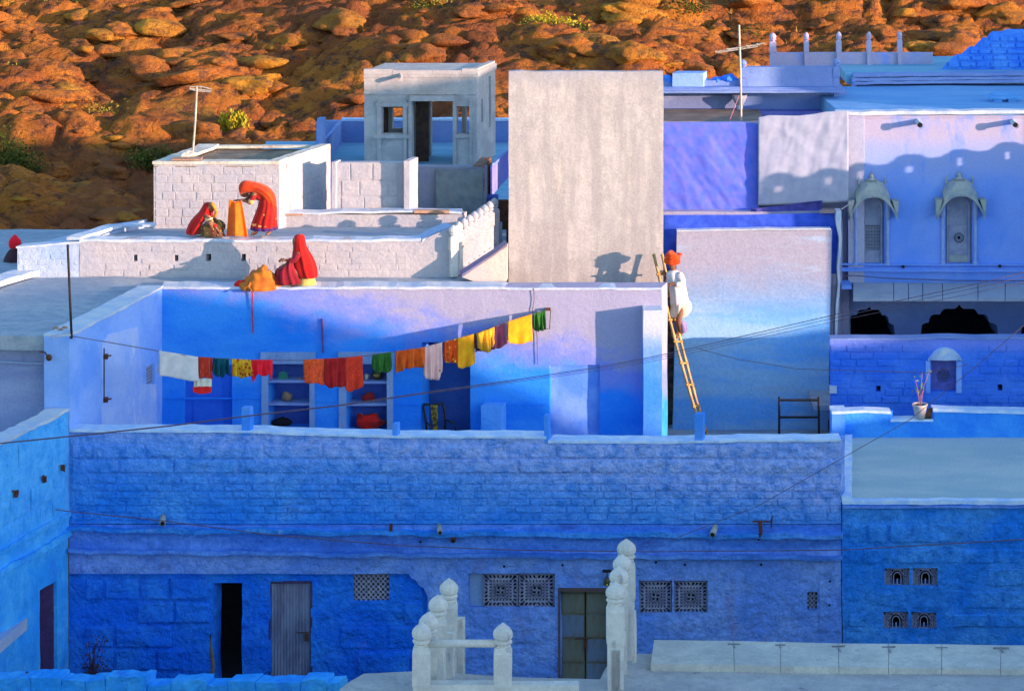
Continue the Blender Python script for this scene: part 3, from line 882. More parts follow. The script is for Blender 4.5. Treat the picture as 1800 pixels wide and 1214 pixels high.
uf = slab("terrace_floor", [(sx(140, 55.1), 55.3), (sx(790, 55.3), 55.3), (1.0 - 1.2, 58.4), (-7.5, 58.4)], Z2 - .02, .5, M_roof, ut, step=.5, wob=.015)
for v in uf.data.vertices: v.co.z -= max(0, v.co.y + WL[uf].y - 55.3) * .085
# wide outer parapet on the left, with a broad flat top
zo = EYE - drop(436, 55.1)
mb = MB()
b0 = [(-9.58, 55.1), (-8.36, 55.1), (-7.35, 57.3), (-8.05, 57.3)]
mb.hexa([Vector((x, y, ZT - .1)) for x, y in b0] + [Vector((x, y, zo + (.10 if i in (1, 2) else 0) + (.05 if i > 1 else 0))) for i, (x, y) in enumerate(b0)])
op = mb.build("outer_parapet", M_whiteb, ut)
pcourses("brick", 55.1, 32, 138, 446, 486, 4, (26, 44), .007, M_whiteb, op, gap=.014)
strip("coping", [(-9.6, 55.08, zo), (-9.0, 55.08, zo + .05), (-8.36, 55.08, zo + .1)], (.1, .3, 0), .035, M_cope, ut, wob=.015, seed=14)
strip("coping", [W(142, 423, 55.1), WZ(215, 399, Z2)], (-.28, .05, 0), .06, M_cope, ut, wob=.02, seed=15)
strip("coping", [WZ(214, 399, Z2), WZ(272, 399, Z2)], (0, .2, 0), .05, M_cope, ut, wob=.02, seed=15)
# low wall behind, with ledge
flw = pwall("low_wall", 57.4, 482, 812, 377, 402, .3, M_white, ut, wob=.014, step=.2)
strip("ledge", [W(x, y, 57.36) for x, y in ((485, 376), (560, 378), (600, 375), (720, 374), (812, 376))], (0, .35, 0), .04, M_cope, ut, wob=.016, seed=16)
rt = paint("terracotta_edge", (.42, .22, .14), (.5, .3, .2), 4, bump=.4)
mb = MB(); p = W(728, 376, 57.3); q = W(790, 371, 57.3); mb.box((p.x, 57.34, p.z), (q.x, 57.5, q.z)); mb.build("tile_strip", rt, ut, wob=.006)
mb = MB(); p = W(492, 379, 57.3); q = W(532, 376.5, 57.3); mb.box((p.x, 57.32, p.z), (q.x, 57.42, q.z)); mb.build("tile_strip", rt, ut, wob=.006)
# block wall
ew = pwall("block_wall", 57.8, 586, 713, 286, 380, .18, M_white, ut, wob=.008, step=.25)
for (y0, y1, xs) in ((288, 317, (590, 616, 655, 700)), (319, 345, (600, 632, 682, 700)), (347, 374, (600, 640, 672, 700))):
    pl = Pl(57.8)
    for a, b in zip(xs[:-1], xs[1:]):
        p = pl.sz(a, y1); q = pl.sz(b, y0)
        block("stone_block", pl, p[0] + .008, q[0] - .008, p[1], q[1] + .01, .012, M_white, ew)
pwall("end_pier", 57.72, 583, 590, 285, 380, .3, M_white, ut, wob=.012, step=.2)
pwall("end_pier", 57.55, 710, 720, 283, 380, .5, M_white, ut, wob=.012, step=.2)
# stair parapet and balustrade
mb = MB()
f = [W(x, y, 54.62) for x, y in ((812, 487), (832, 494), (891, 494), (891, 433))]
k = [p + Vector((.02, .34, 0)) for p in f]
n = 4
mb.add(f + k, [tuple(range(n)), tuple(range(n, 2 * n))[::-1]] + [((i + 1) % n, i, n + i, n + (i + 1) % n) for i in range(n)])
mb.build("stair_wall", paint("cream_wash", (.66, .56, .46), (.58, .50, .46), 2, bump=.6, bd=.02), ut, wob=.012)
strip("stair_coping", [W(812, 486, 54.6), W(850, 462, 54.6), W(892, 431, 54.6)], (-.05, .35, 0), .04, paint("stair_top", (.30, .22, .28), (.24, .2, .34), 2), ut, wob=.015, seed=17)
bs_a = Vector((sx(797, 55.1), 55.05)); bs_b = Vector((sx(869, 58.0), 58.0))
bal = thing("stone_balustrade", (bs_a.x, bs_a.y, ZT), "row of whitewashed posts with round heads along the stair of the white terrace", "balustrade")
def post_mesh(mb, c, h, r, yaw=0.0, blocks=True, head=1.0):
    """square shaft, swollen block, neck ring and domed head"""
    c = Vector(c)
    q = math.pi / 4 + yaw
    s2 = math.sqrt(2)
    H = h
    mb.lathe(c, [(r * .80 * s2, 0), (r * .80 * s2, H * .50)], 4, rot=q)
    mb.lathe(c, [(r * .80 * s2, H * .50), (r * .98 * s2, H * .53), (r * .98 * s2, H * .76), (r * .85 * s2, H * .79)], 4, rot=q)
    hr = r * head
    mb.lathe(c + Vector((0, 0, H * .79)), [(r * .78, 0), (r * .70, H * .03), (hr * 1.02, H * .045), (hr * 1.02, H * .065), (hr * .8, H * .075), (hr * 1.0, H * .095), (hr * 1.02, H * .13), (hr * .85, H * .17), (hr * .45, H * .20), (hr * .12, H * .22)], 12)
nb = 9
for i in range(nb):
    t = i / (nb - 1)
    p = bs_a.lerp(bs_b, t)
    mb = MB(); post_mesh(mb, (p.x, p.y, ZT), .98, .085, .35)
    mb.build("post", M_post if i < 2 else M_white, bal, wob=.006, wf=6)
mb = MB()
d = (bs_b - bs_a).normalized(); nn = Vector((-d.y, d.x)) * .06
for z0, z1 in ((0, .06), (.62, .68)):
    A, B = bs_a, bs_b
    mb.hexa([Vector((A.x + nn.x, A.y + nn.y, ZT + z0)), Vector((A.x - nn.x, A.y - nn.y, ZT + z0)), Vector((B.x - nn.x, B.y - nn.y, ZT + z0)), Vector((B.x + nn.x, B.y + nn.y, ZT + z0)),
             Vector((A.x + nn.x, A.y + nn.y, ZT + z1)), Vector((A.x - nn.x, A.y - nn.y, ZT + z1)), Vector((B.x - nn.x, B.y - nn.y, ZT + z1)), Vector((B.x + nn.x, B.y + nn.y, ZT + z1))])
mb.build("rail", M_white, bal)

# ================================================================== white rooftop room
wr = thing("white_room", (-6, 57.1, Z2), "small whitewashed brick room with flat brown roof behind the two women", "room")
ZR = EYE - drop(287, 57.1)
RF, RB = 57.1, 59.2
fwl = pwall("front_wall", RF, 270, 491, 285, 405, .25, M_white, wr, wob=.018, step=.25)
pcourses("brick", RF, 273, 488, 293, 396, 7, (22, 44), .010, M_white, fwl, gap=.012)
plD = Pl((sx(490, RF), RF), (sx(581, RB), RB), dv=(-1, 0))
LD = (Vector((sx(581, RB), RB)) - Vector((sx(490, RF), RF))).length
sw = wall("side_wall", plD, 0.0, LD, Z2 - .2, ZR + .02, .2, M_white, wr, wob=.014, step=.25)
courses("stone_block", plD, .03, LD - .05, Z2 + .02, ZR - .04, 4, .5, .9, .012, M_white, sw, gap=.025)
pD = [(sx(270, RF), RF), (sx(490, RF), RF), (sx(581, RB), RB), (sx(350, RB), RB)]
slab("roof", [(p[0], p[1]) for p in pD], ZR - .06, .2, M_rooft, wr, step=.4)
wall("side_wall", Pl(pD[0], pD[3], dv=(.9, 0)), 0, 2.3, Z2 - .2, ZR - .02, .15, M_white, wr)
P3 = [Vector((p[0], p[1], ZR - .02)) for p in pD]
wrim = paint("roof_rim", (.70, .64, .54), (.56, .50, .42), 3, stain=(.4, .3, .22), stain_thr=(.6, .75), bump=.7, bd=.03)
strip("roof_rim", [P3[0] + Vector((-.02, -.03, 0)), P3[1] + Vector((0, -.03, 0))], (.09, .24, 0), .06, wrim, wr, wob=.015, seed=18)
strip("roof_rim", [P3[1], P3[2]], (-.22, .0, 0), .075, wrim, wr, wob=.015, seed=19)
strip("roof_rim", [P3[3], P3[2]], (0, -.15, 0), .05, wrim, wr, wob=.015, seed=20)
strip("roof_rim", [P3[0], P3[3]], (.42, 0, 0), .06, wrim, wr, wob=.02, seed=21)
mb = MB(); c = P3[0] + Vector((.62, .45, .1)); mb.ball(c, .20, .12, .09, 9, 6); mb.build("mortar_lump", wrim, wr, wob=.05, wf=7)
mb = MB(); mb.box((P3[0].x + .35, RF + .02, ZR + .05), (P3[0].x + .95, RF + .35, ZR + .075)); mb.build("rusty_sheet", rt, wr, wob=.01)

# ================================================================== wall with the grey tarpaulin and lane beyond
tw = thing("rear_wall", (-1.3, 58.3, ZT), "low plastered wall in shade below the rooftop kiosk, ending in raw brick", "wall")
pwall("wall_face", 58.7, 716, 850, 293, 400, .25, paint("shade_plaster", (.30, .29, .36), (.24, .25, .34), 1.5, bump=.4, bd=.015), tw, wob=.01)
plb = Pl((sx(849, 58.7), 58.7), (sx(863, 59.7), 59.7), dv=(-1, .2))
bwl = wall("brick_end", plb, 0, 1.05, ZT + .4, zr(294, 58.5), .2, M_brick, tw, step=.4)
courses("brick", plb, 0, 1.05, ZT + 1.0, zr(296, 58.5), 12, .22, .3, .02, M_brick, bwl, gap=.02)
plg = Pl((sx(862, 59.3), 59.3), (sx(897, 62.0), 62.0), dv=(.2, .6))
wall("violet_wall", plg, 0, 2.8, zr(345, 59.3), zr(294, 59.3), .2, M_viol, tw, step=.4)
strip("coping", [plg.w(0, zr(294, 59.3), -.03), plg.w(2.8, zr(294, 59.3), -.03)], (.1, .25, 0), .05, M_back, tw, wob=.012)
pwall("passage_wall", 58.9, 858, 876, 346, 500, .3, M_niche, tw, dv=(0, 1))
mb = MB(); A = W(850, 500, 60.2); B = W(930, 352, 60.2); mb.box((A.x, 60.2, A.z), (B.x, 60.3, B.z)); mb.build("passage_back", M_brownd, tw)

# ================================================================== rooftop kiosk
KY = 66.0
kz = EYE - drop(292, KY)
R3 = kz
rear = thing("rear_terrace", (-2.2, 66, R3), "blue parapeted roof terrace around the grey rooftop kiosk", "terrace")
slab("terrace_floor", [(-6, 60.5), (1.5, 60.5), (1.5, 69.5), (-6, 69.5)], R3 + .02, .3, M_roofa, rear)
pwall("parapet", 69.3, 556, 1250, 213, 262, .2, M_back, rear, wob=.012)
pll = Pl((sx(568, 66.0), 66.0), (sx(601, 69.3), 69.3), dv=(-.5, .2))
wall("parapet", pll, 0, 3.3, R3, zr(213, 69.3), .15, M_back, rear)
pwall("parapet_post", 65.9, 557, 567, 208, 300, .2, M_back, rear, wob=.01)
strip("coping", [W(x, 213, 69.28) for x in (600, 750, 900, 1250)], (0, .25, 0), .05, M_copeb, rear, wob=.01)
ki = thing("rooftop_kiosk", (-2.1, KY, kz), "grey plastered rooftop kiosk with open doorway and two small windows", "kiosk")
kd = .30
pwall("front_wall", KY, 640, 838, 136, 296, .14, M_kiosk, ki, holes=[(724, 796, 176, 291), (671, 708, 188, 235), (802, 825, 187, 235)], dv=(kd, 1), wob=.010, step=.25)
pwall("rear_wall", KY + 1.3, 652, 868, 140, 292, .12, M_kiosk, ki, holes=[(689, 722, 190, 226), (757, 812, 176, 288), (818, 832, 180, 240)], dv=(kd, 1), wob=.006, step=.25)
plk = Pl((sx(838, KY), KY), (sx(838, KY) + kd * 1.3, KY + 1.3), dv=(-1, 0))
kL = 1.3 * math.sqrt(1 + kd * kd)
wall("side_wall", plk, .02, kL + .1, kz, zr(136, KY), .1, M_kiosk, ki, holes=[(.35, .5, kz + .95, kz + 1.5), (.95, 1.12, kz + .75, kz + 1.95)], step=.3, wob=.008)
plk2 = Pl((sx(641, KY), KY), (sx(641, KY) + kd * 1.3, KY + 1.3), dv=(1, 0))
wall("side_wall", plk2, .05, kL, kz, zr(136, KY), .1, M_brownd, ki)
A = Vector((sx(639, KY), KY, zr(136, KY)))
B = Vector((sx(839.5, KY), KY, zr(136, KY)))
mb = MB(); off = Vector((kd * 1.45, 1.45, 0))
mb.hexa([A + Vector((0, -.03, 0)), B + Vector((0, -.03, 0)), B + off, A + off] + [p + Vector((0, 0, .14)) for p in (A + Vector((0, -.03, 0)), B + Vector((0, -.03, 0)), B + off, A + off)])
mb.build("roof_slab", M_kiosk, ki)
for a, b, yy in ((639, 690, 122), (690, 760, 124), (760, 812, 124), (812, 840, 121)):
    A = W(a, 138, KY - .05); B = W(b, yy, KY - .05)
    mb = MB(); mb.box((A.x + .004, KY - .045, zr(131, KY)), (B.x - .004, KY + .1, B.z)); mb.build("coping_stone", M_kiosk, ki, wob=.008, wf=3)
mb = MB()
A = Vector((sx(838, KY), KY + .1, zr(131, KY))); 
mb.hexa([A + Vector((-.12, 0, 0)), A + Vector((.02, 0, 0)), A + Vector((.02, 0, 0)) + off * .9, A + Vector((-.12, 0, 0)) + off * .9] + [p + Vector((0, 0, .13)) for p in (A + Vector((-.12, 0, 0)), A + Vector((.02, 0, 0)), A + Vector((.02, 0, 0)) + off * .9, A + Vector((-.12, 0, 0)) + off * .9)])
mb.build("coping_stone", M_kiosk, ki, wob=.008)
def kbox(name, x0, x1, y0, y1, pr, mat=M_kiosk, dep=.02):
    p = W(x0, y1, KY); q = W(x1, y0, KY); mb = MB(); mb.box((p.x, KY - pr, p.z), (q.x, KY + dep, q.z)); return mb.build(name, mat, ki, wob=.004, wf=4)
kbox("door_canopy", 721, 801, 167, 175, .28)
kbox("beam", 640, 838, 160, 166, .03)
for a, b in ((663, 670), (709, 715), (718, 724), (796, 802), (825, 829)): kbox("pilaster", a, b, 176, 290, .045)
kbox("window_head", 660, 718, 180, 187, .05); kbox("window_sill", 657, 721, 236, 243, .07); kbox("window_sill", 799, 830, 236, 242, .06)
kbox("threshold", 722, 798, 289, 296, .06, rt)
mb = MB(); p = W(731, 290, KY + .5); q = W(754, 176, KY + .5); mb.box((p.x, KY + .5, p.z), (q.x, KY + .55, q.z)); mb.build("door_leaf", M_brownd, ki)
mb = MB(); p = W(706, 131, KY); mb.tube([p + Vector((-.05, .06, .02)), p + Vector((0, -.28, -.08))], .05, 8); mb.build("water_spout", M_kiosk, ki)

# ================================================================== tall plaster wall, pale lower wall
tp = pwall("tall_plaster_wall", 57.5, 894, 1166, 126, 640, .16, M_tall, None, wob=.012, step=.25, dv=(0, 1), topf=lambda s: .02 * noise.noise(Vector((s * 3, 1, 0))))
tag(tp, "tall bare grey plaster wall rising from the roof beside the ladder", "wall")
for x, z in ():
    pass
FL2 = EYE - 15.0
slab("lower_court_floor", [(2.6, 50.3), (6.2, 50.3), (6.6, 58.4), (2.6, 58.4)], FL2, .2, M_roof, bh)
pg = thing("pale_wall", (4.5, 57.6, FL2), "broad wall washed white above and blue below, right of the ladder", "wall")
o = pwall("wall_face", 57.6, 1186, 1458, 405, 800, .16, M_grey, pg, wob=.008, step=.25, dv=(0, 1))
for v in o.data.vertices: v.co.x += (v.co.z - 2.2) * .022
strip("edge_rim", [W(1190, 407, 57.56), W(1300, 405, 57.56), W(1461, 404, 57.56)], (0, .2, 0), .025, M_cope, pg, wob=.008)
mb = MB(); mb.hexa([W(1461, 407, 54.55), W(1464, 407, 54.55), W(1464, 407, 54.8), W(1461, 407, 54.8), W(1461, 404, 54.55), W(1464, 404, 54.55), W(1464, 404, 54.8), W(1461, 404, 54.8)])
# dark slot between the pilaster and the pale wall
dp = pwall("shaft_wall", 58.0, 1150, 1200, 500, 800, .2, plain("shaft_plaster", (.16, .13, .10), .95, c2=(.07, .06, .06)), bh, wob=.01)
# structure draped in blue cloth behind the pale wall
bs = thing("draped_parapet", (4.4, 58.2, FLOOR), "raised parapet draped in dark blue cloth behind the pale wall", "parapet")
M_bcloth = cloth_mat("blue_tarp", (.03, .08, .58), (.05, .12, .68))
M_vcloth = cloth_mat("violet_tarp", (.10, .12, .66), (.16, .16, .74))
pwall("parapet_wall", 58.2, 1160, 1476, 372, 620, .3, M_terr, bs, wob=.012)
mb = MB(); p = W(1440, 375, 57.8)
mb.hexa([p, W(1476, 375, 57.8), W(1474, 375, 58.45), W(1446, 375, 58.45), W(1440, 370, 57.8), W(1478, 370, 57.8), W(1476, 365, 58.45), W(1448, 365, 58.45)])
mb.build("cap_stone", paint("cap_brown", (.34, .24, .22), (.26, .20, .22), 3), bs, wob=.008)
mb = MB()
Lw = [(1470, 371), (1469, 385), (1471, 400), (1475, 420), (1474, 440), (1471, 470), (1473, 500), (1469, 540), (1467, 600)]
Rw = [(1479, 371), (1479, 385), (1478, 400), (1480, 420), (1479, 440), (1476, 470), (1477, 500), (1474, 540), (1471, 600)]
for i in range(len(Lw) - 1):
    a, b, c, d = W(*Lw[i], 57.75), W(*Rw[i], 57.75), W(*Rw[i + 1], 57.75), W(*Lw[i + 1], 57.75)
    e = Vector((0, .3, 0)); mb.hexa([d, c, c + e, d + e, a, b, b + e, a + e])
mb.build("plaster_edge", M_cope, bs)

# ================================================================== right-hand house
rh = thing("lilac_house", (9, 58.5, 0), "large pale lilac blue house at right with two hooded arched windows", "house")
RY = 58.5
ZM = zr(203, RY)
WN = [(1509, 1555, 344, 463), (1662, 1709, 342, 463)]
pwall("front_wall", RY, 1491, 2950, 203, 500, .3, M_house, rh, holes=WN, wob=.008, step=.4, dv=(0, 1))
pwall("side_pier", RY - .02, 1491, 1519, 199, 497, .1, paint("pier_grey", (.40, .40, .56), (.46, .46, .58), 1.2, bump=.3, bd=.01), rh, wob=.005)
strip("roof_edge", [W(1470, 203, RY - .06), W(1800, 200, RY - .06), W(2100, 200, RY - .06)], (0, .3, 0), .07, M_cope, rh, wob=.012, seed=22)
strip("roof_edge", [W(1491, 208, RY - .03), W(2100, 206, RY - .03)], (0, .1, 0), .03, M_house, rh, wob=.005, seed=23)
slab("roof", [(sx(1480, RY), RY + .06), (24, RY + .06), (24, 62.6), (sx(1476, RY) - .2, 62.6)], ZM + .03, .3, paint("roof_blue", (.14, .34, .66), (.20, .40, .68), .8, stretch=(.5, 2, 1), stain=(.30, .50, .76), stain_thr=(.55, .75)), rh, wob=.02)
mb = MB(); mb.box((23.8, RY + .3, 0), (24, 62.5, ZM)); mb.box((sx(1462, RY), 62.3, 0), (23.8, 62.5, ZM)); mb.box((sx(1460, RY), RY + .31, 0), (sx(1463, RY), 62.3, ZM - .3)); mb.build("outer_wall", M_house, rh)
# bluish slab-like vent on the roof
mb = MB(); c = WZ(1764, 180, ZM); 
mb.box((c.x - .32, c.y - .2, c.z + .10), (c.x + .34, c.y + .2, c.z + .16)); mb.box((c.x - .22, c.y - .15, c.z), (c.x - .05, c.y + .15, c.z + .1)); mb.box((c.x + .08, c.y - .15, c.z), (c.x + .25, c.y + .15, c.z + .1)); mb.box((c.x - .22, c.y - .12, c.z + .16), (c.x + .2, c.y + .12, c.z + .21))
tag(mb.build("roof_vent", paint("vent_blue", (.10, .34, .72), (.16, .4, .74), 3), None), "low stepped blue slab on the roof of the lilac house", "vent")
def hooded_window(x0, x1, y0, y1, pattern):
    """window > panel, jamb, hood, finial, lattice"""
    cx = (x0 + x1) / 2
    w = MB(); p = W(x0 - 2, y1 + 2, RY); q = W(x1 + 2, y0 - 2, RY)
    cxx = (p.x + q.x) / 2; hw = (q.x - p.x) / 2
    win = pwall("window", RY + .12, x0 - 2, x1 + 2, y0 - 2, y1 + 2, .04, M_stone, rh, holes=[(cx - 18, cx + 18, 396, 440)] if pattern == 'grid' else [(cx - 19, cx + 19, 396, 440)], wob=0, dv=(0, 1))
    # arch moulding inside the recess
    mb = MB(); pts = []
    r = hw * .74; zc = q.z - hw * .95
    for k in range(13):
        a = math.pi - math.pi * k / 12
        pts.append(Vector((cxx + r * math.cos(a), RY + .10, zc + r * math.sin(a))))
    pts = [Vector((cxx - r, RY + .10, p.z))] + pts + [Vector((cxx + r, RY + .10, p.z))]
    mb.tube(pts, .03, 6); mb.build("arch_moulding", M_stone, win)
    mb = MB()
    for sg in (-1, 1):
        xx = cxx + sg * (hw + .035)
        mb.lathe((xx, RY - .03, p.z), [(.055, 0), (.055, .06), (.035, .08), (.035, (q.z - p.z) * .66), (.05, (q.z - p.z) * .68), (.06, (q.z - p.z) * .72), (.05, (q.z - p.z) * .78), (.05, (q.z - p.z) * .95)], 8)
    mb.build("jamb_column", paint("jamb_wash", (.30, .40, .72), (.36, .46, .74), 3), win)
    # curved hood, drooping at both ends
    N = 16; vs = []; fs = []
    for k in range(N + 1):
        t = -1 + 2 * k / N
        x = cxx + t * .50
        z = q.z + .10 - .50 * abs(t) ** 2.5
        for (o, dz) in ((0.02, .03), (-.30, -.01), (-.34, -.05), (-.34, -.10), (0.02, -.04)):
            vs.append(Vector((x, RY + o, z + dz)))
    for k in range(N):
        for j in range(5):
            j2 = (j + 1) % 5
            fs.append((k * 5 + j, (k + 1) * 5 + j, (k + 1) * 5 + j2, k * 5 + j2))
    fs.append((0, 1, 2, 3, 4)); fs.append(tuple(N * 5 + j for j in (4, 3, 2, 1, 0)))
    hood = finish("window_hood", vs, fs, M_hood, rh)
    for sg in (-1, 1):
        mb = MB(); x = cxx + sg * .45
        mb.add([(x - .06, RY - .31, q.z - .08), (x + .07, RY - .31, q.z - .08), (x + sg * .05, RY - .30, q.z - .46),
                (x - .06, RY - .03, q.z - .08), (x + .07, RY - .03, q.z - .08), (x + sg * .05, RY - .05, q.z - .46)],
               [(0, 2, 1), (3, 4, 5), (0, 1, 4, 3), (1, 2, 5, 4), (2, 0, 3, 5)])
        mb.build("hood_tip", M_hood, hood)
    mb = MB()          # ribbed crown over the hood
    N = 12; vs = []; fs = []
    for k in range(N + 1):
        t = -1 + 2 * k / N
        x = cxx + t * .35
        for j in range(6):
            u = j / 5
            vs.append(Vector((x, RY - .30 * math.cos(u * math.pi / 2) * (1 + .05 * (k % 2)), q.z + .08 - .20 * abs(t) ** 2.5 + (.25 - .10 * t ** 6) * math.sin(u * math.pi / 2) - .02 * (k % 2))))
    for k in range(N):
        for j in range(5): fs.append((k * 6 + j, (k + 1) * 6 + j, (k + 1) * 6 + j + 1, k * 6 + j + 1))
    mb.add(vs, fs)
    mb.build("hood_crown", M_hood, hood)
    mb = MB(); c = Vector((cxx, RY - .06, q.z + .31)); mb.lathe(c, [(.12, 0), (.06, .03), (.04, .05), (.055, .08), (.03, .12), (.012, .15), (.005, .20)], 8)
    for sg in (-1, 1): mb.lathe(c + Vector((sg * .27, 0, -.09)), [(.03, 0), (.015, .05), (.025, .08), (.003, .15)], 6)
    mb.build("finial", M_hood, hood)
    a, b = cx - 18, cx + 18
    if pattern == 'grid': jali("stone_lattice", RY + .13, a, b, 397, 440, M_stone, win, 'round', 7, 7)
    else:
        jali("stone_lattice", RY + .13, a - 1, b + 1, 396, 440, M_stone, win, 'flower')
        pwall("carved_band", RY + .10, cx - 17, cx + 17, 448, 460, .03, M_hood, win, wob=.006, step=.05)
hooded_window(*WN[0], 'grid')
hooded_window(*WN[1], 'cross')
for y, h, pr in ((466, .035, .07), (472, .03, .05), (477, .05, .10)):
    strip("string_course", [W(1479, y, RY - pr), W(1650, y + 1, RY - pr), W(1950, y + 1, RY - pr)], (0, pr, 0), h, M_house, rh, wob=.005, seed=y)
for x, y in ((1588, 469), (1758, 468)):
    mb = MB(); p = W(x, y, RY - .11); mb.tube([p, p + Vector((0, .1, 0))], .03, 8); mb.build("drain_hole", M_dark, rh)
# drain pipes that stick out under the roof edge
for x in (1613, 1780):
    mb = MB(); p = W(x, 214, RY); mb.tube([p + Vector((-.01, .05, .01)), p + Vector((0, -.34, -.02))], .055, 10, caps=False); mb.tube([p + Vector((0, -.30, -.02)), p + Vector((0, -.345, -.022))], .075, 10, caps=False)
    mb.build("drain_pipe", M_cope, rh, True)
    mb = MB(); mb.tube([p + Vector((0, -.30, -.018)), p + Vector((0, -.335, -.02))], .05, 8); mb.build("pipe_mouth", M_dark, rh)
# eave of separate sheets, and the arcade under it
joints = [1499, 1571, 1597, 1622, 1657, 1719, 1767, 1832, 1900, 1990, 2080, 2200, 2350]
for a, b in zip(joints[:-1], joints[1:]):
    A = W(a, 497, RY - .05); B = W(b, 497, RY - .05); C = W(b + (0), 525, RY - .85); D = W(a, 525, RY - .85)
    g = .008
    t = [D + Vector((g, 0, 0)), C - Vector((g, 0, 0)), B - Vector((g, 0, 0)), A + Vector((g, 0, 0))]
    mb = MB(); mb.hexa([p - Vector((0, 0, .05)) for p in t] + t)
    mb.build("eave_sheet", paint("eave_grey", (.36, .38, .46), (.42, .44, .50), 1.5, stain=(.28, .26, .30), stain_thr=(.6, .8), bump=.3, bd=.01), rh, wob=.004)
def arcade(Y, x0, x1, ytop, ybot, arches, mat, parent, th=.25):
    """wall whose lower edge is cut by scalloped arches"""
    pl = Pl(Y, dv=(0, 1)); S0 = pl.sz(x0, ytop)[0]; S1 = pl.sz(x1, ytop)[0]
    zt = zr(ytop, Y); zb = zr(ybot, Y)
    vs = []; fs = []; n = 0; step = .02
    N = int((S1 - S0) / step)
    for i in range(N + 1):
        s = S0 + (S1 - S0) * i / N
        z = zb
        for (ca, hw, ya) in arches:
            c = pl.sz(ca, ytop)[0]; h = hw / FPX * Y; H = zr(ya, Y) - zb
            u = abs(s - c) / h
            if u < 1:
                best = 0
                for q in range(91):
                    th = math.pi * q / 180
                    rr_ = (1 + .12 * abs(math.sin(th * 9))) / 1.12
                    if rr_ * math.cos(th) >= u: best = max(best, rr_ * math.sin(th))
                z = zb + H * best + (.05 * (1 - u / .05) if u < .05 else 0)
        vs += [pl.w(s, zt), pl.w(s, z), pl.w(s, z, th), pl.w(s, zt, th)]
    for i in range(N):
        a = i * 4; b = a + 4
        fs += [(a, a + 1, b + 1, b), (a + 1, a + 2, b + 2, b + 1), (a + 3, b + 3, b + 2, a + 2)]
    return finish("arcade", vs, fs, mat, parent)
arcade(RY + .7, 1470, 2400, 494, 604, [(1528, 50, 541), (1686, 76, 539), (1842, 52, 541), (2000, 76, 539)], M_arc, rh)
mb = MB(); a = sx(1465, 60.5); mb.box((a, 61.4, 3), (20, 61.5, 7.5)); mb.box((a, 59.5, zr(520, 60)), (20, 61.4, zr(515, 60))); mb.build("arcade_back", M_dark, rh)
pwall("arcade_end", RY - .1, 1470, 1478, 500, 610, .6, M_arc, rh, wob=.006, dv=(-.2, 1))
mb = MB(); p = W(1480, 508, RY - .5); q = W(1497, 497, RY - .5); mb.box((p.x, RY - .5, p.z), (q.x, RY, q.z - .05)); mb.build("eave_end", M_house, rh, wob=.01)
slab("court_floor", [(6, 56.4), (13.5, 56.4), (13.5, 61), (6, 61)], EYE - 14.2, .1, M_roof, rh)
# neighbour's parapet with round-topped merlons, outside the frame to the right; its shade falls on the lilac front
nm = thing("merlon_parapet_house", (15, 54, 0), "neighbouring house with a parapet of round headed merlons, beyond the right edge", "house")
mb = MB(); mb.box((14.0, 53.8, 0), (16.5, 59.6, 8.1)); mb.build("house_body", M_house, nm)
y = 53.85; i = 0
MT = 8.72
while y < 59.3:
    # merlon with a pierced opening below its head
    mb = MB()
    w = .27 if i % 3 else .33
    mb.box((14.0, y, 8.1), (14.16, y + w * .28, MT)); mb.box((14.0, y + w * .72, 8.1), (14.16, y + w, MT))
    mb.tube([(14.0, y + w / 2, MT - .02), (14.16, y + w / 2, MT - .02)], w * rnd.uniform(.32, .55), 12)
    mb.box((14.0, y + w, 8.1), (14.16, y + w + .22, MT - .04)); mb.box((14.0, y, 8.1), (14.16, y + w, 8.36))
    mb.build("merlon", M_house, nm)
    y += w + .22; i += 1
mb = MB(); mb.box((14.0, 53.82, 8.05), (14.12, 59.5, 8.44)); mb.build("parapet_base", M_house, nm)

# ================================================================== blue wall, small terrace at right
bl = thing("blue_brick_wall", (9, 56, 0), "rough blue brick wall with a small carved window under a white arched hood", "wall")
WH = [(1636, 1680, 632, 688), (1539, 1548, 678, 688), (1753, 1762, 676, 687)]
o = pwall("wall_face", 56.0, 1459, 2350, 596, 800, .3, paint("wall_blue_right", (.035, .17, .80), (.07, .24, .84), 1.0, stain=(.20, .30, .82), stain_thr=(.6, .8), bump=.8, bd=.03, bs=9, bands=((4.45, 4.75, (.18, .26, .76), .4),)), bl, holes=WH, wob=.014, step=.22)
pcourses("brick", 56.0, 1460, 1850, 606, 760, 12, (26, 46), .016, MATS["wall_blue_right"], o, skip=[(1628, 1692, 608, 694), (1533, 1554, 672, 694), (1747, 1768, 670, 694)], gap=.014, keep=.9)
jali("stone_lattice", 56.14, 1634, 1682, 630, 690, plain("lattice_violet", (.12, .14, .46), .9), bl, 'flower')
mb = MB(); N = 14; vs = []; fs = []
for k in range(N + 1):
    t = -1 + 2 * k / N
    p = W(1661 + 30 * t, 632, 56)
    z = p.z + .24 * (1 - abs(t) ** 2.4)
    vs += [Vector((p.x, 55.93, p.z)), Vector((p.x, 55.88, z)), Vector((p.x, 56.05, z + .01)), Vector((p.x, 56.05, p.z))]
for k in range(N):
    for j in range(4): fs.append((k * 4 + j, (k + 1) * 4 + j, (k + 1) * 4 + (j + 1) % 4, k * 4 + (j + 1) % 4))
mb.add(vs, fs); mb.build("window_hood", M_copeb, bl, wob=.012, wf=4)
mb = MB(); p = W(1627, 690, 56); q = W(1635, 634, 56); mb.box((p.x, 55.975, p.z), (q.x, 56.02, q.z)); p = W(1681, 690, 56); q = W(1690, 634, 56); mb.box((p.x, 55.975, p.z), (q.x, 56.02, q.z)); mb.build("window_surround", M_side, bl, wob=.008)
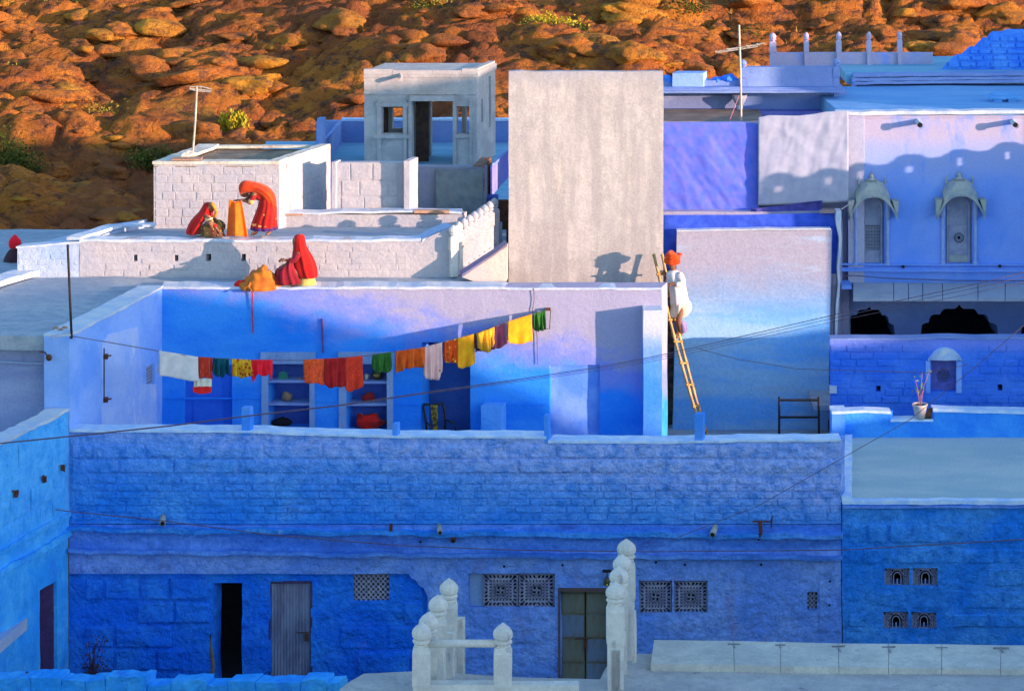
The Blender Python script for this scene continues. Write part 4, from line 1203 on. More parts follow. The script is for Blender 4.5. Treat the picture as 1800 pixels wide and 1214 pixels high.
strip("coping", [W(1459, 598, 55.98), W(1650, 596, 55.98), W(2350, 599, 55.98)], (0, .33, 0), .03, M_back, bl, wob=.012)
for x in (1543, 1757):
    mb = MB(); p = W(x - 6, 690, 56.16); q = W(x + 6, 676, 56.16); mb.box((p.x, 56.2, p.z), (q.x, 56.24, q.z)); mb.build("hole_back", M_dark, bl)
mb = MB(); p = W(1458, 689, 55.99); q = W(1470, 677, 55.99); mb.box((p.x, 55.9, p.z), (q.x, 56.02, q.z)); mb.build("white_brick", M_cope, bl)
# terrace
rt2 = thing("right_terrace_house", (9, 50, 0), "blue stone house at the right edge with pale walled terrace on top", "house")
ZN = EYE - 14.29
slab("terrace_floor", [(5.85, 50.05), (12.9, 50.05), (13.4, 54.4), (6.3, 54.4)], ZN, .3, paint("terrace_grey", (.38, .50, .52), (.50, .58, .56), .8, stretch=(.6, 1.5, 1), stain=(.44, .44, .50), stain_thr=(.58, .8), bump=.25, bd=.008, fine=.14), rt2, wob=.015)
pwall("parapet", 54.3, 1484, 2350, 725, 800, .25, paint("parapet_blue_right", (.03, .24, .86), (.06, .34, .9), 1.2, bump=.7, bd=.03), rt2, holes=[(1566, 1641, 700, 740)], wob=.012, step=.2)
strip("coping", [W(x, y, 54.27) for x, y in ((1484, 727), (1520, 726), (1566, 728))], (0, .3, 0), .05, M_copeb, rt2, wob=.012, seed=30)
strip("coping", [W(x, y, 54.27) for x, y in ((1566, 741), (1600, 741), (1641, 741))], (0, .3, 0), .04, M_copeb, rt2, wob=.012, seed=31)
strip("coping", [W(x, y, 54.27) for x, y in ((1640, 724), (1700, 726), (1780, 727), (2350, 730))], (0, .3, 0), .06, M_copeb, rt2, wob=.014, seed=32)
pwall("corner_pier", 54.0, 1463, 1486, 726, 800, .4, M_pil, rt2, wob=.012, dv=(0, 1))
strip("coping", [W(1462, 728, 53.98), W(1488, 727, 53.98)], (0, .45, 0), .05, M_copeb, rt2, wob=.012, seed=35)
a = Vector((sx(1480, 50), 50.0, ZN)); b = Vector((sx(1482, 54.2), 54.2, ZN))
strip("kerb", [a, a.lerp(b, .3), a.lerp(b, .6), b], (.17, 0, 0), .09, M_copeb, rt2, wob=.02, seed=33)
strip("kerb", [W(x, 886, 49.97) for x in (1481, 1600, 1750, 1960, 2200)], (0, .16, 0), .07, M_copeb, rt2, wob=.018, seed=34)
JR = [(1555, 1599, 998, 1029), (1604, 1649, 998, 1029), (1553, 1597, 1075, 1105), (1602, 1646, 1075, 1105)]
o = pwall("front_wall", 50.0, 1481, 2195, 886, 1220, .35, M_lowR, rt2, holes=JR, wob=.016, step=.22)
skj = [(h[0] - 8, h[1] + 8, h[2] - 6, h[3] + 6) for h in JR]
for (y0, y1, w) in ((918, 956, (36, 60)), (962, 992, (45, 75)), (996, 1032, (55, 95)), (1036, 1072, (50, 85)), (1076, 1104, (60, 90))):
    pcourses("stone_block", 50.0, 1490, 1850, y0, y1, 1, w, .024, M_lowR, o, skip=skj, gap=.05, keep=.95)
for h in JR: jali("stone_lattice", 50.05, h[0], h[1], h[2], h[3], M_stoned, rt2, 'arch')
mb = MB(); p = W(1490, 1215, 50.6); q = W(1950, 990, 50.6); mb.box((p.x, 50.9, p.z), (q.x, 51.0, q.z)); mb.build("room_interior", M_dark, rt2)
strip("ledge", [W(x, 893, 49.93) for x in (1482, 1650, 1960, 2195)], (0, .08, 0), .03, M_mauve, rt2, wob=.01)

# ================================================================== buildings at the back right
b1 = thing("eaved_back_house", (4, 61, 0), "grey blue back house with deep eave, parapet and two round topped posts", "house")
Y1 = 61.0
pwall("parapet_panel", Y1, 1312, 1466, 118, 163, .2, M_back, b1, wob=.006)
for a, b, t in ((1300, 1313, 112), (1464, 1477, 110)):
    mb = MB(); p = W((a + b) / 2, 170, Y1); post_mesh(mb, (p.x, Y1 + .05, p.z), (170 - t + 6) / FPX * Y1, .075); mb.build("corner_post", M_back, b1)
pwall("rear_parapet", Y1 + .1, 1150, 1300, 142, 160, .3, M_back, b1, wob=.02, step=.15)
pwall("water_trough", Y1 - .02, 1182, 1236, 129, 156, .35, paint("trough_blue", (.20, .36, .72), (.26, .42, .74), 1.5), b1, wob=.006)
for (x, y, r) in ((1172, 138, .14), (1180, 141, .1), (1262, 141, .12), (1280, 138, .16), (1290, 141, .1)):
    mb = MB(); mb.ball(W(x, y, Y1 + .2), r, r, r * .6, 7, 5); mb.build("rubble_stone", M_ruin, b1, wob=.05, wf=6)
for y, pr, h in ((160, .28, .035), (164, .38, .05), (157, .2, .03)):
    strip("eave", [W(1150, y, Y1 - pr), W(1300, y, Y1 - pr), W(1482, y - 1, Y1 - pr)], (0, pr + .1, 0), h, M_back, b1, wob=.004, seed=y)
Z1 = zr(168, Y1)
o = pwall("recess_wall", Y1 + .1, 1150, 1292, 168, 196, .1, paint("recess_grey", (.18, .22, .42), (.24, .28, .46), 1.5), b1, wob=.006)
mb = MB()          # scalloped valance
n = 34
a = sx(1152, Y1 + .05); b = sx(1292, Y1 + .05)
for i in range(n):
    c = a + (b - a) * (i + .5) / n
    mb.tube([(c, Y1 + .02, zr(194, Y1)), (c, Y1 + .1, zr(194, Y1))], (b - a) / n * .55, 8)
n2 = 36; a2 = sx(1314, Y1); b2 = sx(1466, Y1)
for i in range(n2):
    c = a2 + (b2 - a2) * (i + .5) / n2
    mb.tube([(c, Y1 + .5, zr(187, Y1)), (c, Y1 + .58, zr(187, Y1))], (b2 - a2) / n2 * .55, 8)
mb.box((a2, Y1 + .5, zr(188, Y1)), (b2, Y1 + .58, zr(168, Y1)))
mb.build("scalloped_valance", paint("valance", (.10, .12, .30), (.14, .17, .36), 2), b1)
pwall("recess_wall", Y1 + .9, 1300, 1490, 165, 215, .1, M_niche, b1, wob=.004)
pwall("sill", Y1 - .1, 1150, 1480, 196, 203, .7, M_viol, b1, wob=.006)
mb = MB(); p = W(1299, 200, Y1); mb.lathe((p.x, Y1 - .12, p.z), [(.11, 0), (.11, .06), (.07, .1), (.07, .2), (.12, .28), (.16, .36), (.16, .42)], 8); mb.build("column", M_stone, b1)
mb = MB(); p = W(1150, 213, 60); q = W(1340, 203, 60); mb.box((p.x, 59.3, p.z - .1), (q.x, 60.9, q.z)); mb.build("roof_edge", paint("brown_edge", (.20, .14, .12), (.28, .2, .16), 2), b1, wob=.02)
mb = MB(); mb.box((sx(1150, 61), 61.2, 0), (7.2, 63, zr(163, 61))); mb.build("house_body", M_back, b1)
b2h = thing("long_back_house", (10, 62.8, 0), "deep blue parapet wall behind the roof of the lilac house", "house")
pwall("wall_face", 62.7, 1502, 2600, 150, 400, .3, M_backd, b2h, wob=.008)
pwall("end_pier", 62.6, 1497, 1504, 138, 200, .3, M_back, b2h, wob=.008)
for y, pr in ((147, .10), (141, .06), (134, .0)):
    strip("moulding", [W(1500, y + 2, 62.7 - pr - .02), W(1640, y, 62.7 - pr - .02), W(2100, y - 3, 62.7 - pr - .02)], (0, .3, 0), .06, M_back, b2h, wob=.01, seed=y)
slab("roof", [(7.4, 62.8), (16, 62.8), (16, 66), (7.4, 66)], zr(133, 62.7), .2, M_roofa, b2h)
pb = thing("post_parapet", (8, 64.6, 0), "far lilac parapet wall with five slender round topped posts", "parapet")
PY = 64.6
pwall("panel", PY, 1362, 1638, 93, 140, .12, M_house, pb, wob=.006)
for x, t, r in ((1358, 62, .075), (1417, 61, .055), (1474, 60, .06), (1527, 60, .055), (1581, 59, .055)):
    mb = MB(); p = W(x, 128, PY); post_mesh(mb, (p.x, PY - .05, p.z), (128 - t + 4) / FPX * PY, r); mb.build("post", M_house, pb)
ru = thing("ruined_wall", (11, 63.6, 0), "bright blue ruined brick wall with a stepped broken end", "wall")
RYY = 63.7
steps = [(1560, 134), (1600, 130), (1642, 122), (1655, 112), (1664, 106), (1676, 98), (1690, 92), (1700, 84), (1712, 76), (1722, 68), (1735, 58), (1760, 55), (1830, 54), (1960, 56)]
def ru_top(s):
    px = 900 + s / RYY * FPX
    y = 134
    for x, yy in steps:
        if px >= x: y = yy
    return zr(y, RYY) - zr(134, RYY)
pwall("wall_face", RYY, 1560, 1960, 134, 400, .35, M_ruin, ru, topf=ru_top, wob=.03, step=.1)
for (y0, y1, xa) in ((120, 130, 1650), (108, 119, 1666), (97, 107, 1684), (86, 96, 1704), (75, 85, 1720), (64, 74, 1738)):
    pcourses("brick", RYY, xa, 1850, y0, y1, 1, (16, 34), .04, M_ruin, ru, gap=.03)

# ================================================================== left house, broken wall
lh = thing("cyan_side_house", (-9, 47, 0), "bright cyan blue house wall running towards us on the left edge", "house")
plH = Pl((-7.79, 49.95), (-11.2, 40.5), dv=(-.9, .1))
plH2 = plH
ds = plH.sz(100, 1100)[0]; de = plH.sz(70, 1100)[0]
ztH = zr(721, 49.95)
hw_ = wall("side_wall", plH, 0, 9.5, -.1, ztH, .36, M_left, lh, holes=[(ds, de, .2, zr(1040, 48.9))], wob=.02, step=.25)
courses("stone_block", plH, .1, 4.0, zr(905, 50), ztH - .15, 4, .4, .8, .012, M_left, hw_, gap=.03, keep=.6)
strip("coping", [plH.w(s, ztH - .01, -.03) for s in [9.5 * i / 20 for i in range(21)]], (-.36, .04, 0), .05, M_cope, lh, wob=.03, seed=40, step=.14)
strip("ledge", [plH.w(s, zr(905, 49.95) + 0 * s, -.06) for s in (0, 2, 5, 9)], (-.1, 0, 0), .08, M_left, lh, wob=.03, seed=41)
strip("ledge", [plH.w(s, zr(940, 49.95), -.08) for s in (0, 2, 5, 9)], (-.1, 0, 0), .10, M_left, lh, wob=.03, seed=42)
mb = MB()
mb.hexa([plH.w(ds - .2, 0, .9), plH.w(de + .6, 0, .9), plH.w(de + .6, 0, 1), plH.w(ds - .2, 0, 1), plH.w(ds - .2, 2.6, .9), plH.w(de + .6, 2.6, .9), plH.w(de + .6, 2.6, 1), plH.w(ds - .2, 2.6, 1)])
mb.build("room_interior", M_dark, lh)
mb = MB(); zt = zr(1040, 48.9)
mb.hexa([plH.w(ds, .2, .06), plH.w((ds + de) / 2 - .05, .2, .4), plH.w((ds + de) / 2 - .05, .2, .45), plH.w(ds, .2, .11), plH.w(ds, zt, .06), plH.w((ds + de) / 2 - .05, zt, .4), plH.w((ds + de) / 2 - .05, zt, .45), plH.w(ds, zt, .11)])
mb.build("door_leaf", plain("violet_door", (.06, .03, .12), .8), lh)
for (x, y) in ((24, 868), (75, 842), (106, 822)):
    s, z = plH.sz(x, y); mb = MB(); p = plH.w(s, z, -.05); mb.box(p - Vector((.03, .03, .05)), p + Vector((.03, .03, .05))); mb.tube([p, p + Vector((-.02, -.08, .08))], .02, 6); mb.build("wall_hook", M_rust, lh, wob=.045, wf=11)
s1 = plH.sz(46, 1085)[0]; z1 = zr(1085, plH.w(s1, 0).y)
mb = MB(); mb.hexa([plH.w(s1, z1 - .2, 0), plH.w(s1, z1 - .2, -.02), plH.w(s1 + 2.4, z1 - .2, -.4), plH.w(s1 + 2.4, z1 - .2, 0), plH.w(s1, z1, 0), plH.w(s1, z1, -.02), plH.w(s1 + 2.4, z1, -.4), plH.w(s1 + 2.4, z1, 0)])
mb.build("stone_slab", M_whiteb, lh)
br_ = thing("broken_wall", (-5.5, 46, 0), "low broken blue wall with a ragged crumbling top at the bottom left", "wall")
QY = 46.0
segs = [(-60, 52, 1192), (52, 108, 1189), (108, 152, 1196), (152, 186, 1195), (186, 260, 1189), (262, 300, 1203), (300, 364, 1196), (366, 400, 1203), (400, 450, 1197), (450, 530, 1199), (530, 575, 1194), (575, 597, 1199)]
pwall("wall_face", QY, -60, 597, 1205, 1400, .35, M_left, br_, wob=.02)
pl = Pl(QY)
for a, b, y in segs:
    p = pl.sz(a, 1214); q = pl.sz(b, y)
    blk = pwall("stone_block", QY - .02, a, b - 1.5, y, 1216, .34, M_left, br_, wob=.04, step=.09, wf=3.5)

# ================================================================== foreground roof
ZD = EYE - 13.78
fg = thing("foreground_roof", (1, 38, 0), "pale lime washed roof deck in the foreground at the bottom right", "roof")
edge = [(597, 1212), (612, 1200), (640, 1184), (735, 1179), (885, 1189), (1055, 1193), (1062, 1178), (1078, 1150), (1115, 1146), (1200, 1146)]
poly = [(WZ(x, y, ZD).x, WZ(x, y, ZD).y) for x, y in edge]
poly += [(12, poly[-1][1]), (12, 30), (-2.4, 30)]
slab("deck", poly[::-1], ZD, .35, M_deck, fg, step=.5, wob=.025)
mb = MB(); mb.box((-1.9, 31, 0), (11.5, 38.2, ZD - .3)); mb.build("house_body", M_deck, fg)
ZS = EYE - 13.69
slab_px = [(1150, 1124), (1290, 1126), (1372, 1128), (1474, 1130), (1562, 1131), (1655, 1132), (1760, 1133), (1900, 1134)]
for (a, ya), (b, yb) in zip(slab_px[:-1], slab_px[1:]):
    A = WZ(a + .4, ya, ZS); B = WZ(b - .4, yb, ZS); C = WZ(b - .4, yb + 42, ZS); D = WZ(a + .4 - (6 if a == 1150 else 0), ya + 42, ZS)
    mb = MB(); mb.hexa([D - Vector((0, 0, .24)), C - Vector((0, 0, .24)), B - Vector((0, 0, .24)), A - Vector((0, 0, .24)), D, C, B, A])
    mb.build("parapet_slab", paint("slab_lime", (.50, .48, .44), (.62, .58, .50), 1.4, stain=(.26, .23, .24), stain_thr=(.58, .76), stain_scale=3, bump=.5, bd=.02, grime=.2), fg, wob=.012, wf=1.2)
for (a, ya) in slab_px[1:-1]:
    p = WZ(a, ya + 5, ZS + .012)
    mb = MB(); q_ = rnd.uniform(.07, .13); mb.box((p.x - q_, p.y - .01, p.z - .02), (p.x + q_, p.y + .025, p.z + .004)); mb.box((p.x - .014, p.y - rnd.uniform(.1, .33), p.z - .03), (p.x + .004, p.y + .04, p.z + .002)); mb.build("iron_clamp", plain("lead_clamp", (.26, .25, .27), .7), fg, wob=.01, wf=5)
fb = thing("foreground_balustrade", (-.9, 38, ZD), "pale carved stone balustrade with domed posts and one round rail in the foreground", "balustrade")
def fpost(px, py_head, Y, z0=None, r=.125, parent=fb):
    p = W(px, py_head, Y)
    zb = ZD - .2 if z0 is None else z0
    H = p.z - zb
    mb = MB()
    s2 = math.sqrt(2); q = math.pi / 4; c = Vector((p.x, Y, zb))
    top = H
    mb.lathe(c, [(r * .86 * s2, 0), (r * .86 * s2, top - .86), (r * .97 * s2, top - .80), (r * .97 * s2, top - .38), (r * .86 * s2, top - .34), (r * .80 * s2, top - .30)], 4, rot=q)
    for sg in (-1, 1):        # raised strip down the face
        mb.box((c.x - r * .42, c.y - r * .92, c.z), (c.x + r * .42, c.y - r * .80, c.z + top - .9))
    mb.lathe(c, [(r * .78, top - .30), (r * .70, top - .275), (r * .98, top - .255), (r * 1.0, top - .23), (r * .82, top - .215), (r * 1.02, top - .18), (r * 1.06, top - .13), (r * .96, top - .085), (r * .68, top - .045), (r * .3, top - .012), (r * .08, top + .01)], 10)
    return mb.build("post", M_post, parent, wob=.006, wf=2.5)
for px, py, Y in ((741, 1094, 38.0), (753, 1077, 38.5), (770, 1046, 39.3), (789, 1017, 40.0)): fpost(px, py, Y)
fpost(884, 1095, 38.0)
mb = MB(); mb.tube([W(752, 1130, 38.0), W(872, 1130, 38.0)], .052, 12); mb.build("rail", M_post, fb, True, wob=.006, wf=4)
for a, b, y in ((752, 872, 1203), (896, 1018, 1204)):
    p = W(a, 1240, 37.9); q = W(b, y, 37.9); mb = MB(); mb.box((p.x, 37.9, p.z), (q.x, 38.08, q.z)); mb.build("base_rail", M_post, fb, wob=.008, wf=3)
pwall("end_slab", 40.15, 797, 813, 1087, 1200, .12, M_post, fb, wob=.01, step=.15)
pwall("mid_slab", 39.6, 782, 796, 1113, 1200, .1, M_post, fb, wob=.01, step=.15)
pwall("mid_slab", 38.9, 762, 780, 1133, 1205, .1, M_post, fb, wob=.01, step=.15)
fb2 = thing("foreground_balustrade", (1.6, 40, ZD), "tall receding row of pale domed stone posts in front of the green boarded door", "balustrade")
for px, py, Y in ((1082, 1023, 39.3), (1088, 996, 39.9), (1094, 975, 40.5), (1101, 948, 41.2)): fpost(px, py, Y, r=.13, parent=fb2)
mb = MB(); a = W(1102, 1140, 41.6)
mb.add([(a.x + .0, 41.4, ZD), (a.x + .1, 41.6, ZD), (a.x + .1, 41.6, zr(1060, 41.6)), (a.x, 41.4, zr(1060, 41.4))], [(0, 1, 2, 3)])
for i, (x, y) in enumerate(((1107, 1062), (1110, 1075))):
    pwall("side_slab", 40.4 - .3 * i, x, x + 5, y, 1165, .1, M_post, fb2, wob=.01, step=.2)

# ================================================================== unseen sun blockers, added up-sun beyond the right edge to shade the scene
def sun_blocker(name, label, x0, x1, prof, mat, base=0):
    """unseen sun blocker whose top edge follows prof [(Y, z)]"""
    h = thing(name, (x0, prof[0][0], base), label, "house")
    for i, ((ya, za), (yb, zb)) in enumerate(zip(prof[:-1], prof[1:])):
        mb = MB(); mb.add([(x0, ya, base), (x1, ya, base), (x1, yb, base), (x0, yb, base), (x0, ya, za), (x1, ya, za), (x1, yb, zb), (x0, yb, zb)],
                          [(0, 3, 2, 1), (4, 5, 6, 7), (0, 1, 5, 4), (1, 2, 6, 5), (2, 3, 7, 6), (3, 0, 4, 7)])
        mb.build("blocker_wall", mat, h)
    return h
E = EYE
sun_blocker("long_sun_blocker", "unseen stepped sun blocker beyond the right edge, skyline shaped for the shade", 30, 31.2,
            [(-12, E - 4.6), (20, E - 5.0), (31, E - 5.8), (35.2, E - 6.3), (36.0, E - 6.8), (37.6, E - 8.0), (38.6, E - 9.2), (39.6, E - 10.6), (40.2, E - 10.8), (43.7, E - 10.8), (43.9, E - 9.75), (46.6, E - 9.75), (47.5, E - 9.6)], M_white)  # added; kept thin, skyline cut so shade edges fall where wanted
sun_blocker('square_sun_blocker', 'unseen square sun blocker beyond the right edge, shading the back houses', 27, 30, [(50.3, 12.4), (61.5, 12.4)], M_back)  # added to keep sun off the back houses and far parapet
sun_blocker('row_sun_blocker', 'unseen tall sun blocker far beyond the right edge, shading the hill', 30.2, 62, [(57, 10.2), (63, 10.2)], M_white)  # added to darken the lower left of the hill
# ================================================================== ground and rocky hill
g = finish("ground", [(-1500, -300, 0), (1500, -300, 0), (1500, 2500, 0), (-1500, 2500, 0)], [(0, 1, 2, 3)],
           paint("dusty_ground", (.20, .13, .07), (.14, .10, .05), .3, bump=.3))
g['kind'] = 'structure'
HK = [(70, -.6), (74, 1.0), (80, 2.1), (100, 7.3), (130, 15), (170, 24), (260, 36), (420, 30)]
def hz(x, Y):
    z = HK[-1][1]
    for (a, za), (b, zb) in zip(HK[:-1], HK[1:]):
        if a <= Y <= b:
            z = za + (zb - za) * (Y - a) / (b - a); break
    if Y < 70: z = -.6
    p = Vector((x, Y, 0))
    return z + 1.3 * noise.noise(p * .06) + .8 * noise.noise(p * Vector((.13, .2, 0)).length * .7 + Vector((9, 0, 0))) + .4 * noise.noise(p * .35)
def rock_density(x, Y):
    return noise.noise(Vector((x * .10 + 3.3, Y * .16, 4.4))) + .25 + .5 * max(0, 1 - abs(Y - 79) / 9) * max(0, min(1, (-x - 2) / 6)) * (.6 + noise.noise(Vector((x * .3, Y * .3, 1))))
M_hill = bpy.data.materials.new("hill_soil")
M_hill.use_nodes = True
nt = M_hill.node_tree; b = nt.nodes["Principled BSDF"]; b.inputs['Roughness'].default_value = .95; b.inputs['Specular IOR Level'].default_value = .05
P = node(nt, "ShaderNodeNewGeometry").outputs['Position']
c = mix(nt, ramp(nt, tex(nt, P, .35, 6, .65), .4, .6), (.34, .17, .025), (.13, .105, .02))
c = mix(nt, ramp(nt, tex(nt, P, 1.6, 6, .7), .5, .66), c, (.24, .08, .022))
c = mix(nt, ramp(nt, tex(nt, P, 7, 4, .7), .5, .7), c, (.07, .06, .015))
nt.links.new(c, b.inputs['Base Color'])
bp = node(nt, "ShaderNodeBump"); bp.inputs['Strength'].default_value = 1; bp.inputs['Distance'].default_value = .12
nt.links.new(tex(nt, P, 5, 8, .75), bp.inputs['Height']); nt.links.new(bp.outputs[0], b.inputs['Normal'])
def vor(x, Y, sx_, sy_, sd):
    """distance to nearest and second nearest point of a jittered cell pattern"""
    d, p = noise.voronoi(Vector((x * sx_ + sd, Y * sy_, sd * 1.7)))
    return d[0], d[1], p[0]
def mask(x, Y):
    return max(0.0, min(1.0, (rock_density(x, Y) + .34) * 3.2))
def relief(x, Y):
    """rounded sandstone outcrop: humps parted by crevices at three sizes"""
    wx = x + .7 * noise.noise(Vector((x * .5, Y * .5, 7))); wy = Y + .7 * noise.noise(Vector((x * .5, Y * .5, 17)))
    f1, f2, c = vor(wx, wy, .17, .42, 2.0)
    e = min(1.0, (f2 - f1) * 4.5); big = (e * (2 - e)) * (.50 + .55 * noise.noise(c * 3.1)) 
    g1, g2, c2 = vor(wx, wy, .48, 1.1, 9.0)
    e2 = min(1.0, (g2 - g1) * 3.8); mid = (e2 * (2 - e2)) * (.30 + .30 * noise.noise(c2 * 5.3))
    k1, k2, c3 = vor(wx, wy, 1.6, 2.8, 21.0)
    e3 = min(1.0, (k2 - k1) * 2.2); small = e3 * .09
    tilt = .22 * (c2.x - wx * .55 - 9.0)
    return big * .95 + mid * .9 + small * 1.5 + tilt * .25
xs = np.concatenate([np.linspace(-160, -24, 28)[:-1], np.linspace(-24, 24, 370), np.linspace(24, 160, 28)[1:]])
ys = np.concatenate([np.linspace(66, 73, 10)[:-1], np.linspace(73, 113, 330), np.linspace(113, 420, 60)[1:]])
V = []; F = []; RM = []
for Y in ys:
    for x in xs:
        z = hz(x, Y); mk = mask(x, Y) if 72 < Y < 115 and abs(x) < 25 else .5
        if 72 < Y < 115 and abs(x) < 25:
            z += mk * relief(x, Y) + .06 * noise.noise(Vector((x * 2.3, Y * 2.3, 0))) - .25 * mk
        V.append((x, Y, z)); RM.append(mk)
nx = len(xs)
for j in range(len(ys) - 1):
    for i in range(nx - 1):
        a = j * nx + i; F.append((a, a + 1, a + nx + 1, a + nx))
HILL_V, HILL_F, HILL_RM = V, F, RM

def rock_material(name, c1, c2, c3, soil=False):
    m = bpy.data.materials.new(name); m.use_nodes = True
    nt = m.node_tree; b = nt.nodes["Principled BSDF"]; b.inputs['Roughness'].default_value = .9; b.inputs['Specular IOR Level'].default_value = .1
    P = node(nt, "ShaderNodeNewGeometry").outputs['Position']
    c = mix(nt, ramp(nt, tex(nt, P, .45, 5, .6), .38, .62), c1, c2)
    c = mix(nt, ramp(nt, tex(nt, P, 2.0, 8, .75, (1, 1, 2)), .46, .62), c, c3)
    c = mix(nt, ramp(nt, tex(nt, P, .22, 4, .6), .52, .66), c, tuple(.55 * a + .45 * b for a, b in zip(c2, c3)))
    c = mix(nt, ramp(nt, tex(nt, P, 9, 5, .7), .60, .78), c, tuple(.8 * k for k in c3))
    v = node(nt, "ShaderNodeTexVoronoi"); v.feature = 'DISTANCE_TO_EDGE'
    sm = node(nt, "ShaderNodeVectorMath", operation='MULTIPLY'); nt.links.new(P, sm.inputs[0]); sm.inputs[1].default_value = (.5, .7, 1.5)
    nw = node(nt, "ShaderNodeVectorMath", operation='ADD'); tn = node(nt, "ShaderNodeTexNoise"); nt.links.new(P, tn.inputs['Vector']); tn.inputs['Scale'].default_value = 1.4
    nt.links.new(sm.outputs[0], nw.inputs[0]); nt.links.new(tn.outputs[1], nw.inputs[1])
    nt.links.new(nw.outputs[0], v.inputs['Vector']); v.inputs['Scale'].default_value = 1.1
    crack = ramp(nt, v.outputs['Distance'], .0, .04)
    if soil:
        at = node(nt, 'ShaderNodeAttribute'); at.attribute_name = 'rock'
        n7 = tex(nt, P, 1.3, 6, .7)
        ad7 = node(nt, 'ShaderNodeMath', operation='ADD'); nt.links.new(at.outputs['Fac'], ad7.inputs[0]); nt.links.new(n7, ad7.inputs[1])
        s1 = mix(nt, ramp(nt, tex(nt, P, .5, 6, .65), .4, .6), (.44, .22, .035), (.17, .09, .035))
        s1 = mix(nt, ramp(nt, tex(nt, P, 3.5, 6, .75), .5, .68), s1, (.10, .075, .022))
        c = mix(nt, ramp(nt, ad7.outputs[0], .75, 1.05), s1, c)
    nt.links.new(c, b.inputs['Base Color'])
    hgt = node(nt, "ShaderNodeMath", operation='MULTIPLY_ADD'); nt.links.new(crack, hgt.inputs[0]); hgt.inputs[1].default_value = .12
    nt.links.new(tex(nt, P, 5, 8, .7), hgt.inputs[2])
    bp = node(nt, "ShaderNodeBump"); bp.inputs['Strength'].default_value = 1.0; bp.inputs['Distance'].default_value = .28
    nt.links.new(hgt.outputs[0], bp.inputs['Height']); nt.links.new(bp.outputs[0], b.inputs['Normal'])
    return m
M_rock = rock_material("red_sandstone", (.60, .21, .035), (.42, .13, .035), (.18, .08, .045))
M_rock2 = rock_material("ochre_sandstone", (.70, .31, .04), (.52, .19, .03), (.24, .11, .04))

M_outcrop = rock_material("sandstone_outcrop", (.64, .22, .035), (.42, .12, .032), (.15, .065, .04), True)
h = finish("hill", HILL_V, HILL_F, M_outcrop, None, True)
at = h.data.attributes.new("rock", 'FLOAT', 'POINT'); at.data.foreach_set("value", HILL_RM)
h['kind'] = 'structure'
def ico(sub):
    bm = bmesh.new(); bmesh.ops.create_icosphere(bm, subdivisions=sub, radius=1)
    v = np.array([tuple(x.co) for x in bm.verts]); f = np.array([[x.index for x in fc.verts] for fc in bm.faces]); bm.free()
    return v, f
def rock_shape(sub, seed):
    v, f = ico(sub)
    out = []
    r = random.Random(seed)
    # planes that cut the sphere to give broad faces and rounded arrises
    planes = []
    for k in range(9):
        d = Vector((r.uniform(-1, 1), r.uniform(-1, 1), r.uniform(-.6, 1))).normalized()
        planes.append((d, r.uniform(.55, .85)))
    for p in v:
        q = Vector(p)
        m = 1.0
        for d, k in planes:
            t = q.dot(d)
            if t * m > k: m = min(m, k / t * .97 + .03)
        q = q * m
        q += q.normalized() * (noise.noise(q * 1.7 + Vector((seed * 3.1, 0, 0))) * .20 + noise.noise(q * 4 + Vector((seed, 2, 0))) * .07)
        out.append(q)
    return np.array([tuple(q) for q in out]), f
SH3 = [rock_shape(4, i) for i in range(7)]
SH2 = [rock_shape(3, 20 + i) for i in range(8)]
SH1 = [rock_shape(2, 50 + i) for i in range(8)]

def place(shape, x, Y, sx_, sy_, sz_, yaw, tilt=0.0, sink=.35):
    v, f = shape
    R = np.array(Euler((tilt, tilt * .5, yaw)).to_matrix())
    w = (v * np.array([sx_, sy_, sz_])) @ R.T
    w = w + np.array([x, Y, hz(x, Y) + mask(x, Y) * (relief(x, Y) - .25) * .8 + sz_ * (1 - sink) - sz_ * .5])
    return w
rr = random.Random(5)
VA = {0: [], 1: []}; FA = {0: [], 1: []}; cnt = {0: 0, 1: 0}
def push(k, w, f):
    VA[k].append(w); FA[k].append(f + cnt[k]); cnt[k] += len(w)
for i in range(900):
    Y = rr.uniform(73, 112); hwid = Y * .19 + 2
    x = rr.uniform(-hwid, hwid)
    d = rock_density(x, Y)
    if d < rr.uniform(-.25, .12): continue
    u = rr.random()
    s = .22 + .75 * u ** 2.6
    if i % 11 == 0: s = rr.uniform(.8, 1.5)
    sh = rr.choice(SH2 if s > .55 else SH1)
    s *= .62
    w = place(sh, x, Y, s * rr.uniform(1.0, 2.0), s * rr.uniform(.8, 1.3), s * rr.uniform(.28, .6), rr.uniform(-.5, .5), rr.uniform(-.3, .3), rr.uniform(.0, .2))
    push(0 if rr.random() < .7 else 1, w, sh[1])
for k, m in ((0, M_rock), (1, M_rock2)):
    V = np.concatenate(VA[k]); F = np.concatenate(FA[k])
    me = bpy.data.meshes.new("scattered_rocks")
    me.vertices.add(len(V)); me.vertices.foreach_set("co", V.ravel())
    me.loops.add(F.size); me.loops.foreach_set("vertex_index", F.ravel().astype(np.int32))
    me.polygons.add(len(F)); me.polygons.foreach_set("loop_start", np.arange(0, F.size, 3, dtype=np.int32)); me.polygons.foreach_set("loop_total", np.full(len(F), 3, dtype=np.int32))
    me.polygons.foreach_set("use_smooth", [True] * len(F))
    me.update(calc_edges=True); me.materials.append(m)
    o = bpy.data.objects.new("scattered_rocks", me); COL.objects.link(o)
    tag(o, "weathered red rocks strewn over the hillside" if k == 0 else "ochre orange rocks strewn over the hillside", "rocks", None, "stuff")

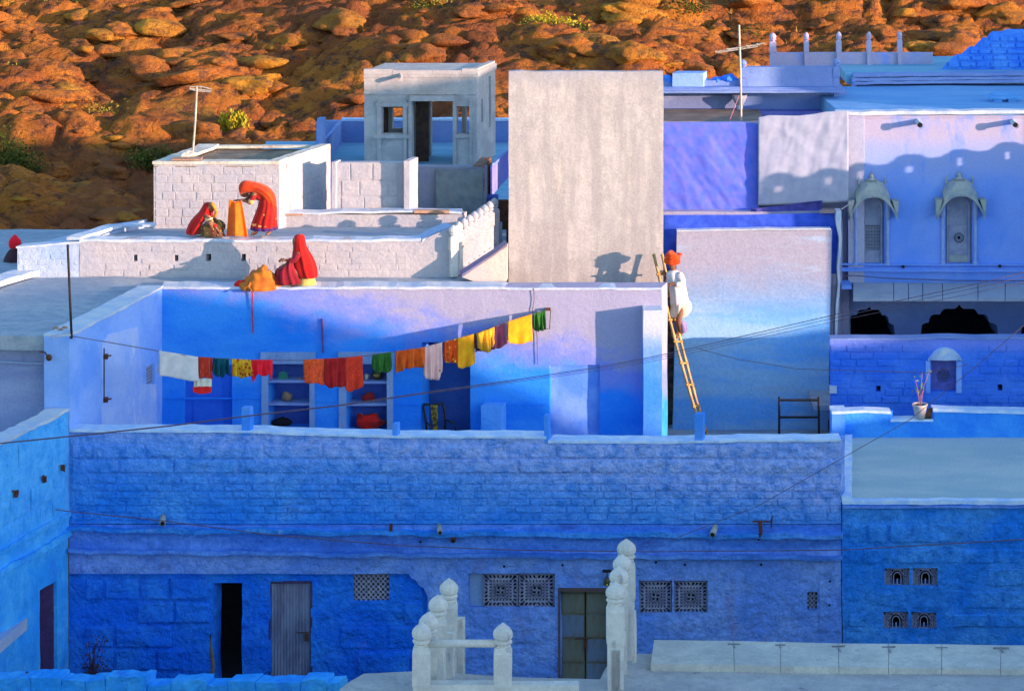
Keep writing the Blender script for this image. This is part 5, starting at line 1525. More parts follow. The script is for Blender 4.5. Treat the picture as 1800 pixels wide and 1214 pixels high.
def on_hill(px, py):
    """ground point of the hill seen at a pixel"""
    best = None
    for i in range(400):
        Y = 72 + i * .12
        p = W(px, py, Y)
        if p.z <= hz(p.x, Y): return p.x, Y
    return p.x, Y
big = [(440, 155, 58, "dark red boulder left of the kiosk with a shaded left face"), (640, 200, 0, ""), (350, 235, 75, "broad low boulder directly behind the left television antenna"),
       (120, 180, 42, "boulder ending the rock shelf on the left slope, above dry grass"), (262, 165, 40, "rounded orange boulder beside a cleft, left of the antenna top"),
       (215, 60, 38, "dark boulder in shade high on the left slope"), (505, 92, 55, "pale orange boulder with bright top, high above the white room"),
       (325, 120, 60, "long flat rock slab upper left, above the antenna"), (475, 205, 52, "flat boulder just above the yellow shrub"), (560, 185, 34, "small bright boulder left of the kiosk roof"),
       (620, 158, 20, "little round yellow boulder against the kiosk roof corner"), (1010, 100, 70, "wide smooth rock hump above the top of the tall plaster wall"), (1120, 108, 60, "smooth orange hump at the right corner of the tall wall top"),
       (740, 100, 60, "rounded rock directly above the kiosk roof"), (880, 92, 26, "upright small boulder in the gap between kiosk and tall wall"), (1290, 120, 55, "flat orange rock behind the right antenna pole"),
       (1225, 118, 50, "low orange rock above the blue water trough"), (1690, 22, 55, "large cracked boulder at the top right above the ruined wall"), (1765, 30, 60, "largest smooth boulder at the very top right corner"),
       (1560, 60, 40, "dark red boulder standing above the five post parapet"), (1440, 45, 34, "upright orange boulder above the second parapet post"), (1620, 95, 40, "dark boulder at the right end of the five post parapet"),
       (90, 305, 40, "dark boulder in shade near the left bush"), (200, 300, 46, "dark shaded boulder below the rock shelf at left"), (150, 345, 30, "small shaded rock at lower left of the slope"),
       (60, 225, 55, "low dark shelf rock above the left green bush"), (230, 245, 36, "shaded rock to the left of the antenna pole"), (600, 60, 60, "layered rock near the top centre left"), (950, 45, 20, ""), (820, 30, 44, "rock beside the green thorn scrub at top centre")]
for j, (px, py, w, lab) in enumerate(big):
    if not lab: continue
    x, Y = on_hill(px, py + 12)
    s = w / FPX * Y
    sh = SH3[j % 7]
    Wd = place(sh, x, Y, s * .9, s * .75, s * .36, rr.uniform(-.3, .3), rr.uniform(-.15, .15), .3)
    o = finish("boulder", Wd, [tuple(q) for q in sh[1]], M_rock if j % 3 else M_rock2, None, True)
    tag(o, lab, "boulder", "large boulders on the hillside")

# ------------------------------------------------------------------ shrubs
def leaf_mat(name, c, c2):
    m = plain(name, c, .8, c2=c2, scale=3, spec=.1)
    return m
L_yel = leaf_mat("yellow_leaf", (.50, .36, .02), (.30, .28, .03)); L_grn = leaf_mat("green_leaf", (.05, .07, .012), (.12, .12, .02)); L_dry = leaf_mat("dry_leaf", (.36, .26, .04), (.20, .18, .03))
M_stem = plain("woody_stem", (.14, .09, .05), .9)
def shrub(px, py, wpx, hpx, mat, label, upright=False, n=700, group=None, seed=0, YY=None):
    r = random.Random(seed + 77)
    if YY is None: x, Y = on_hill(px, py); z = hz(x, Y)
    else: Y = YY; p = W(px, py, Y); x = p.x; z = p.z
    k = Y / FPX; w = wpx * k / 2; hh = hpx * k
    t = thing("shrub", (x, Y, z), label, "shrub", group)
    mb = MB()
    tips = []
    ns = 16 if upright else 9
    for i in range(ns):
        a = r.uniform(0, 6.28); rad = w * math.sqrt(r.random()) * (.9 if not upright else .85)
        tip = Vector((x + rad * math.cos(a), Y + rad * .7 * math.sin(a), z + hh * r.uniform(.45, .95) * (1 - .35 * (rad / w) ** 2)))
        base = Vector((x + rad * .25 * math.cos(a), Y + rad * .2 * math.sin(a), z - .1))
        mid = base.lerp(tip, .5) + Vector((0, 0, hh * .08))
        mb.tube([base, mid, tip], .02, 4, r_end=.006); tips.append((base, mid, tip))
    mb.build("stem", M_stem, t)
    vs = []; fs = []
    for i in range(n):
        if upright:
            b_, m_, tp = r.choice(tips); u = r.random(); c = b_.lerp(m_, u * 2) if u < .5 else m_.lerp(tp, u * 2 - 1)
            c = c + Vector((r.gauss(0, w * .10), r.gauss(0, w * .1), r.gauss(0, hh * .05)))
            d = Vector((r.uniform(-.3, .3), r.uniform(-.3, .3), 1)).normalized(); ln = r.uniform(.08, .2) * (hh / 1.2)
        else:
            b_, m_, tp = r.choice(tips); c = m_.lerp(tp, r.random()) + Vector((r.gauss(0, w * .22), r.gauss(0, w * .2), r.gauss(0, hh * .15)))
            if c.z < z: c.z = z + r.random() * .1
            d = Vector((r.uniform(-1, 1), r.uniform(-1, 1), r.uniform(-.3, 1))).normalized(); ln = r.uniform(.05, .13)
        s = d.cross(Vector((r.uniform(-1, 1), r.uniform(-1, 1), r.uniform(-1, 1)))).normalized() * ln * .3
        q = len(vs); vs += [c - s, c + d * ln * .5 - s * .2 + s, c + d * ln, c - s * 1.2 + d * ln * .4]; fs.append((q, q + 1, q + 2, q + 3))
    o = finish("foliage", vs, fs, mat, t)
    return t
shrub(408, 250, 74, 56, L_yel, "bright yellow green shrub behind the flat roof of the white room", True, 2200, seed=1)
shrub(22, 330, 110, 90, L_grn, "dense dark green bush at the left edge of the slope", False, 2600, seed=2)
shrub(262, 305, 110, 46, L_grn, "low green bush at the left corner of the white room", False, 1600, seed=3)
shrub(150, 215, 120, 40, L_dry, "sparse yellow bush on the lit rock shelf at left", False, 900, seed=4)
shrub(225, 400, 110, 26, L_grn, "low dark plants just behind the upper white terrace", False, 900, seed=5)
shrub(20, 150, 60, 40, L_dry, "dry straw coloured bush at upper left edge", False, 700, seed=6)
shrub(950, 55, 130, 34, L_yel, "wide yellow green thorn scrub at the top centre", False, 1500, seed=7)
shrub(1010, 70, 90, 26, L_grn, "darker green scrub right of the yellow thorn scrub", False, 900, seed=8)
shrub(770, 22, 90, 26, L_dry, "thin dry scrub at the top edge above the kiosk", False, 700, seed=9)
shrub(1330, 75, 70, 26, L_grn, "small green bush right of the antenna cross", False, 600, seed=10)
shrub(1200, 30, 110, 30, L_grn, "olive scrub at the top right of centre", False, 900, seed=11)
shrub(95, 30, 120, 34, L_dry, "yellow scrub near the top left corner", False, 900, seed=12)
shrub(560, 240, 60, 24, L_dry, "small dry tuft left of the kiosk", False, 500, seed=13)
shrub(772, 190, 60, 24, L_grn, "green tuft seen through the kiosk doorway", False, 500, seed=14)
# dry grass tufts between the rocks
vs = []; fs = []
r = random.Random(3)
for i in range(15000):
    Y = r.uniform(72, 112); x = r.uniform(-Y * .19 - 1, Y * .19 + 1)
    if rock_density(x, Y) > r.uniform(-.1, .5): continue
    z = hz(x, Y); hgt = r.uniform(.08, .28); a = r.uniform(0, 6.28); w = r.uniform(.03, .08)
    dx, dy = math.cos(a) * w, math.sin(a) * w
    lx, ly = r.uniform(-.1, .1), r.uniform(-.1, .1)
    q = len(vs); vs += [(x - dx, Y - dy, z - .03), (x + dx, Y + dy, z - .03), (x + lx, Y + ly, z + hgt)]; fs.append((q, q + 1, q + 2))
o = finish("dry_grass", vs, fs, leaf_mat("grass_straw", (.40, .24, .06), (.22, .15, .05)))
tag(o, "dry yellow grass tufts between the rocks", "grass", None, "stuff")
# ================================================================== washing on the line
LA = Vector((W(123, 590, 50).x, 50.0, zr(590, 50))); LBp = W(968, 543, 54.0)
def line_at(px):
    """point of the sagging clothes line above picture column px"""
    lo, hi = 0.0, 1.0
    for _ in range(40):
        t = (lo + hi) / 2; p = LA.lerp(LBp, t)
        if 900 + p.x / p.y * FPX < px: lo = t
        else: hi = t
    return t, p
SAGP = [(123, 590), (200, 603), (280, 617), (348, 628), (440, 633), (535, 633), (607, 629), (655, 624), (745, 611), (832, 588), (893, 566), (937, 552), (968, 543)]
def line_pt(px):
    t, p = line_at(px)
    for (a, ya), (b, yb) in zip(SAGP[:-1], SAGP[1:]):
        if a <= px <= b:
            y = ya + (yb - ya) * (px - a) / (b - a); return Vector((p.x, p.y, zr(y, p.y)))
    return p
mb = MB(); mb.tube([line_pt(x) for x in range(123, 969, 13)], .008, 5)
tag(mb.build("clothes_line", plain("grey_cord", (.16, .13, .16), .8), None), "sagging clothes line from the black pole to the back wall", "clothes line")
def cloth(name, tops, bots, mat, label, fold=.02, nf=3, seed=0, group="washing hung on the line", hem=None, cat="cloth", extra=None):
    """tops/bots: pixel columns along the line and the row of the lower hem. The cloth is doubled over the line."""
    r = random.Random(seed)
    x0, x1 = tops
    n = 22; m = 12
    ph = r.uniform(0, 6); vs = []; fs = []
    dirv = (line_pt(x1) - line_pt(x0)); dirv.z = 0; dirv.normalize(); nrm = Vector((dirv.y, -dirv.x, 0))
    for layer, sg in ((0, 1), (1, -1)):
        base = len(vs)
        for i in range(n + 1):
            u = i / n; px = x0 + (x1 - x0) * u; p = line_pt(px)
            yb = None
            for (ua, ya), (ub, yb_) in zip(bots[:-1], bots[1:]):
                if ua <= u <= ub + 1e-9: yb = ya + (yb_ - ya) * (u - ua) / max(1e-6, (ub - ua)); break
            if layer: yb -= r.uniform(2, 5)
            L = p.z - zr(yb, p.y)
            for j in range(m + 1):
                v = j / m
                a = 1.7 * fold * (.25 + v) * math.sin(u * nf * 6.28 + ph + v * .8) + fold * .9 * (.3 + v) * math.sin(u * nf * 15 + ph * 2) + .03 * v * noise.noise(Vector((u * 3, v * 2, seed * 5.1)))
                q = p + Vector((0, 0, -L * v + (.010 if j == 0 else 0))) + nrm * (sg * (.012 + .02 * v) + a * (1 if layer == 0 else .6)) + dirv * (.012 * v * math.sin(u * 9 + v * 4 + ph))
                q.z += .012 * v * math.sin(u * nf * 6.28 + ph)
                vs.append(q)
        for i in range(n):
            for j in range(m):
                a = base + i * (m + 1) + j; b_ = a + m + 1
                fs.append((a, b_, b_ + 1, a + 1) if layer else (a, a + 1, b_ + 1, b_))
    N1 = (n + 1) * (m + 1)
    for i in range(n): fs.append((i * (m + 1), (i + 1) * (m + 1), N1 + (i + 1) * (m + 1), N1 + i * (m + 1)))
    o = finish(name, vs, fs, mat, None, True)
    s = o.modifiers.new("thick", 'SOLIDIFY'); s.thickness = .004
    if cat: tag(o, label, cat, group)
    return o
C_white = cloth_mat("white_cotton", (.66, .62, .58), (.54, .52, .52)); C_redd = cloth_mat("red_dotted", (.48, .03, .015), None, 'rows', (.85, .45, .2), 28, .18)
C_cream = cloth_mat("cream_band", (.70, .64, .5), None, 'flowers', (.5, .3, .2), 40, .2); C_redp = cloth_mat("red_plain", (.72, .02, .015)); C_teal = cloth_mat("teal", (.006, .10, .13), (.0, .05, .08))
C_yelr = cloth_mat("yellow_red_print", (.80, .45, .03), (.7, .4, .02), 'flowers', (.55, .03, .01), 14, .42); C_redb = cloth_mat("bright_red", (.85, .012, .03), (.7, .01, .02))
C_or1 = cloth_mat("orange_red_print", (.80, .07, .02), None, 'flowers', (.95, .25, .03), 40, .35); C_dkr = cloth_mat("dark_red", (.45, .015, .015), (.32, .01, .01)); C_red2 = cloth_mat("scarlet", (.72, .04, .015), None, 'flowers', (.9, .12, .03), 45, .3)
C_grn = cloth_mat("green_dotted", (.03, .14, .02), (.02, .09, .015), 'rows', (.35, .45, .1), 26, .16); C_oran = cloth_mat("burnt_orange", (.80, .13, .012), (.6, .07, .01)); C_pink = cloth_mat("pale_pink", (.85, .50, .42), (.78, .42, .36), 'flowers', (.3, .16, .14), 5, .14)
C_orp = cloth_mat("orange_yellow_print", (.80, .09, .01), None, 'flowers', (.95, .6, .05), 12, .3); C_yel = cloth_mat("mustard", (.90, .42, .01), (.80, .30, .01)); C_dk = cloth_mat("dark_plum", (.05, .015, .05), (.09, .02, .05))
C_amb = cloth_mat("amber", (.92, .36, .01), (.8, .26, .01)); C_yw = cloth_mat("yellow_white_stripe", (.85, .42, .02), None, 'flowers', (.85, .75, .5), 18, .15)
cloth("white_sheet", (279, 348), [(0, 660), (1, 669)], C_white, "long white sheet at the left end of the washing line", .012, 1, 1)
hh = cloth("printed_shawl", (348, 373), [(0, 664), (1, 664)], C_redd, "red dotted shawl with cream band and red hem beside the white sheet", .008, 1, 2)
a, b_ = line_pt(341), line_pt(372.5)
def hang_band(y0, y1, x0, x1, mat, name, dz=.0):
    A = line_pt(x0); B = line_pt(x1)
    n = 10; vs = []
    for i in range(n + 1):
        p = A.lerp(B, i / n); off = -.035 + .012 * math.sin(i * 1.3)
        vs += [Vector((p.x, p.y + off, zr(y0, p.y))), Vector((p.x, p.y + off - .006, zr(y1 + (3 * math.sin(i / n * 3.1) if dz else 0), p.y)))]
    fs = [(2 * i, 2 * i + 1, 2 * i + 3, 2 * i + 2) for i in range(n)]
    o = finish(name, vs, fs, mat, hh); s = o.modifiers.new("thick", 'SOLIDIFY'); s.thickness = .012
hang_band(664, 678, 348, 372.5, C_cream, "cream_band"); hang_band(668, 679, 342, 348, C_cream, "cream_band"); hang_band(678, 688, 340, 372, C_redp, "red_hem", 1)
cloth("teal_blouse", (374, 402), [(0, 655), (.2, 661), (.45, 656), (.55, 664), (.8, 655), (1, 661)], C_teal, "small dark teal blouse on the line", .03, 3, 3)
cloth("printed_skirt", (407, 440), [(0, 660), (.3, 661), (.5, 664), (1, 659)], C_yelr, "yellow skirt with red print, gathered, on the line", .03, 5, 4)
cloth("red_blouse", (442, 479), [(0, 671), (.1, 668), (.2, 656), (.5, 660), (.8, 656), (.9, 667), (1, 669)], C_redb, "bright red blouse with hanging sleeves on the line", .015, 2, 5)
cloth("orange_red_cloth", (534, 570), [(0, 671), (1, 676)], C_or1, "orange red patterned cloth left of the dark red one", .01, 1, 6)
cloth("dark_red_cloth", (570, 607), [(0, 676), (.2, 681), (.6, 679), (1, 678)], C_dkr, "dark red cloth with fringe in the middle of three reds", .012, 2, 7)
cloth("scarlet_cloth", (607, 637), [(0, 684), (.15, 690), (.6, 683), (1, 679)], C_red2, "scarlet cloth at right end of the three reds", .012, 1, 8)
cloth("green_blouse", (655, 688), [(0, 650), (.1, 651), (.15, 654), (.85, 653), (.9, 646), (1, 645)], C_grn, "green dotted blouse hanging before the shelf cupboard", .02, 2, 9)
cloth("orange_shirt", (696, 746), [(0, 656), (.15, 650), (.5, 645), (.8, 645), (1, 643)], C_oran, "burnt orange shirt beside the pale pink dress", .03, 3, 10)
cloth("pink_dress", (746, 777), [(0, 664), (.5, 667), (.8, 666), (.85, 655), (1, 652)], C_pink, "pale pink dress with small dark motifs on the line", .015, 2, 11)
cloth("orange_print_cloth", (781, 804), [(0, 636), (1, 637)], C_orp, "orange red cloth with yellow print left of the mustard one", .015, 2, 12)
cloth("mustard_cloth", (804, 833), [(0, 646), (.2, 648), (1, 639)], C_yel, "plain mustard yellow cloth, longest on right half of the line", .012, 1, 13)
cloth("plum_cloth", (833, 888), [(0, 618), (.4, 616), (.8, 612), (1, 603)], C_dk, "dark plum cloth behind the yellow one with white edge", .02, 2, 14)
o = cloth("yellow_shirt", (838, 869), [(0, 609), (.3, 616), (.8, 617), (1, 600)], C_yw, "yellow shirt with white piping over the plum cloth", .03, 2, 15)
for v in o.data.vertices: v.co.y -= .05
cloth("amber_cloth", (893, 934), [(0, 603), (.5, 603), (1, 600)], C_amb, "square amber orange cloth near the right end of the line", .01, 1, 16)
cloth("green_trousers", (938, 959), [(0, 580), (.3, 581), (.4, 576), (.5, 581), (1, 578)], C_grn, "green dotted cloth at the right end of the line", .025, 2, 17)

# pole of the line
mb = MB(); p = W(126, 585, 50.02); q = W(119, 430, 50.02); mb.tube([p - Vector((0, 0, .1)), q], .022, 8)
tag(mb.build("iron_pole", M_metal, None), "thin black iron pole on the corner of the left roof", "pole")
# bracket at the right end of the line
mb = MB(); A = W(963, 543, 54.0)
mb.box(A - Vector((.05, .06, .02)), A + Vector((.05, .03, .02))); mb.tube([W(968, 545, 53.95), W(966, 578, 53.97), W(959, 578, 53.97)], .008, 5)
tag(mb.build("wall_hook", M_rust, None), "small rusty hook holding the right end of the line", "hook")
# hanging cords
def cord(pts, r, mat, name, label, cat="cord"):
    mb = MB(); mb.tube(pts, r, 5); return tag(mb.build(name, mat, None), label, cat)
M_redc = plain("red_cord", (.55, .03, .08), .8); M_wire = plain("dark_wire", (.15, .10, .15), .7)
cord([W(437, 503, 53.95), W(444, 515, 53.98), W(443, 540, 54.0), W(445, 585, 54.0)], .014, M_redc, "hanging_red_cord", "red cord hanging from the orange bundle down the wall")  # plain red cord hung down the wall
cord([W(566, 560, 54.01), W(568, 620, 54.0)], .02, plain("purple_rod", (.16, .08, .30), .7), "rod", "short dark rod on the wall above the first cupboard", "rod")
cord([W(938, 507, 54.0), W(939, 525, 54.01), W(936, 545, 54.01), W(944, 590, 54.01), W(945, 640, 54.01)], .007, M_wire, "thin_cord", "thin dark cord hanging down the wall by the green cloth")

# ================================================================== chair, rack, things in niches
def chair():
    Yc = 53.82
    f = lambda px, py, dy=0: W(px, py, Yc + dy)
    t = thing("armchair", (f(772, 0).x, Yc, FLOOR), "black lacquered armchair with curved arms and gilded back splat, in the alcove", "chair")
    lac = plain("black_lacquer", (.015, .012, .012), .3, spec=.5, c2=(.02, .015, .01)); gold = plain("gilt_splat", (.50, .34, .04), .5, .3, c2=(.06, .04, .015), scale=12)
    def part(name, pts, r, mat=lac, flat=None):
        mb = MB(); mb.tube(pts, r, 8); return mb.build(name, mat, t, True)
    part("back_post", [f(751, 768, .15), f(748, 735, .18), f(744, 715, .22), f(746, 709, .24)], .022)
    part("back_post", [f(782, 764, .15), f(783, 735, .18), f(780, 715, .22), f(777, 708, .24)], .022)
    part("crest_rail", [f(745, 711, .24), f(753, 711, .25), f(758, 713, .25), f(762, 711, .25), f(770, 710, .25), f(777, 708, .24)], .024)
    mb = MB(); P_ = [(763, 712, 7), (763, 720, 5), (764, 728, 6), (764, 736, 5), (765, 744, 4), (765, 752, 5), (766, 763, 8)]
    vs = []; fs = []
    for (x, y, w) in P_: vs += [f(x - w, y, .2), f(x + w, y, .2), f(x + w, y, .23), f(x - w, y, .23)]
    for i in range(len(P_) - 1):
        for j in range(4): fs.append((i * 4 + j, i * 4 + (j + 1) % 4, (i + 1) * 4 + (j + 1) % 4, (i + 1) * 4 + j))
    mb.add(vs, fs); mb.build("back_splat", gold, t)
    part("arm", [f(782, 738, .15), f(790, 740, .0), f(800, 744, -.15), f(802, 752, -.2), f(798, 762, -.22)], .02)
    part("arm", [f(747, 738, .15), f(750, 742, 0), f(756, 748, -.18), f(755, 765, -.2)], .02)
    mb = MB(); a = f(749, 770, -.2); b_ = f(803, 764, .2); mb.box((a.x, Yc - .25, FLOOR + .38), (b_.x, Yc + .22, FLOOR + .42)); mb.build("seat", lac, t)
    for x in (752, 800):
        for dy in (-.22, .18):
            mb = MB(); c = f(x, 0, dy); mb.tube([(c.x, Yc + dy, FLOOR), (c.x, Yc + dy, FLOOR + .39)], .022, 6); mb.build("leg", lac, t)
chair()
t = thing("metal_rack", (W(1405, 0, 55).x, 55, FL2), "black metal frame with two crossbars standing before the pale wall", "rack")
for x0, x1 in ((1370, 1369), (1439, 1440)):
    mb = MB(); p = W(x0, 697, 55); q = W(x1, 815, 55); mb.tube([p, q], .022, 4); mb.build("upright", M_metal, t)
for y in (703, 733):
    mb = MB(); mb.tube([W(1370, y, 55), W(1440, y, 55)], .024, 4); mb.build("crossbar", M_metal, t)
# dustpan
mb = MB()
f = lambda px, py, d=0: W(px, py, 54.12 + d)
pts = [(488, 667), (508, 667), (504, 653), (491, 653)]
mb.hexa([f(488, 667), f(508, 667), f(508, 667, .05), f(488, 667, .05), f(491, 653), f(504, 653), f(504, 653, .05), f(491, 653, .05)])
mb.tube([f(499, 654), f(498, 643)], .01, 6)
tag(mb.build("dustpan", plain("green_plastic", (.03, .22, .15), .5), None), "green dustpan standing on the top shelf of the left cupboard", "dustpan")
def lump(name, c, rx, ry, rz, mat, label, cat, wob=.03, wf=9, flat=True):
    mb = MB(); mb.ball(c, rx, ry, rz, 16, 11)
    for i, v in enumerate(mb.v):
        mb.v[i] = v + nz(v, wf, wob)
        if flat and mb.v[i].z < c[2] - rz * .62: mb.v[i].z = c[2] - rz * .62
    return tag(mb.build(name, mat, None, True), label, cat)
C_tan = cloth_mat("tan_cloth", (.34, .22, .12), (.25, .15, .1))
c = f(504, 701); lump("cloth_bundle", (c.x, 54.2, zr(708, 54.04) + .075), .10, .08, .10, C_tan, "tan cloth bundle on the middle shelf of the left cupboard", "bundle", .035, 14)
c = f(494, 744); lump("black_sack", (c.x, 54.2, zr(752, 54.04) + .07), .19, .09, .09, plain("black_cloth", (.012, .01, .012), .9), "flat black sack at the bottom of the left cupboard", "sack", .03, 8)
c = f(648, 700); lump("red_bundle", (c.x, 54.2, zr(709, 54.04) + .075), .13, .09, .10, cloth_mat("dark_red_knit", (.35, .02, .02)), "dark red bundle on the middle shelf of the right cupboard", "bundle", .03, 12)
c = f(649, 735); lump("red_cloth_heap", (c.x, 54.18, zr(757, 54.04) + .11), .29, .12, .18, C_redp, "bright red cloth heaped at the bottom of the right cupboard", "cloth", .13, 6)
mb = MB(); c = f(663, 668, .06); mb.lathe((c.x, 54.2, zr(670, 54.04)), [(.03, 0), (.09, .03), (.115, .08), (.09, .13), (.05, .155), (.045, .17), (.07, .19)], 16)
tag(mb.build("brass_pot", plain("old_brass", (.30, .20, .06), .35, .8, c2=(.14, .09, .03)), None, True), "round brass pot on the top shelf of the right cupboard", "pot")
mb = MB(); c = f(644, 668); mb.lathe((c.x, 54.15, zr(670, 54.04)), [(.025, 0), (.035, .05), (.033, .10), (.036, .11)], 12); mb.tube([(c.x + .035, 54.15, zr(668, 54.04) + .08), (c.x + .06, 54.15, zr(668, 54.04) + .05), (c.x + .035, 54.15, zr(668, 54.04) + .02)], .008, 5)
tag(mb.build("cup", plain("cream_china", (.62, .56, .36), .4), None, True), "cream cup beside the brass pot in the right cupboard", "cup")
mb = MB(); c = f(528, 667); mb.box((c.x - .05, 54.1, c.z), (c.x + .05, 54.16, c.z + .025)); tag(mb.build("brush", C_tan, None), "small brush lying beside the green dustpan", "brush")
mb = MB(); c = WZ(335, 757, EYE - 13.1); p = W(337, 756, 50.15); mb.ball(p + Vector((0, 0, .01)), .07, .05, .035, 8, 5); tag(mb.build("stone", C_tan, None), "small brown stone lying on the courtyard wall coping", "stone")
mb = MB(); p = W(1013, 775, 50.2); mb.ball(p, .07, .05, .03, 8, 5); tag(mb.build("dry_bread", C_tan, None), "small tan lump on the coping right of the middle", "lump")
# flower pot on the right parapet
t = thing("flower_pot", (W(1617, 0, 54.35).x, 54.35, zr(737, 54.3)), "white clay flower pot with a thin leafy plant in the parapet notch", "plant pot")
bx, by, bz = WL[t]
mb = MB(); mb.lathe((bx, by, bz), [(.09, 0), (.135, .24), (.15, .25), (.15, .285), (.13, .285), (.12, .25)], 16); mb.build("pot", paint("pot_lime", (.62, .54, .50), (.5, .42, .40), 5, bump=.3, bd=.006), t, True)
mb = MB(); mb.lathe((bx, by, bz), [(.125, .262), (.01, .268)], 12); mb.build("soil", M_brownd, t)
mb = MB(); tips = []
r = random.Random(4)
for i in range(9):
    a = r.uniform(-1, 1) * .5; L = r.uniform(.25, .72)
    e = Vector((bx + a * L * .7, by + r.uniform(-.1, .1), bz + .26 + L)); m_ = Vector((bx + a * L * .25, by, bz + .26 + L * .55)); mb.tube([(bx + a * .05, by, bz + .25), m_, e], .006, 4); tips += [m_, e]
mb.build("stem", plain("pink_stem", (.36, .16, .22), .8), t)
vs = []; fs = []
for i in range(26):
    c = r.choice(tips) + Vector((r.gauss(0, .03), r.gauss(0, .03), r.gauss(0, .03))); d = Vector((r.uniform(-1, 1), r.uniform(-.6, .6), r.uniform(-.6, .8))).normalized() * r.uniform(.04, .08); s_ = d.cross(Vector((0, 1, .3))).normalized() * .018
    q = len(vs); vs += [c, c + d * .5 + s_, c + d, c + d * .5 - s_]; fs.append((q, q + 1, q + 2, q + 3))
finish("leaf_cluster", vs, fs, plain("fresh_leaf", (.10, .26, .05), .7, c2=(.24, .30, .08)), t)
mb = MB(); p = W(1633, 737, 54.3)
mb.add([(p.x - .09, 54.3, p.z), (p.x + .06, 54.3, p.z), (p.x + .06, 54.42, p.z), (p.x - .09, 54.42, p.z), (p.x, 54.32, p.z + .2), (p.x + .07, 54.32, p.z + .23), (p.x + .07, 54.4, p.z + .21), (p.x + .01, 54.4, p.z + .19)], [(0, 3, 2, 1), (4, 5, 6, 7), (0, 1, 5, 4), (1, 2, 6, 5), (2, 3, 7, 6), (3, 0, 4, 7)])
tag(mb.build("brown_shard", M_brownd, None, wob=.02, wf=9), "dark brown stone leaning beside the flower pot", "stone")

# ================================================================== tarpaulins
def drape(name, x0, x1, ytop, ybot, Y, mat, label, amp=.05, top_pts=None, diag=0.0, seed=0, nx=50, nz_=40, bot_pts=None, sag=0):
    vs = []; fs = []
    def interp(pts, px, default):
        if not pts: return default
        for (a, ya), (b, yb) in zip(pts[:-1], pts[1:]):
            if a <= px <= b: return ya + (yb - ya) * (px - a) / (b - a)
        return pts[0][1] if px < pts[0][0] else pts[-1][1]
    for i in range(nx + 1):
        u = i / nx; px = x0 + (x1 - x0) * u
        yt = interp(top_pts, px, ytop); yb = interp(bot_pts, px, ybot)
        for j in range(nz_ + 1):
            v = j / nz_
            p = W(px, yt + (yb - yt) * v, Y)
            q = Vector((p.x * 1.2 + diag * p.z, seed * 3.7, p.z * .9 - diag * p.x * .5))
            wr_ = noise.noise(q * 1.3) * 1.0 + abs(noise.noise(Vector((q.x * 4.5, q.y, q.z * 1.4)))) * -.9 + noise.noise(Vector((q.x * 9, q.y, q.z * 3))) * .25 + abs(noise.noise(Vector((q.z * 3.3 + q.x, q.y + 5, q.x * 1.2)))) * -.6
            edge = min(1, v * 6 + .15) * min(1, min(u, 1 - u) * 12 + .3)
            p.y -= .05 + amp * (wr_ + .4) * edge
            if sag: p.z -= sag * math.sin(u * math.pi) * (1 - v)
            vs.append(p)
    for i in range(nx):
        for j in range(nz_):
            a = i * (nz_ + 1) + j; b_ = a + nz_ + 1; fs.append((a, a + 1, b_ + 1, b_))
    o = finish(name, vs, fs, mat, None, True)
    s = o.modifiers.new("thick", 'SOLIDIFY'); s.thickness = .01
    return tag(o, label, "tarpaulin")
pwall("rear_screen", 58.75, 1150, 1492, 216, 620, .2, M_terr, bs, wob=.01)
drape("tarpaulin", 1160, 1334, 214, 376, 58.5, cloth_mat("violet_blue_sheet", (.17, .18, .74), (.10, .17, .74)), "wrinkled violet blue tarpaulin between the tall plaster wall and the white sheet", .035, diag=.8, seed=1, top_pts=[(1160, 215), (1300, 214), (1334, 218)])
drape("tarpaulin", 1332, 1491, 200, 358, 58.38, cloth_mat("pale_grey_sheet", (.34, .36, .50), (.40, .42, .54)), "pale grey sheet hung on the wall left of the lilac house", .03, top_pts=[(1332, 206), (1350, 202), (1400, 203), (1430, 200), (1450, 196), (1491, 194)], bot_pts=[(1332, 360), (1400, 358), (1491, 354)], diag=-.3, seed=2)
drape("tarpaulin", 1163, 1474, 376, 480, 58.0, M_bcloth, "dark blue cloth stretched along the top behind the pale wall", .04, top_pts=[(1163, 377), (1300, 377), (1440, 374), (1474, 372)], seed=3, diag=.6)
drape("tarpaulin", 1320, 1445, 352, 372, 58.3, cloth_mat("dark_violet_tarp", (.08, .08, .36)), "dark violet cloth lying folded below the pale grey sheet", .08, top_pts=[(1320, 366), (1380, 360), (1445, 352)], seed=5)
drape("tarpaulin", 766, 849, 296, 376, 58.6, cloth_mat("grey_green_tarp", (.15, .19, .22), (.20, .23, .24)), "grey green tarpaulin hung over the shaded wall under the kiosk", .06, top_pts=[(766, 294), (780, 300), (830, 297), (849, 293)], diag=.8, seed=4)

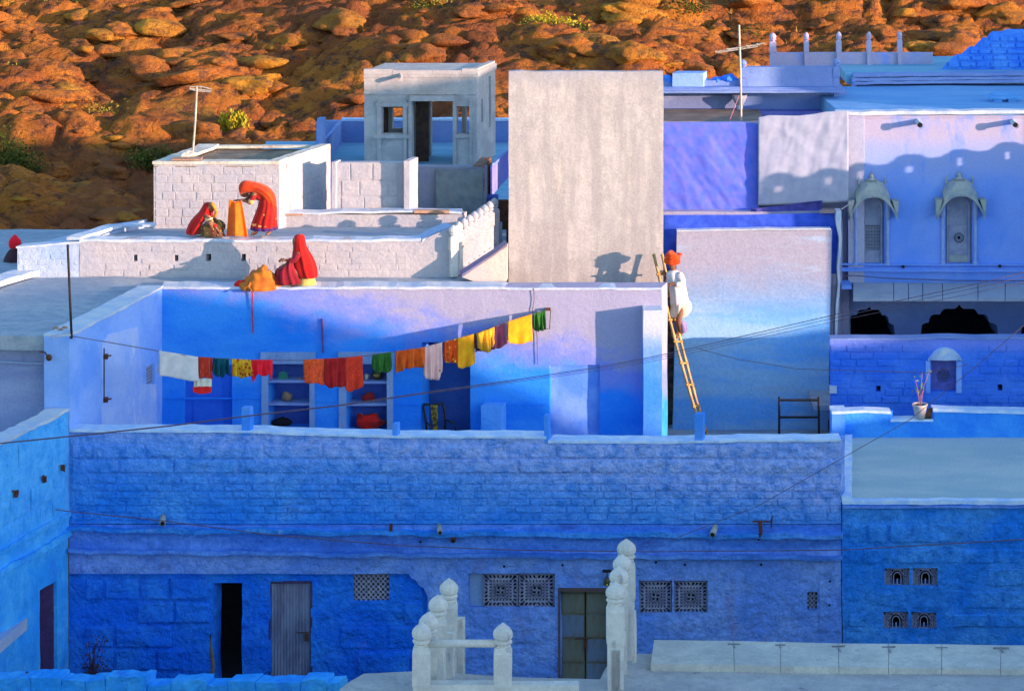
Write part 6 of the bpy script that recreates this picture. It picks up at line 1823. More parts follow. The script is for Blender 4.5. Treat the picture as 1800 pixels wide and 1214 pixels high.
# ================================================================== antennas
def yagi(name, base, top, boom_a, boom_b, els, mat, label, r=.025, loop=None):
    t = thing(name, base, label, "antenna")
    mb = MB(); mb.tube([base, Vector(base).lerp(Vector(top), .5) + Vector((.01, 0, 0)), top], r, 8); mb.build("mast", mat, t)
    mb = MB(); mb.tube([boom_a, boom_b], .014, 6); mb.build("boom", mat, t)
    for (a, b_) in els:
        mb = MB(); mb.tube([a, b_], .010, 5); mb.build("element", mat, t)
    if loop:
        mb = MB(); mb.tube(loop, .012, 6); mb.build("folded_dipole", mat, t)
    return t
M_ant = plain("pale_aluminium", (.62, .52, .42), .5, .3)
f = lambda px, py, Y=59.2: W(px, py, Y)
yagi("tv_antenna", f(1303, 213), f(1299, 44), f(1257, 92), f(1345, 76), [(f(1278, 86, 58.9), f(1282, 90, 59.6)), (f(1312, 80, 58.9), f(1318, 84, 59.6)), (f(1330, 77, 59.0), f(1336, 80, 59.5))], M_ant,
     "tall pale antenna with slanting cross arms above the violet tarpaulin", .022, [f(1258, 90), f(1262, 93), f(1332, 82), f(1334, 79), f(1276, 87)])
cord([f(1282, 213, 59.1), f(1299, 168, 59.15)], .010, plain("pink_stay", (.5, .2, .28), .8), "stay_wire", "thin pink stay wire tied to the right antenna mast", "wire")
f = lambda px, py, Y=57.6: W(px, py, Y)
yagi("tv_antenna", f(339, 268), f(346, 153), f(333, 156), f(372, 160), [(f(352, 152, 56.7), f(354, 157, 57.3))], M_ant, "bent pale antenna on the flat roof of the white room", .022,
     [f(334, 153), f(334, 157), f(345, 160), f(371, 162), f(372, 157), f(352, 152), f(334, 153)])

# ================================================================== wires over the scene
def wire(pts, Y, r, name, label, Y2=None):
    n = len(pts); P_ = []
    for i, (x, y) in enumerate(pts):
        YY = Y if Y2 is None else Y + (Y2 - Y) * i / (n - 1)
        P_.append(W(x, y, YY))
    return cord(P_, r, M_wire, name, label, "wire")
main = [(-60, 790), (0, 779), (150, 764), (300, 748), (450, 729), (600, 712), (750, 690), (900, 670), (1050, 648), (1150, 630), (1240, 610), (1350, 585), (1460, 560), (1600, 530), (1720, 505), (1860, 472)]
for k, d in enumerate((0, 5, 11)):
    wire([(x, y + (d - 5) * (.15 if x < 700 else .15 + .85 * (x - 700) / 700)) for x, y in main], 47.5 + .1 * k, (.0065, .0045, .004)[k], "overhead_wire", ("thickest of three overhead wires crossing the terrace", "middle of three overhead wires crossing the terrace", "lowest of three overhead wires crossing the terrace")[k])
wire([(-40, 873), (0, 880), (120, 898), (290, 915), (480, 940), (700, 958), (900, 966), (1150, 969), (1480, 966), (1650, 956), (1860, 944)], 49.5, .009, "overhead_wire", "dark wire running along the lower ledge of the blue house")
wire([(1225, 612), (1300, 632), (1340, 638), (1400, 648), (1460, 630 + 20), (1640, 655), (1700, 640)], 49.2, .006, "overhead_wire", "thin sagging wire in front of the pale wall")
wire([(1180, 948), (1330, 890), (1480, 805), (1600, 737), (1720, 640), (1860, 520)], 49.0, .006, "overhead_wire", "thin wire rising to the right edge past the flower pot")
wire([(1480, 492), (1487, 485), (1500, 484), (1560, 489), (1680, 493), (1900, 494)], 58.35, .010, "cable", "cable running above the eave of the lilac house")
cord([W(1478, 368, 57.8), W(1495, 358, 58), W(1500, 352, 58.1), W(1497, 360, 58.1), W(1494, 408, 58.1)], .012, plain("pale_rope", (.5, .45, .5), .9), "rope", "pale rope tied to the hood of the left arched window", "rope")
cord([W(1044, 496, 56.95), W(1100, 498, 56.9), W(1166, 500, 56.75)], .012, M_wire, "brush_pole", "thin dark pole of the brush held by the man", "pole")

# ================================================================== small pipes and fittings on the front of the blue house
def spout(px, py, Y, label, mat=M_pale, r=.055, d=(.02, -.20, -.015)):
    p = W(px, py, Y); mb = MB(); e = p + Vector(d); mb.tube([p + Vector((-d[0] * .3, .06, .03)), p + Vector((0, 0, .012)), e], r, 10)
    o = thing("drain_spout", p, label, "pipe"); mb.build("pipe", mat, o, True)
    mb = MB(); dd = (e - p).normalized(); mb.tube([e - dd * .02, e + dd * .004], r * .7, 10); mb.build("mouth", M_dark, o)
spout(286, 912, 49.95, "short pale drain pipe at the left end of the ledge")
spout(772, 928, 49.95, "short pale drain pipe near the middle of the ledge", r=.045)
spout(1256, 930, 49.95, "cream drain pipe on the right part of the ledge", d=(-.05, -.2, -.03))
spout(797, 942, 49.98, "dark rusty pipe below the ledge near the middle", M_rust, .05, (.0, -.15, -.03))
mb = MB(); p = W(1337, 916, 49.9); mb.tube([p + Vector((-.14, .05, -.02)), p, p + Vector((.2, 0, .0)), p + Vector((.2, -.02, .1))], .014, 5); mb.tube([p, p + Vector((.0, -.05, -.18)), p + Vector((-.03, 0, -.32))], .03, 6); mb.tube([p + Vector((.2, 0, -.12)), p + Vector((.2, 0, .05))], .012, 5)
tag(mb.build("rusty_bracket", M_rust, None, wob=.02, wf=9), "rusty twisted bracket above the right lattice windows", "bracket")
mb = MB(); p = W(687, 926, 49.86); mb.box(p - Vector((.03, .03, .06)), p + Vector((.03, .05, .05))); tag(mb.build("rusty_peg", M_rust, None), "small rusty peg on the ledge left of the middle", "peg")
mb = MB(); p = W(79, 624, 49.98); mb.tube([p + Vector((-.1, 0, .06)), p + Vector((0, 0, .05)), p + Vector((.06, -.05, -.02))], .012, 6); mb.ball(p + Vector((.08, -.06, -.03)), .055, .05, .06, 8, 6)
tag(mb.build("wall_lamp", M_rust, None), "small rusty lamp fitting on the left roof pillar", "lamp")
t = thing("hanging_lamp", W(1067, 1024, 49.88), "small dark lantern beside the green boarded door", "lamp")
mb = MB(); p = W(1067, 1004, 49.9); mb.box(p - Vector((.08, .02, .01)), p + Vector((.08, .12, .01))); mb.tube([p, p - Vector((0, 0, .12))], .01, 5); mb.build("arm", M_metal, t)
mb = MB(); mb.lathe(p - Vector((0, 0, .26)), [(.02, 0), (.055, .03), (.06, .1), (.03, .15)], 8); mb.build("globe", plain("amber_glass", (.10, .08, .02), .3), t)
mb = MB(); q = p - Vector((0, .05, .22)); mb.ball(q, .018, .018, .02, 6, 4); mb.build("bulb", plain("yellow_bulb", (.7, .55, .05), .4), t)
# stick and dry shrub at the foot of the wall, brass lock box on the roof
mb = MB(); mb.tube([W(372, 1214, 49.7), W(374, 1165, 49.75), W(371, 1140, 49.8), W(369, 1115, 49.9)], [.035, .035, .03, .02], 7)
tag(mb.build("wooden_post", plain("weathered_stick", (.22, .15, .08), .9, bump=.4), None, True), "crooked wooden stick leaning in the dark doorway", "stick")
t = thing("dry_shrub", (W(165, 0, 49.6).x, 49.6, 0), "thin dry reddish shrub growing before the deep blue wall", "shrub")
mb = MB(); tips = []; r = random.Random(9)
for i in range(26):
    x = 165 + r.gauss(0, 15); top = r.uniform(1120, 1185); a = W(160 + r.gauss(0, 5), 1214, 49.6); e = W(x, top, 49.6 + r.uniform(-.15, .15)); m_ = a.lerp(e, .5) + Vector((r.gauss(0, .03), 0, 0)); mb.tube([a, m_, e], .006, 4); tips += [m_, e]
mb.build("stem", plain("dry_twig", (.10, .05, .06), .9), t)
vs = []; fs = []
for i in range(240):
    c = r.choice(tips) + Vector((r.gauss(0, .05), r.gauss(0, .04), r.gauss(0, .05))); d = Vector((r.uniform(-1, 1), r.uniform(-.6, .6), r.uniform(-.6, 1))).normalized() * .05; s_ = d.cross(Vector((0, 1, .3))).normalized() * .015
    q = len(vs); vs += [c, c + d * .5 + s_, c + d, c + d * .5 - s_]; fs.append((q, q + 1, q + 2, q + 3))
finish("foliage", vs, fs, plain("dry_red_leaf", (.10, .05, .09), .9, c2=(.05, .06, .10)), t)
mb = MB(); p = W(843, 1190, 38.7); q = WZ(843, 1193, ZD + .06); mb.box((p.x - .16, 38.6, ZD), (p.x + .17, 38.9, ZD + .14)); 
tag(mb.build("brass_tray", plain("scuffed_brass", (.22, .12, .03), .45, .5, c2=(.10, .05, .02), scale=20), None, wob=.04, wf=6), "crumpled brass coloured tin on the foreground roof behind the rail", "tin")
for i, (x, y) in enumerate(((47, 1188), (64, 1190), (76, 1189))):
    mb = MB(); p = W(x, y, 46.2); mb.ball(p + Vector((0, 0, .02)), .035, .03, .06, 6, 5)
    tag(mb.build("stone_chip", M_rust, None, wob=.02, wf=9), ("leftmost of three small brown stones on the broken wall", "middle of three small brown stones on the broken wall", "rightmost of three small brown stones on the broken wall")[i], "stone", "small stones on the broken wall")
# ================================================================== people
M_skin = plain("brown_skin", (.26, .11, .055), .6, c2=(.20, .08, .04), scale=6)
def skin_body(name, joints, bones, root, mat, parent, sub=2):
    """one continuous body grown round a skeleton. joints: name -> (Vector, rx, ry)"""
    names = list(joints); idx = {n: i for i, n in enumerate(names)}
    org = joints[root][0]
    me = bpy.data.meshes.new(name)
    me.from_pydata([tuple(joints[n][0] - org) for n in names], [(idx[a], idx[b]) for a, b in bones], [])
    me.update()
    o = bpy.data.objects.new(name, me); COL.objects.link(o)
    o.parent = parent; o.location = org - WL[parent]; WL[o] = org.copy()
    m = o.modifiers.new("skin", 'SKIN'); m.use_smooth_shade = True; m.branch_smoothing = .6
    sl = me.skin_vertices[0].data if me.skin_vertices else None
    for n in names:
        sl[idx[n]].radius = (joints[n][1], joints[n][2]); sl[idx[n]].use_root = (n == root)
    s = o.modifiers.new("sub", 'SUBSURF'); s.levels = sub; s.render_levels = sub
    me.materials.append(mat)
    return o
def add_hand(J, B, wrist, wpos, d, up, side=1):
    """palm and five bent fingers beyond a wrist joint"""
    d = Vector(d).normalized(); up = Vector(up).normalized(); s = d.cross(up).normalized() * side
    palm = wpos + d * .05; J[wrist + "_palm"] = (palm, .036, .018); B.append((wrist, wrist + "_palm"))
    for k, (o, L) in enumerate(((-.030, .062), (-.010, .072), (.010, .068), (.030, .052))):
        a = wpos + d * .085 + s * o; b = a + d * L * .55 - up * .012; c = b + d * L * .35 - up * .03
        for j, (p, r) in enumerate(((a, .010), (b, .009), (c, .007))):
            n = f"{wrist}_f{k}{j}"; J[n] = (p, r, r); B.append((wrist + "_palm" if j == 0 else f"{wrist}_f{k}{j-1}", n))
    a = wpos + d * .045 - s * .045; b = a + d * .035 - up * .02 - s * .008
    for j, (p, r) in enumerate(((a, .012), (b, .009))):
        n = f"{wrist}_t{j}"; J[n] = (p, r, r); B.append((wrist + "_palm" if j == 0 else f"{wrist}_t{j-1}", n))
def head_face(parent, c, fwd, r=.085, mat=M_skin, hair=None):
    """head with brow, nose, mouth, chin, ears and eyes, looking along fwd"""
    fwd = Vector(fwd).normalized(); upv = Vector((0, 0, 1)); side = fwd.cross(upv).normalized(); up2 = side.cross(fwd)
    def pt(a, b, cc): return Vector(c) + side * a + up2 * b + fwd * cc
    mb = MB(); mb.ball((0, 0, 0), 1, 1, 1, 18, 14); v2 = []
    for v in mb.v:
        x, y, z = v.x * .80, -v.y, v.z * 1.22           # x side, y forward, z up
        if z < -.2: x *= 1 + .35 * (z + .2); 
        if y > .3:
            y += .30 * math.exp(-((x / .16) ** 2) - (((z + .05) / .22) ** 2))        # nose
            y -= .14 * math.exp(-(((abs(x) - .34) / .16) ** 2) - (((z - .12) / .12) ** 2))   # eye sockets
            y += .07 * math.exp(-((x / .26) ** 2) - (((z + .52) / .09) ** 2))       # lips
            y += .10 * math.exp(-((x / .3) ** 2) - (((z + .95) / .18) ** 2))        # chin
        v2.append(pt(x * r, z * r, y * r))
    mb.v = v2
    for sg in (-1, 1):
        e = MB(); e.ball((0, 0, 0), 1, 1, 1, 8, 6); mb.add([pt(sg * .82 * r + v.x * .1 * r, v.z * .28 * r - .02 * r, v.y * .2 * r - .05 * r) for v in e.v], e.f)
    h = mb.build("head", mat, parent, True)
    for sg in (-1, 1):
        e = MB(); e.ball(pt(sg * .30 * r, .13 * r, .78 * r), .14 * r, .14 * r, .10 * r, 8, 6); e.build("eye", plain("dark_eye", (.03, .02, .02), .3), h, True)
    e = MB(); e.tube([pt(-.22 * r, -.50 * r, .84 * r), pt(0, -.52 * r, .93 * r), pt(.22 * r, -.50 * r, .84 * r)], .05 * r, 6); e.build("mouth", plain("lips", (.20, .05, .04), .5), h, True)
    return h
def loft(name, rings, mat, parent, n=28, folds=0, amp=0.0, seed=0, cap=True, solid=0.0, power=1.0):
    """cloth or limb: rings = (centre, rx, ry, fold weight[, tilt vector])"""
    r = random.Random(seed); ph = r.uniform(0, 6.28); vs = []; fs = []
    L = len(rings)
    for i, rg in enumerate(rings):
        c, rx, ry = Vector(rg[0]), rg[1], rg[2]; w = rg[3] if len(rg) > 3 else 1; nrm = Vector(rg[4]).normalized() if len(rg) > 4 else Vector((0, 0, 1))
        ux = Vector((0, 1, 0)).cross(nrm).normalized(); uy = nrm.cross(ux)
        for k in range(n):
            a = 2 * math.pi * k / n
            f = 1 + (amp * w * (math.sin(a * folds + ph + i * .12) + .5 * math.sin(a * (folds * 1.7 // 1) + ph * 2 + i * .2)) if folds else 0)
            p = c + ux * math.cos(a) * rx * f + uy * math.sin(a) * ry * f
            vs.append(p + nz(p, 7, .010 * w))
    for i in range(L - 1):
        for k in range(n):
            k2 = (k + 1) % n; fs.append((i * n + k, i * n + k2, (i + 1) * n + k2, (i + 1) * n + k))
    if cap: fs.append(tuple(range(n))[::-1]); fs.append(tuple((L - 1) * n + k for k in range(n)))
    o = finish(name, vs, fs, mat, parent, True)
    if solid: s = o.modifiers.new("thick", 'SOLIDIFY'); s.thickness = solid
    s = o.modifiers.new("sub", 'SUBSURF'); s.levels = 1; s.render_levels = 1
    return o

# ---------------- man on the bamboo ladder
YM = 56.95
def m(px, py, dy=0.0): return W(px, py, YM + dy)
# ladder: two bamboo rails lashed with rungs
lad = thing("bamboo_ladder", (W(1247, 785, 56.2).x, 56.2, FL2), "tall narrow bamboo ladder lashed with cord, the man standing on it", "ladder")
M_bam = plain("golden_bamboo", (.62, .40, .14), .5, c2=(.44, .26, .08), scale=6); M_lash = plain("cord_lashing", (.55, .28, .06), .8)
def lad_pt(y, side):      # side -1 left rail, +1 right rail
    xs_ = [(445, 1153), (520, 1171), (600, 1191), (700, 1219), (790, 1248)]
    for (a, xa), (b, xb) in zip(xs_[:-1], xs_[1:]):
        if y <= b: x = xa + (xb - xa) * (y - a) / (b - a); break
    t = (y - 445) / (790 - 445)
    half = 4.5 * (1 - t) + 3.2 * t
    Y = 57.15 - .95 * t + (.13 if side > 0 else -.13)
    return W(x + side * half + (5 if side > 0 else 0) * (1 - t) ** 2 * 1.2, y, Y)
for sd in (-1, 1):
    P_ = [lad_pt(y, sd) for y in range(446, 791, 12)]
    rad = [(.034 if i % 4 == 0 else .028) for i in range(len(P_))]
    mb = MB(); mb.tube(P_, rad, 8); mb.build("rail", M_bam, lad, True)
for y in (482, 520, 562, 600, 638, 676, 714, 757):
    a, b = lad_pt(y, -1), lad_pt(y, 1); d = (b - a)
    mb = MB(); mb.tube([a - d * .25, b + d * .25], .02, 6); rg = mb.build("rung", M_bam, lad, True)
    for q in (a, b):
        mb = MB(); mb.tube([q + Vector((0, 0, -.03)), q + Vector((0, 0, .03))], .038, 8); mb.build("lashing", M_lash, rg)
man = thing("person", m(1196, 596), "man in orange turban and white shirt standing on the ladder painting the wall", "person")
J = {}; B = []
def j(n, px, py, dy, r, ry=None): J[n] = (m(px, py, dy), r, ry or r)
j('pelvis', 1196, 532, .02, .13, .11); j('belly', 1193, 512, .0, .12, .10); j('chest', 1187, 492, -.03, .14, .11); j('neck', 1183, 473, -.04, .055); j('skull', 1182, 463, -.05, .06)
j('shR', 1196, 480, -.12, .065); j('elR', 1200, 498, -.20, .045); j('wrR', 1181, 499, -.26, .030)
j('shL', 1176, 480, .08, .06); j('elL', 1170, 493, .06, .042); j('wrL', 1172, 481, .0, .028)
j('hipR', 1199, 538, -.08, .09); j('knR', 1192, 562, -.20, .065); j('anR', 1198, 588, -.02, .040); j('toeR', 1188, 594, -.12, .028)
j('hipL', 1193, 538, .10, .09); j('knL', 1184, 558, .0, .065); j('anL', 1190, 586, .10, .040); j('toeL', 1180, 592, .02, .028)
B = [('pelvis', 'belly'), ('belly', 'chest'), ('chest', 'neck'), ('neck', 'skull'), ('chest', 'shR'), ('shR', 'elR'), ('elR', 'wrR'), ('chest', 'shL'), ('shL', 'elL'), ('elL', 'wrL'),
     ('pelvis', 'hipR'), ('hipR', 'knR'), ('knR', 'anR'), ('anR', 'toeR'), ('pelvis', 'hipL'), ('hipL', 'knL'), ('knL', 'anL'), ('anL', 'toeL')]
add_hand(J, B, 'wrR', J['wrR'][0], (-1, -.1, -.1), (0, -.3, 1)); add_hand(J, B, 'wrL', J['wrL'][0], (-1, -.1, .3), (0, -1, .3), -1)
skin_body("body", J, B, 'pelvis', M_skin, man)
head_face(man, m(1182, 465, -.06), (-.45, -.85, -.55), .092)
C_kurta = cloth_mat("white_shirt", (.80, .74, .70), (.70, .66, .66)); C_dhoti = cloth_mat("cream_wrap", (.78, .66, .50), (.70, .56, .42)); C_lav = cloth_mat("lavender_cloth", (.30, .24, .46), (.20, .15, .34))
C_turb = cloth_mat("orange_turban", (.85, .09, .01), (.72, .05, .01))
loft("shirt", [(m(1184, 475, -.04), .07, .06, .2), (m(1185, 479, -.04), .17, .12, .3), (m(1187, 488, -.04), .19, .145, .4), (m(1189, 500, -.03), .175, .14, .6), (m(1192, 512, -.02), .17, .14, .8), (m(1193, 524, .0), .18, .155, 1), (m(1195, 534, .02), .20, .17, 1.2), (m(1196, 540, .02), .195, .17, 1.2)],
     C_kurta, man, folds=7, amp=.09, seed=3)
def sleeve(pts, name="sleeve", mat=C_kurta, amp=.06):
    rings = []
    for i, (p, r) in enumerate(pts):
        q = pts[min(i + 1, len(pts) - 1)][0] - pts[max(i - 1, 0)][0]
        rings.append((p, r, r, 1, q))
    return loft(name, rings, mat, man, n=16, folds=4, amp=amp, seed=5)
sleeve([(m(1192, 479, -.10), .085), (m(1197, 488, -.15), .082), (m(1200, 494, -.19), .072), (m(1199, 499, -.21), .066), (m(1193, 500, -.235), .058), (m(1186, 500, -.25), .050)])
sleeve([(m(1179, 480, .07), .075), (m(1173, 487, .07), .07), (m(1170, 493, .06), .062), (m(1171, 488, .04), .052)])
loft("collar", [(m(1184, 474, -.05), .075, .065, 0), (m(1184, 477, -.05), .095, .08, 0)], C_kurta, man, n=16)
loft("wrap", [(m(1196, 526, .0), .19, .16, .5), (m(1197, 536, .02), .205, .18, 1), (m(1197, 545, -.0), .20, .18, 1.2), (m(1193, 553, -.04), .175, .16, 1.2), (m(1190, 559, -.06), .14, .13, 1.2)], C_dhoti, man, folds=7, amp=.13, seed=8)
for kx, ax, dy in ((1195, 1201, -.14), (1183, 1188, .03)):
    loft("legging", [(m(kx + 2, 563, dy), .085, .085, 1), (m(kx + 4, 570, dy + .03), .10, .10, 1), (m(ax - 1, 578, dy + .08), .095, .09, 1), (m(ax, 586, dy + .11), .075, .08, 1)], C_lav, man, n=18, folds=5, amp=.09, seed=kx)
mb = MB()      # turban: wound rolls
tc = m(1182, 454, -.04)
mb.ball(tc + Vector((0, 0, .01)), .145, .14, .105, 18, 12)
for k in range(7):
    a0 = k * .9; N = 26; pts = []
    for i in range(N + 1):
        a = 2 * math.pi * i / N
        pts.append(tc + Vector((math.cos(a) * .135, math.sin(a) * .13, -.045 + .02 * k * .9 + .045 * math.sin(a + a0))))
        if k > 3: pts[-1] = tc + Vector((math.cos(a) * (.135 - .025 * (k - 3)), math.sin(a) * (.13 - .025 * (k - 3)), .03 + .018 * (k - 3) + .035 * math.sin(a + a0)))
    mb.tube(pts, .032, 8)
mb.tube([tc + Vector((.10, 0, .08)), tc + Vector((.16, -.02, .09)), tc + Vector((.19, -.03, .06))], [.03, .025, .008], 6)
mb.build("turban", C_turb, man, True, wob=.01, wf=9)
mb = MB(); p = m(1164, 500, -.22); mb.lathe(p - Vector((0, 0, .03)), [(.02, 0), (.055, .015), (.06, .04), (.02, .06)], 10, sx=1.3)
tag(mb.build("paint_brush", plain("dark_bristle", (.03, .025, .05), .8), None, True), "dark paint brush in the lower hand of the man on the ladder", "brush")

# ---------------- women on the upper terrace
C_orv = cloth_mat("orange_veil", (.68, .075, .01), (.52, .04, .01)); C_redv = cloth_mat("red_veil", (.58, .016, .012), (.40, .01, .01)); C_skr = cloth_mat("red_spangled_skirt", (.42, .02, .015), (.30, .012, .01), 'flowers', (.80, .42, .12), 9, .16)
C_hem = cloth_mat("violet_hem", (.07, .03, .16), (.05, .02, .10)); C_gold = cloth_mat("gold_band", (.80, .55, .20), (.7, .4, .1)); C_olive = cloth_mat("dark_print_skirt", (.07, .07, .02), (.12, .03, .02), 'flowers', (.50, .36, .06), 16, .22)
C_flame = cloth_mat("flame_orange_cloth", (.92, .17, .01), (.85, .12, .01)); C_maroon = cloth_mat("maroon_skirt", (.30, .015, .03), (.20, .01, .02)); C_pile = cloth_mat("orange_pile", (.62, .19, .02), (.48, .12, .02))
YW = 55.42
def w_(px, py, dy=0.0): return W(px, py, YW + dy)
wo_ = thing("person", w_(464, 414), "woman in orange veil and red skirt bending to hold up a cloth", "person")
J = {}; B = []
def j2(n, px, py, dy, r, ry=None): J[n] = (w_(px, py, dy), r, ry or r)
j2('pelvis', 469, 352, 0, .13); j2('waist', 462, 342, 0, .10); j2('chest', 448, 336, 0, .12); j2('neck', 438, 334, -.02, .05); j2('skull', 432, 336, -.03, .07)
j2('shR', 446, 341, -.15, .055); j2('elR', 442, 356, -.20, .038); j2('wrR', 428, 353, -.16, .026)
j2('shL', 444, 340, .12, .05); j2('elL', 432, 352, .12, .036); j2('wrL', 421, 352, .02, .026)
j2('hipR', 470, 358, -.08, .09); j2('knR', 474, 382, -.10, .06); j2('anR', 475, 408, -.10, .035); j2('toeR', 467, 413, -.18, .028)
j2('hipL', 466, 358, .08, .09); j2('knL', 456, 382, .05, .06); j2('anL', 451, 408, .02, .035); j2('toeL', 441, 413, -.04, .028)
B = [('pelvis', 'waist'), ('waist', 'chest'), ('chest', 'neck'), ('neck', 'skull'), ('chest', 'shR'), ('shR', 'elR'), ('elR', 'wrR'), ('chest', 'shL'), ('shL', 'elL'), ('elL', 'wrL'),
     ('pelvis', 'hipR'), ('hipR', 'knR'), ('knR', 'anR'), ('anR', 'toeR'), ('pelvis', 'hipL'), ('hipL', 'knL'), ('knL', 'anL'), ('anL', 'toeL')]
add_hand(J, B, 'wrR', J['wrR'][0], (-1, .1, .1), (0, 0, 1)); add_hand(J, B, 'wrL', J['wrL'][0], (-1, -.2, 0), (0, 0, 1), -1)
skin_body("body", J, B, 'pelvis', M_skin, wo_)
head_face(wo_, w_(429, 338, -.02), (-.8, -.15, -.75), .085)
ax = lambda a, b: (w_(*b) - w_(*a))
loft("bodice", [(w_(472, 350), .14, .15, .3, ax((450, 337), (472, 350))), (w_(462, 342), .13, .15, .3, (1, 0, -.4)), (w_(450, 338), .15, .17, .3, (1, 0, -.3)), (w_(441, 336), .12, .12, .3, (1, 0, 0))], C_skr, wo_, n=20, folds=5, amp=.05)
loft("skirt", [(w_(469, 344), .14, .15, .3, (.4, 0, 1)), (w_(471, 356), .155, .17, .8, (.15, 0, 1)), (w_(469, 370), .185, .19, 1), (w_(466, 383), .215, .21, 1.1), (w_(464, 393), .235, .225, 1.2), (w_(464, 399), .245, .23, 1.2)], C_skr, wo_, n=48, folds=12, amp=.06, seed=2, cap=False, solid=.01)
loft("gold_band", [(w_(464, 391), .238, .23, 1.1), (w_(464, 394.5), .245, .235, 1.1)], C_gold, wo_, n=48, folds=12, amp=.06, seed=2, cap=False)
loft("hem", [(w_(464, 397), .248, .235, 1.2), (w_(464, 403), .258, .24, 1.2)], C_hem, wo_, n=48, folds=12, amp=.06, seed=2, cap=False)
loft("sleeve", [(w_(447, 341, -.14), .065, .065, 1, (0.2, 0, 1)), (w_(444, 350, -.18), .055, .055, 1, (.2, 0, 1)), (w_(441, 357, -.19), .05, .05, 1, (1, 0, .4)), (w_(434, 355, -.17), .042, .042, 1, (1, 0, -.1))], C_skr, wo_, n=14)
mb = MB(); mb.tube([w_(442, 352, -.22), w_(441, 358, -.22)], .052, 10); mb.build("bangle", C_gold, wo_, True)
veil = [(w_(425, 344, -.02), .035, .05, .2, (1, 0, .9)), (w_(421, 336, -.02), .075, .10, .2, (.9, 0, .5)), (w_(424, 329, -.02), .12, .135, .3, (1, 0, .15)), (w_(432, 328, -.02), .13, .145, .3, (1, 0, -.1)), (w_(443, 329, 0), .115, .16, .6, (1, 0, -.15)), (w_(455, 331, 0), .105, .19, .8, (1, 0, -.25)),
        (w_(466, 337, 0), .115, .20, 1, (1, 0, -.6)), (w_(475, 347, 0), .12, .19, 1, (.8, 0, -1)), (w_(479, 360, .02), .085, .17, 1, (.3, 0, -1)), (w_(481, 374, .02), .055, .15, 1, (.1, 0, -1)), (w_(482, 388, .03), .03, .13, 1, (.1, 0, -1))]
loft("veil", veil, C_orv, wo_, n=40, folds=7, amp=.07, seed=4)
# flame coloured cloth held up
vs = []; fs = []
n = 26; mm = 16
for i in range(n + 1):
    u = i / n
    for k in range(mm + 1):
        v = k / mm
        x0 = 403 - 5 * v ** 1.2; x1 = 424 + 11 * v
        p = w_(x0 + (x1 - x0) * u, 353 + (1.5 if u > .8 else 0) - 2 * math.cos(u * 6) * (1 - v) + (415 - 353) * v, -.22 + .05 * math.sin(u * 9 + v) * (.3 + v) + .10 * v * math.cos((u - .45) * 5) * -1)
        vs.append(p)
for i in range(n):
    for k in range(mm):
        a = i * (mm + 1) + k; b = a + mm + 1; fs.append((a, a + 1, b + 1, b))
o = finish("held_cloth", vs, fs, C_flame, None, True); s = o.modifiers.new("thick", 'SOLIDIFY'); s.thickness = .02
tag(o, "flame orange cloth held upright by the bending woman", "cloth")

wsq = thing("person", w_(368, 414), "woman in red and yellow veil squatting beside the orange cloth", "person")
J = {}; B = []
j2('pelvis', 357, 404, .05, .13); j2('waist', 361, 393, 0, .11); j2('chest', 365, 380, -.04, .12); j2('neck', 368, 371, -.06, .05); j2('skull', 370, 364, -.08, .07)
j2('shR', 361, 379, -.18, .055); j2('elR', 372, 391, -.30, .038); j2('wrR', 384, 406, -.30, .026)
j2('shL', 370, 379, .10, .05); j2('elL', 382, 390, .05, .036); j2('wrL', 389, 405, -.05, .026)
j2('hipR', 358, 404, -.08, .09); j2('knR', 370, 389, -.34, .06); j2('anR', 375, 410, -.26, .035); j2('toeR', 384, 414, -.34, .028)
j2('hipL', 362, 404, .12, .09); j2('knL', 386, 388, -.05, .06); j2('anL', 384, 411, .0, .035); j2('toeL', 392, 414, -.06, .028)
B = [('pelvis', 'waist'), ('waist', 'chest'), ('chest', 'neck'), ('neck', 'skull'), ('chest', 'shR'), ('shR', 'elR'), ('elR', 'wrR'), ('chest', 'shL'), ('shL', 'elL'), ('elL', 'wrL'),
     ('pelvis', 'hipR'), ('hipR', 'knR'), ('knR', 'anR'), ('anR', 'toeR'), ('pelvis', 'hipL'), ('hipL', 'knL'), ('knL', 'anL'), ('anL', 'toeL')]
add_hand(J, B, 'wrR', J['wrR'][0], (.5, -.2, -1), (0, -1, .1)); add_hand(J, B, 'wrL', J['wrL'][0], (.4, -.1, -1), (0, -1, .1), -1)
skin_body("body", J, B, 'pelvis', M_skin, wsq)
head_face(wsq, w_(371, 364, -.09), (.75, -.5, -.35), .085)
loft("skirt", [(w_(362, 388, -.04), .12, .13, .4), (w_(367, 391, -.10), .20, .20, .8), (w_(370, 399, -.12), .235, .24, 1), (w_(371, 408, -.12), .245, .25, 1), (w_(371, 414, -.12), .25, .25, 1)], C_olive, wsq, n=40, folds=8, amp=.06, seed=6)
vs = []
loft("skirt_fold", [(w_(381, 386, -.12), .05, .06, .5, (.4, 0, -1)), (w_(388, 394, -.12), .085, .09, 1, (.4, 0, -1)), (w_(391, 404, -.12), .09, .09, 1, (.1, 0, -1)), (w_(390, 411, -.12), .07, .08, 1)], C_olive, wsq, n=20, folds=5, amp=.1)
loft("veil", [(w_(366, 355, -.02), .04, .05, .2), (w_(367, 358, -.03), .11, .11, .3), (w_(366, 365, -.0), .125, .14, .4), (w_(362, 373, .0), .135, .17, .6), (w_(356, 383, -.03), .19, .22, .8), (w_(350, 394, -.03), .20, .24, 1), (w_(343, 405, -.02), .17, .22, 1), (w_(338, 413, -.02), .14, .2, 1)], C_redv, wsq, n=44, folds=8, amp=.08, seed=3)
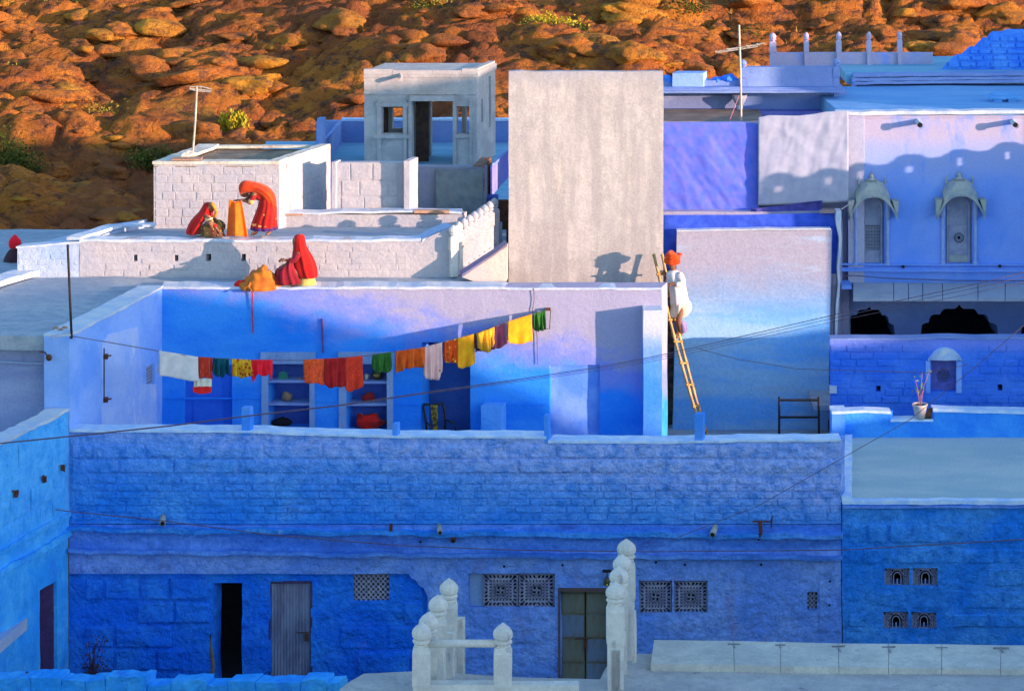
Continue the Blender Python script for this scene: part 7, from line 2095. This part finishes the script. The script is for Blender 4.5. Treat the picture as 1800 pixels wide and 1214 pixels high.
mb = MB(); mb.tube([w_(371, 356, -.16), w_(377, 363, -.17), w_(380, 373, -.17), w_(377, 382, -.18)], .035, 8); mb.build("veil_edge", cloth_mat("orange_edge", (.80, .30, .04)), wsq, True)
mb = MB(); mb.tube([w_(374, 383, -.30), w_(362, 388, -.27), w_(352, 399, -.22), w_(344, 410, -.18)], .014, 6); mb.build("veil_piping", cloth_mat("cream_piping", (.75, .66, .6)), wsq, True)
loft("sleeve", [(w_(362, 379, -.17), .07, .07, 1, (-.4, 0, 1)), (w_(368, 387, -.26), .06, .06, 1, (-.4, 0, 1)), (w_(373, 393, -.30), .055, .055, 1, (-.5, 0, 1))], C_gold, wsq, n=14)
loft("lower_sleeve", [(w_(374, 393, -.30), .055, .055, 1, (-.5, 0, 1)), (w_(380, 400, -.31), .045, .045, 1, (-.5, 0, 1))], C_redp, wsq, n=14)

# ---------------- seated woman and heap of cloth
YS = 54.28
def s_(px, py, dy=0.0): return W(px, py, YS + dy)
wse = thing("person", s_(520, 499), "seated woman wholly covered by a long scarlet veil, facing left", "person")
J = {}; B = []
def j3(n, px, py, dy, r, ry=None): J[n] = (s_(px, py, dy), r, ry or r)
j3('pelvis', 534, 482, 0, .14); j3('waist', 533, 465, 0, .11); j3('chest', 530, 446, 0, .13); j3('neck', 526, 431, -.01, .05); j3('skull', 524, 424, -.02, .075)
j3('shR', 526, 444, -.15, .055); j3('elR', 517, 459, -.20, .04); j3('wrR', 503, 457, -.18, .027)
j3('shL', 528, 444, .14, .055); j3('elL', 518, 460, .16, .04); j3('wrL', 504, 458, .08, .027)
j3('hipR', 528, 484, -.1, .09); j3('knR', 501, 466, -.16, .065); j3('anR', 498, 492, -.18, .04); j3('toeR', 488, 498, -.2, .03)
j3('hipL', 530, 484, .1, .09); j3('knL', 503, 466, .10, .065); j3('anL', 500, 492, .08, .04); j3('toeL', 490, 498, .05, .03)
B = [('pelvis', 'waist'), ('waist', 'chest'), ('chest', 'neck'), ('neck', 'skull'), ('chest', 'shR'), ('shR', 'elR'), ('elR', 'wrR'), ('chest', 'shL'), ('shL', 'elL'), ('elL', 'wrL'),
     ('pelvis', 'hipR'), ('hipR', 'knR'), ('knR', 'anR'), ('anR', 'toeR'), ('pelvis', 'hipL'), ('hipL', 'knL'), ('knL', 'anL'), ('anL', 'toeL')]
add_hand(J, B, 'wrR', J['wrR'][0], (-1, .1, .1), (0, -.4, 1)); add_hand(J, B, 'wrL', J['wrL'][0], (-1, -.1, .1), (0, .2, 1), -1)
skin_body("body", J, B, 'pelvis', M_skin, wse)
head_face(wse, s_(522, 425, -.03), (-.85, -.3, -.45), .085)
loft("veil", [(s_(527, 411), .03, .03, .1), (s_(526.5, 413), .09, .085, .2), (s_(526, 419), .118, .12, .3), (s_(526, 427), .122, .13, .4), (s_(528, 436), .135, .15, .6), (s_(531, 448, .0), .19, .20, .8), (s_(534, 460), .225, .22, 1), (s_(537, 473), .225, .22, 1), (s_(540, 483, -.02), .20, .20, 1), (s_(542, 489, -.02), .17, .18, 1)],
     C_redv, wse, n=48, folds=9, amp=.07, seed=7)
loft("skirt", [(s_(520, 452, -.04), .10, .18, .5, (-1, 0, .3)), (s_(507, 458, -.04), .13, .22, .8, (-.7, 0, .5)), (s_(503, 470, -.04), .19, .25, 1), (s_(505, 482, -.04), .23, .27, 1), (s_(508, 492, -.04), .27, .28, 1), (s_(510, 499, -.04), .27, .28, 1)], C_maroon, wse, n=48, folds=10, amp=.09, seed=8)
loft("sleeve", [(s_(526, 444, -.16), .075, .075, 1, (-.4, 0, -1)), (s_(520, 453, -.19), .068, .068, 1, (-.5, 0, -1)), (s_(517, 458, -.20), .062, .062, 1, (-1, 0, -.3)), (s_(510, 458, -.19), .052, .052, 1, (-1, 0, 0)), (s_(506, 458, -.185), .045, .045, 1, (-1, 0, 0))], C_maroon, wse, n=18, folds=4, amp=.06)
mb = MB(); c = s_(539, 0, -.02); c.z = ZT - .02; mb.lathe(c, [(.17, 0), (.19, .05), (.16, .14), (.14, .17)], 18)
tag(mb.build("yellow_basket", cloth_mat("yellow_straw", (.72, .58, .16), (.60, .42, .1)), None, True, wob=.01, wf=9), "low yellow basket seat under the woman in the scarlet veil", "basket")
vs = []; fs = []
mb = MB(); mb.ball((0, 0, 0), 1, 1, 1, 44, 30)
base = s_(457, 503, -.1)
vs = []
for v in mb.v:
    z = max(-.05, v.z)
    prof = 1 - .25 * max(0, z)
    x = v.x * .43 * prof + (.04 if z > .4 else 0); y = v.y * .33 * prof; zz = max(0, z) * .40 * (1 - .35 * abs(v.x) ** 1.5)
    p = Vector((x, y, zz))
    q = Vector((x * 1.0, y, zz))
    wv = abs(noise.noise(q * 5 + Vector((3, 1, 0)))) * .10 + abs(noise.noise(q * 11)) * .05 + noise.noise(q * 24) * .014
    p += Vector((v.x, v.y, max(v.z, 0))).normalized() * (wv - .05)
    if v.z < 0: p.z = -.03
    vs.append(base + p)
o = finish("cloth_heap", vs, mb.f, C_pile, None, True)
tag(o, "large heap of orange cloth beside the seated woman", "cloth heap")
mb = MB(); mb.ball((0, 0, 0), 1, 1, 1, 24, 14)
o = finish("red_cloth", [s_(424, 503, -.14) + Vector((v.x * .14, v.y * .12, max(0, v.z) * .12)) + nz(v * 2, 1.5, .03) for v in mb.v], mb.f, C_redp, None, True)
tag(o, "red cloth spilling from the left foot of the orange heap", "cloth")
cord([s_(441, 496, -.3), s_(437, 505, -.42), s_(442, 511, -.5)], .022, C_pile, "cloth_string", "orange tie trailing from the heap over the wall edge", "tie")

# ---------------- turbaned figure at the left edge
YL = 56.6
def l_(px, py, dy=0.0): return W(px, py, YL + dy)
wl = thing("person", l_(22, 520), "dark clothed figure with bright red head covering at the left edge", "person")
J = {}; B = []
def j4(n, px, py, dy, r, ry=None): J[n] = (l_(px, py, dy), r, ry or r)
j4('pelvis', 22, 490, 0, .14); j4('waist', 22, 475, 0, .12); j4('chest', 23, 456, 0, .14); j4('neck', 25, 441, 0, .055); j4('skull', 26, 434, 0, .075)
j4('shR', 12, 452, 0, .06); j4('elR', 8, 470, -.05, .045); j4('wrR', 14, 483, -.15, .03); j4('shL', 33, 452, 0, .06); j4('elL', 37, 470, -.05, .045); j4('wrL', 33, 483, -.15, .03)
j4('hipR', 17, 494, 0, .09); j4('knR', 16, 530, 0, .07); j4('anR', 16, 560, 0, .045); j4('toeR', 16, 563, -.12, .03); j4('hipL', 28, 494, 0, .09); j4('knL', 28, 530, 0, .07); j4('anL', 28, 560, 0, .045); j4('toeL', 28, 563, -.12, .03)
B = [('pelvis', 'waist'), ('waist', 'chest'), ('chest', 'neck'), ('neck', 'skull'), ('chest', 'shR'), ('shR', 'elR'), ('elR', 'wrR'), ('chest', 'shL'), ('shL', 'elL'), ('elL', 'wrL'),
     ('pelvis', 'hipR'), ('hipR', 'knR'), ('knR', 'anR'), ('anR', 'toeR'), ('pelvis', 'hipL'), ('hipL', 'knL'), ('knL', 'anL'), ('anL', 'toeL')]
skin_body("body", J, B, 'pelvis', M_skin, wl)
head_face(wl, l_(26, 435, .02), (.6, .7, -.2), .085)
C_brn = cloth_mat("dark_brown_shawl", (.045, .022, .028), (.07, .03, .04))
loft("shawl", [(l_(25, 436), .08, .08, .3), (l_(24, 444), .14, .13, .5), (l_(23, 455), .19, .16, .8), (l_(22, 470), .21, .18, 1), (l_(20, 490), .25, .2, 1), (l_(20, 530), .28, .22, 1), (l_(20, 560), .28, .22, 1)], C_brn, wl, n=30, folds=6, amp=.05)
mb = MB(); mb.ball(l_(36, 453, -.2), .035, .03, .05, 8, 6); mb.build("hand_cloth", C_kurta, wl, True)
loft("head_cloth", [(l_(26, 412), .015, .015, .1), (l_(26, 416), .06, .06, .3), (l_(26, 421), .115, .115, .4), (l_(26, 428), .135, .13, .5), (l_(26, 434), .125, .12, .6), (l_(26, 437), .08, .09, .6)], C_redb, wl, n=24, folds=5, amp=.07, seed=2)
slab("left_rear_roof", [(-14, 56.0), (-9.4, 56.0), (-9.0, 58.5), (-14, 58.5)], zr(560, 56.6), .2, M_roof, ut)
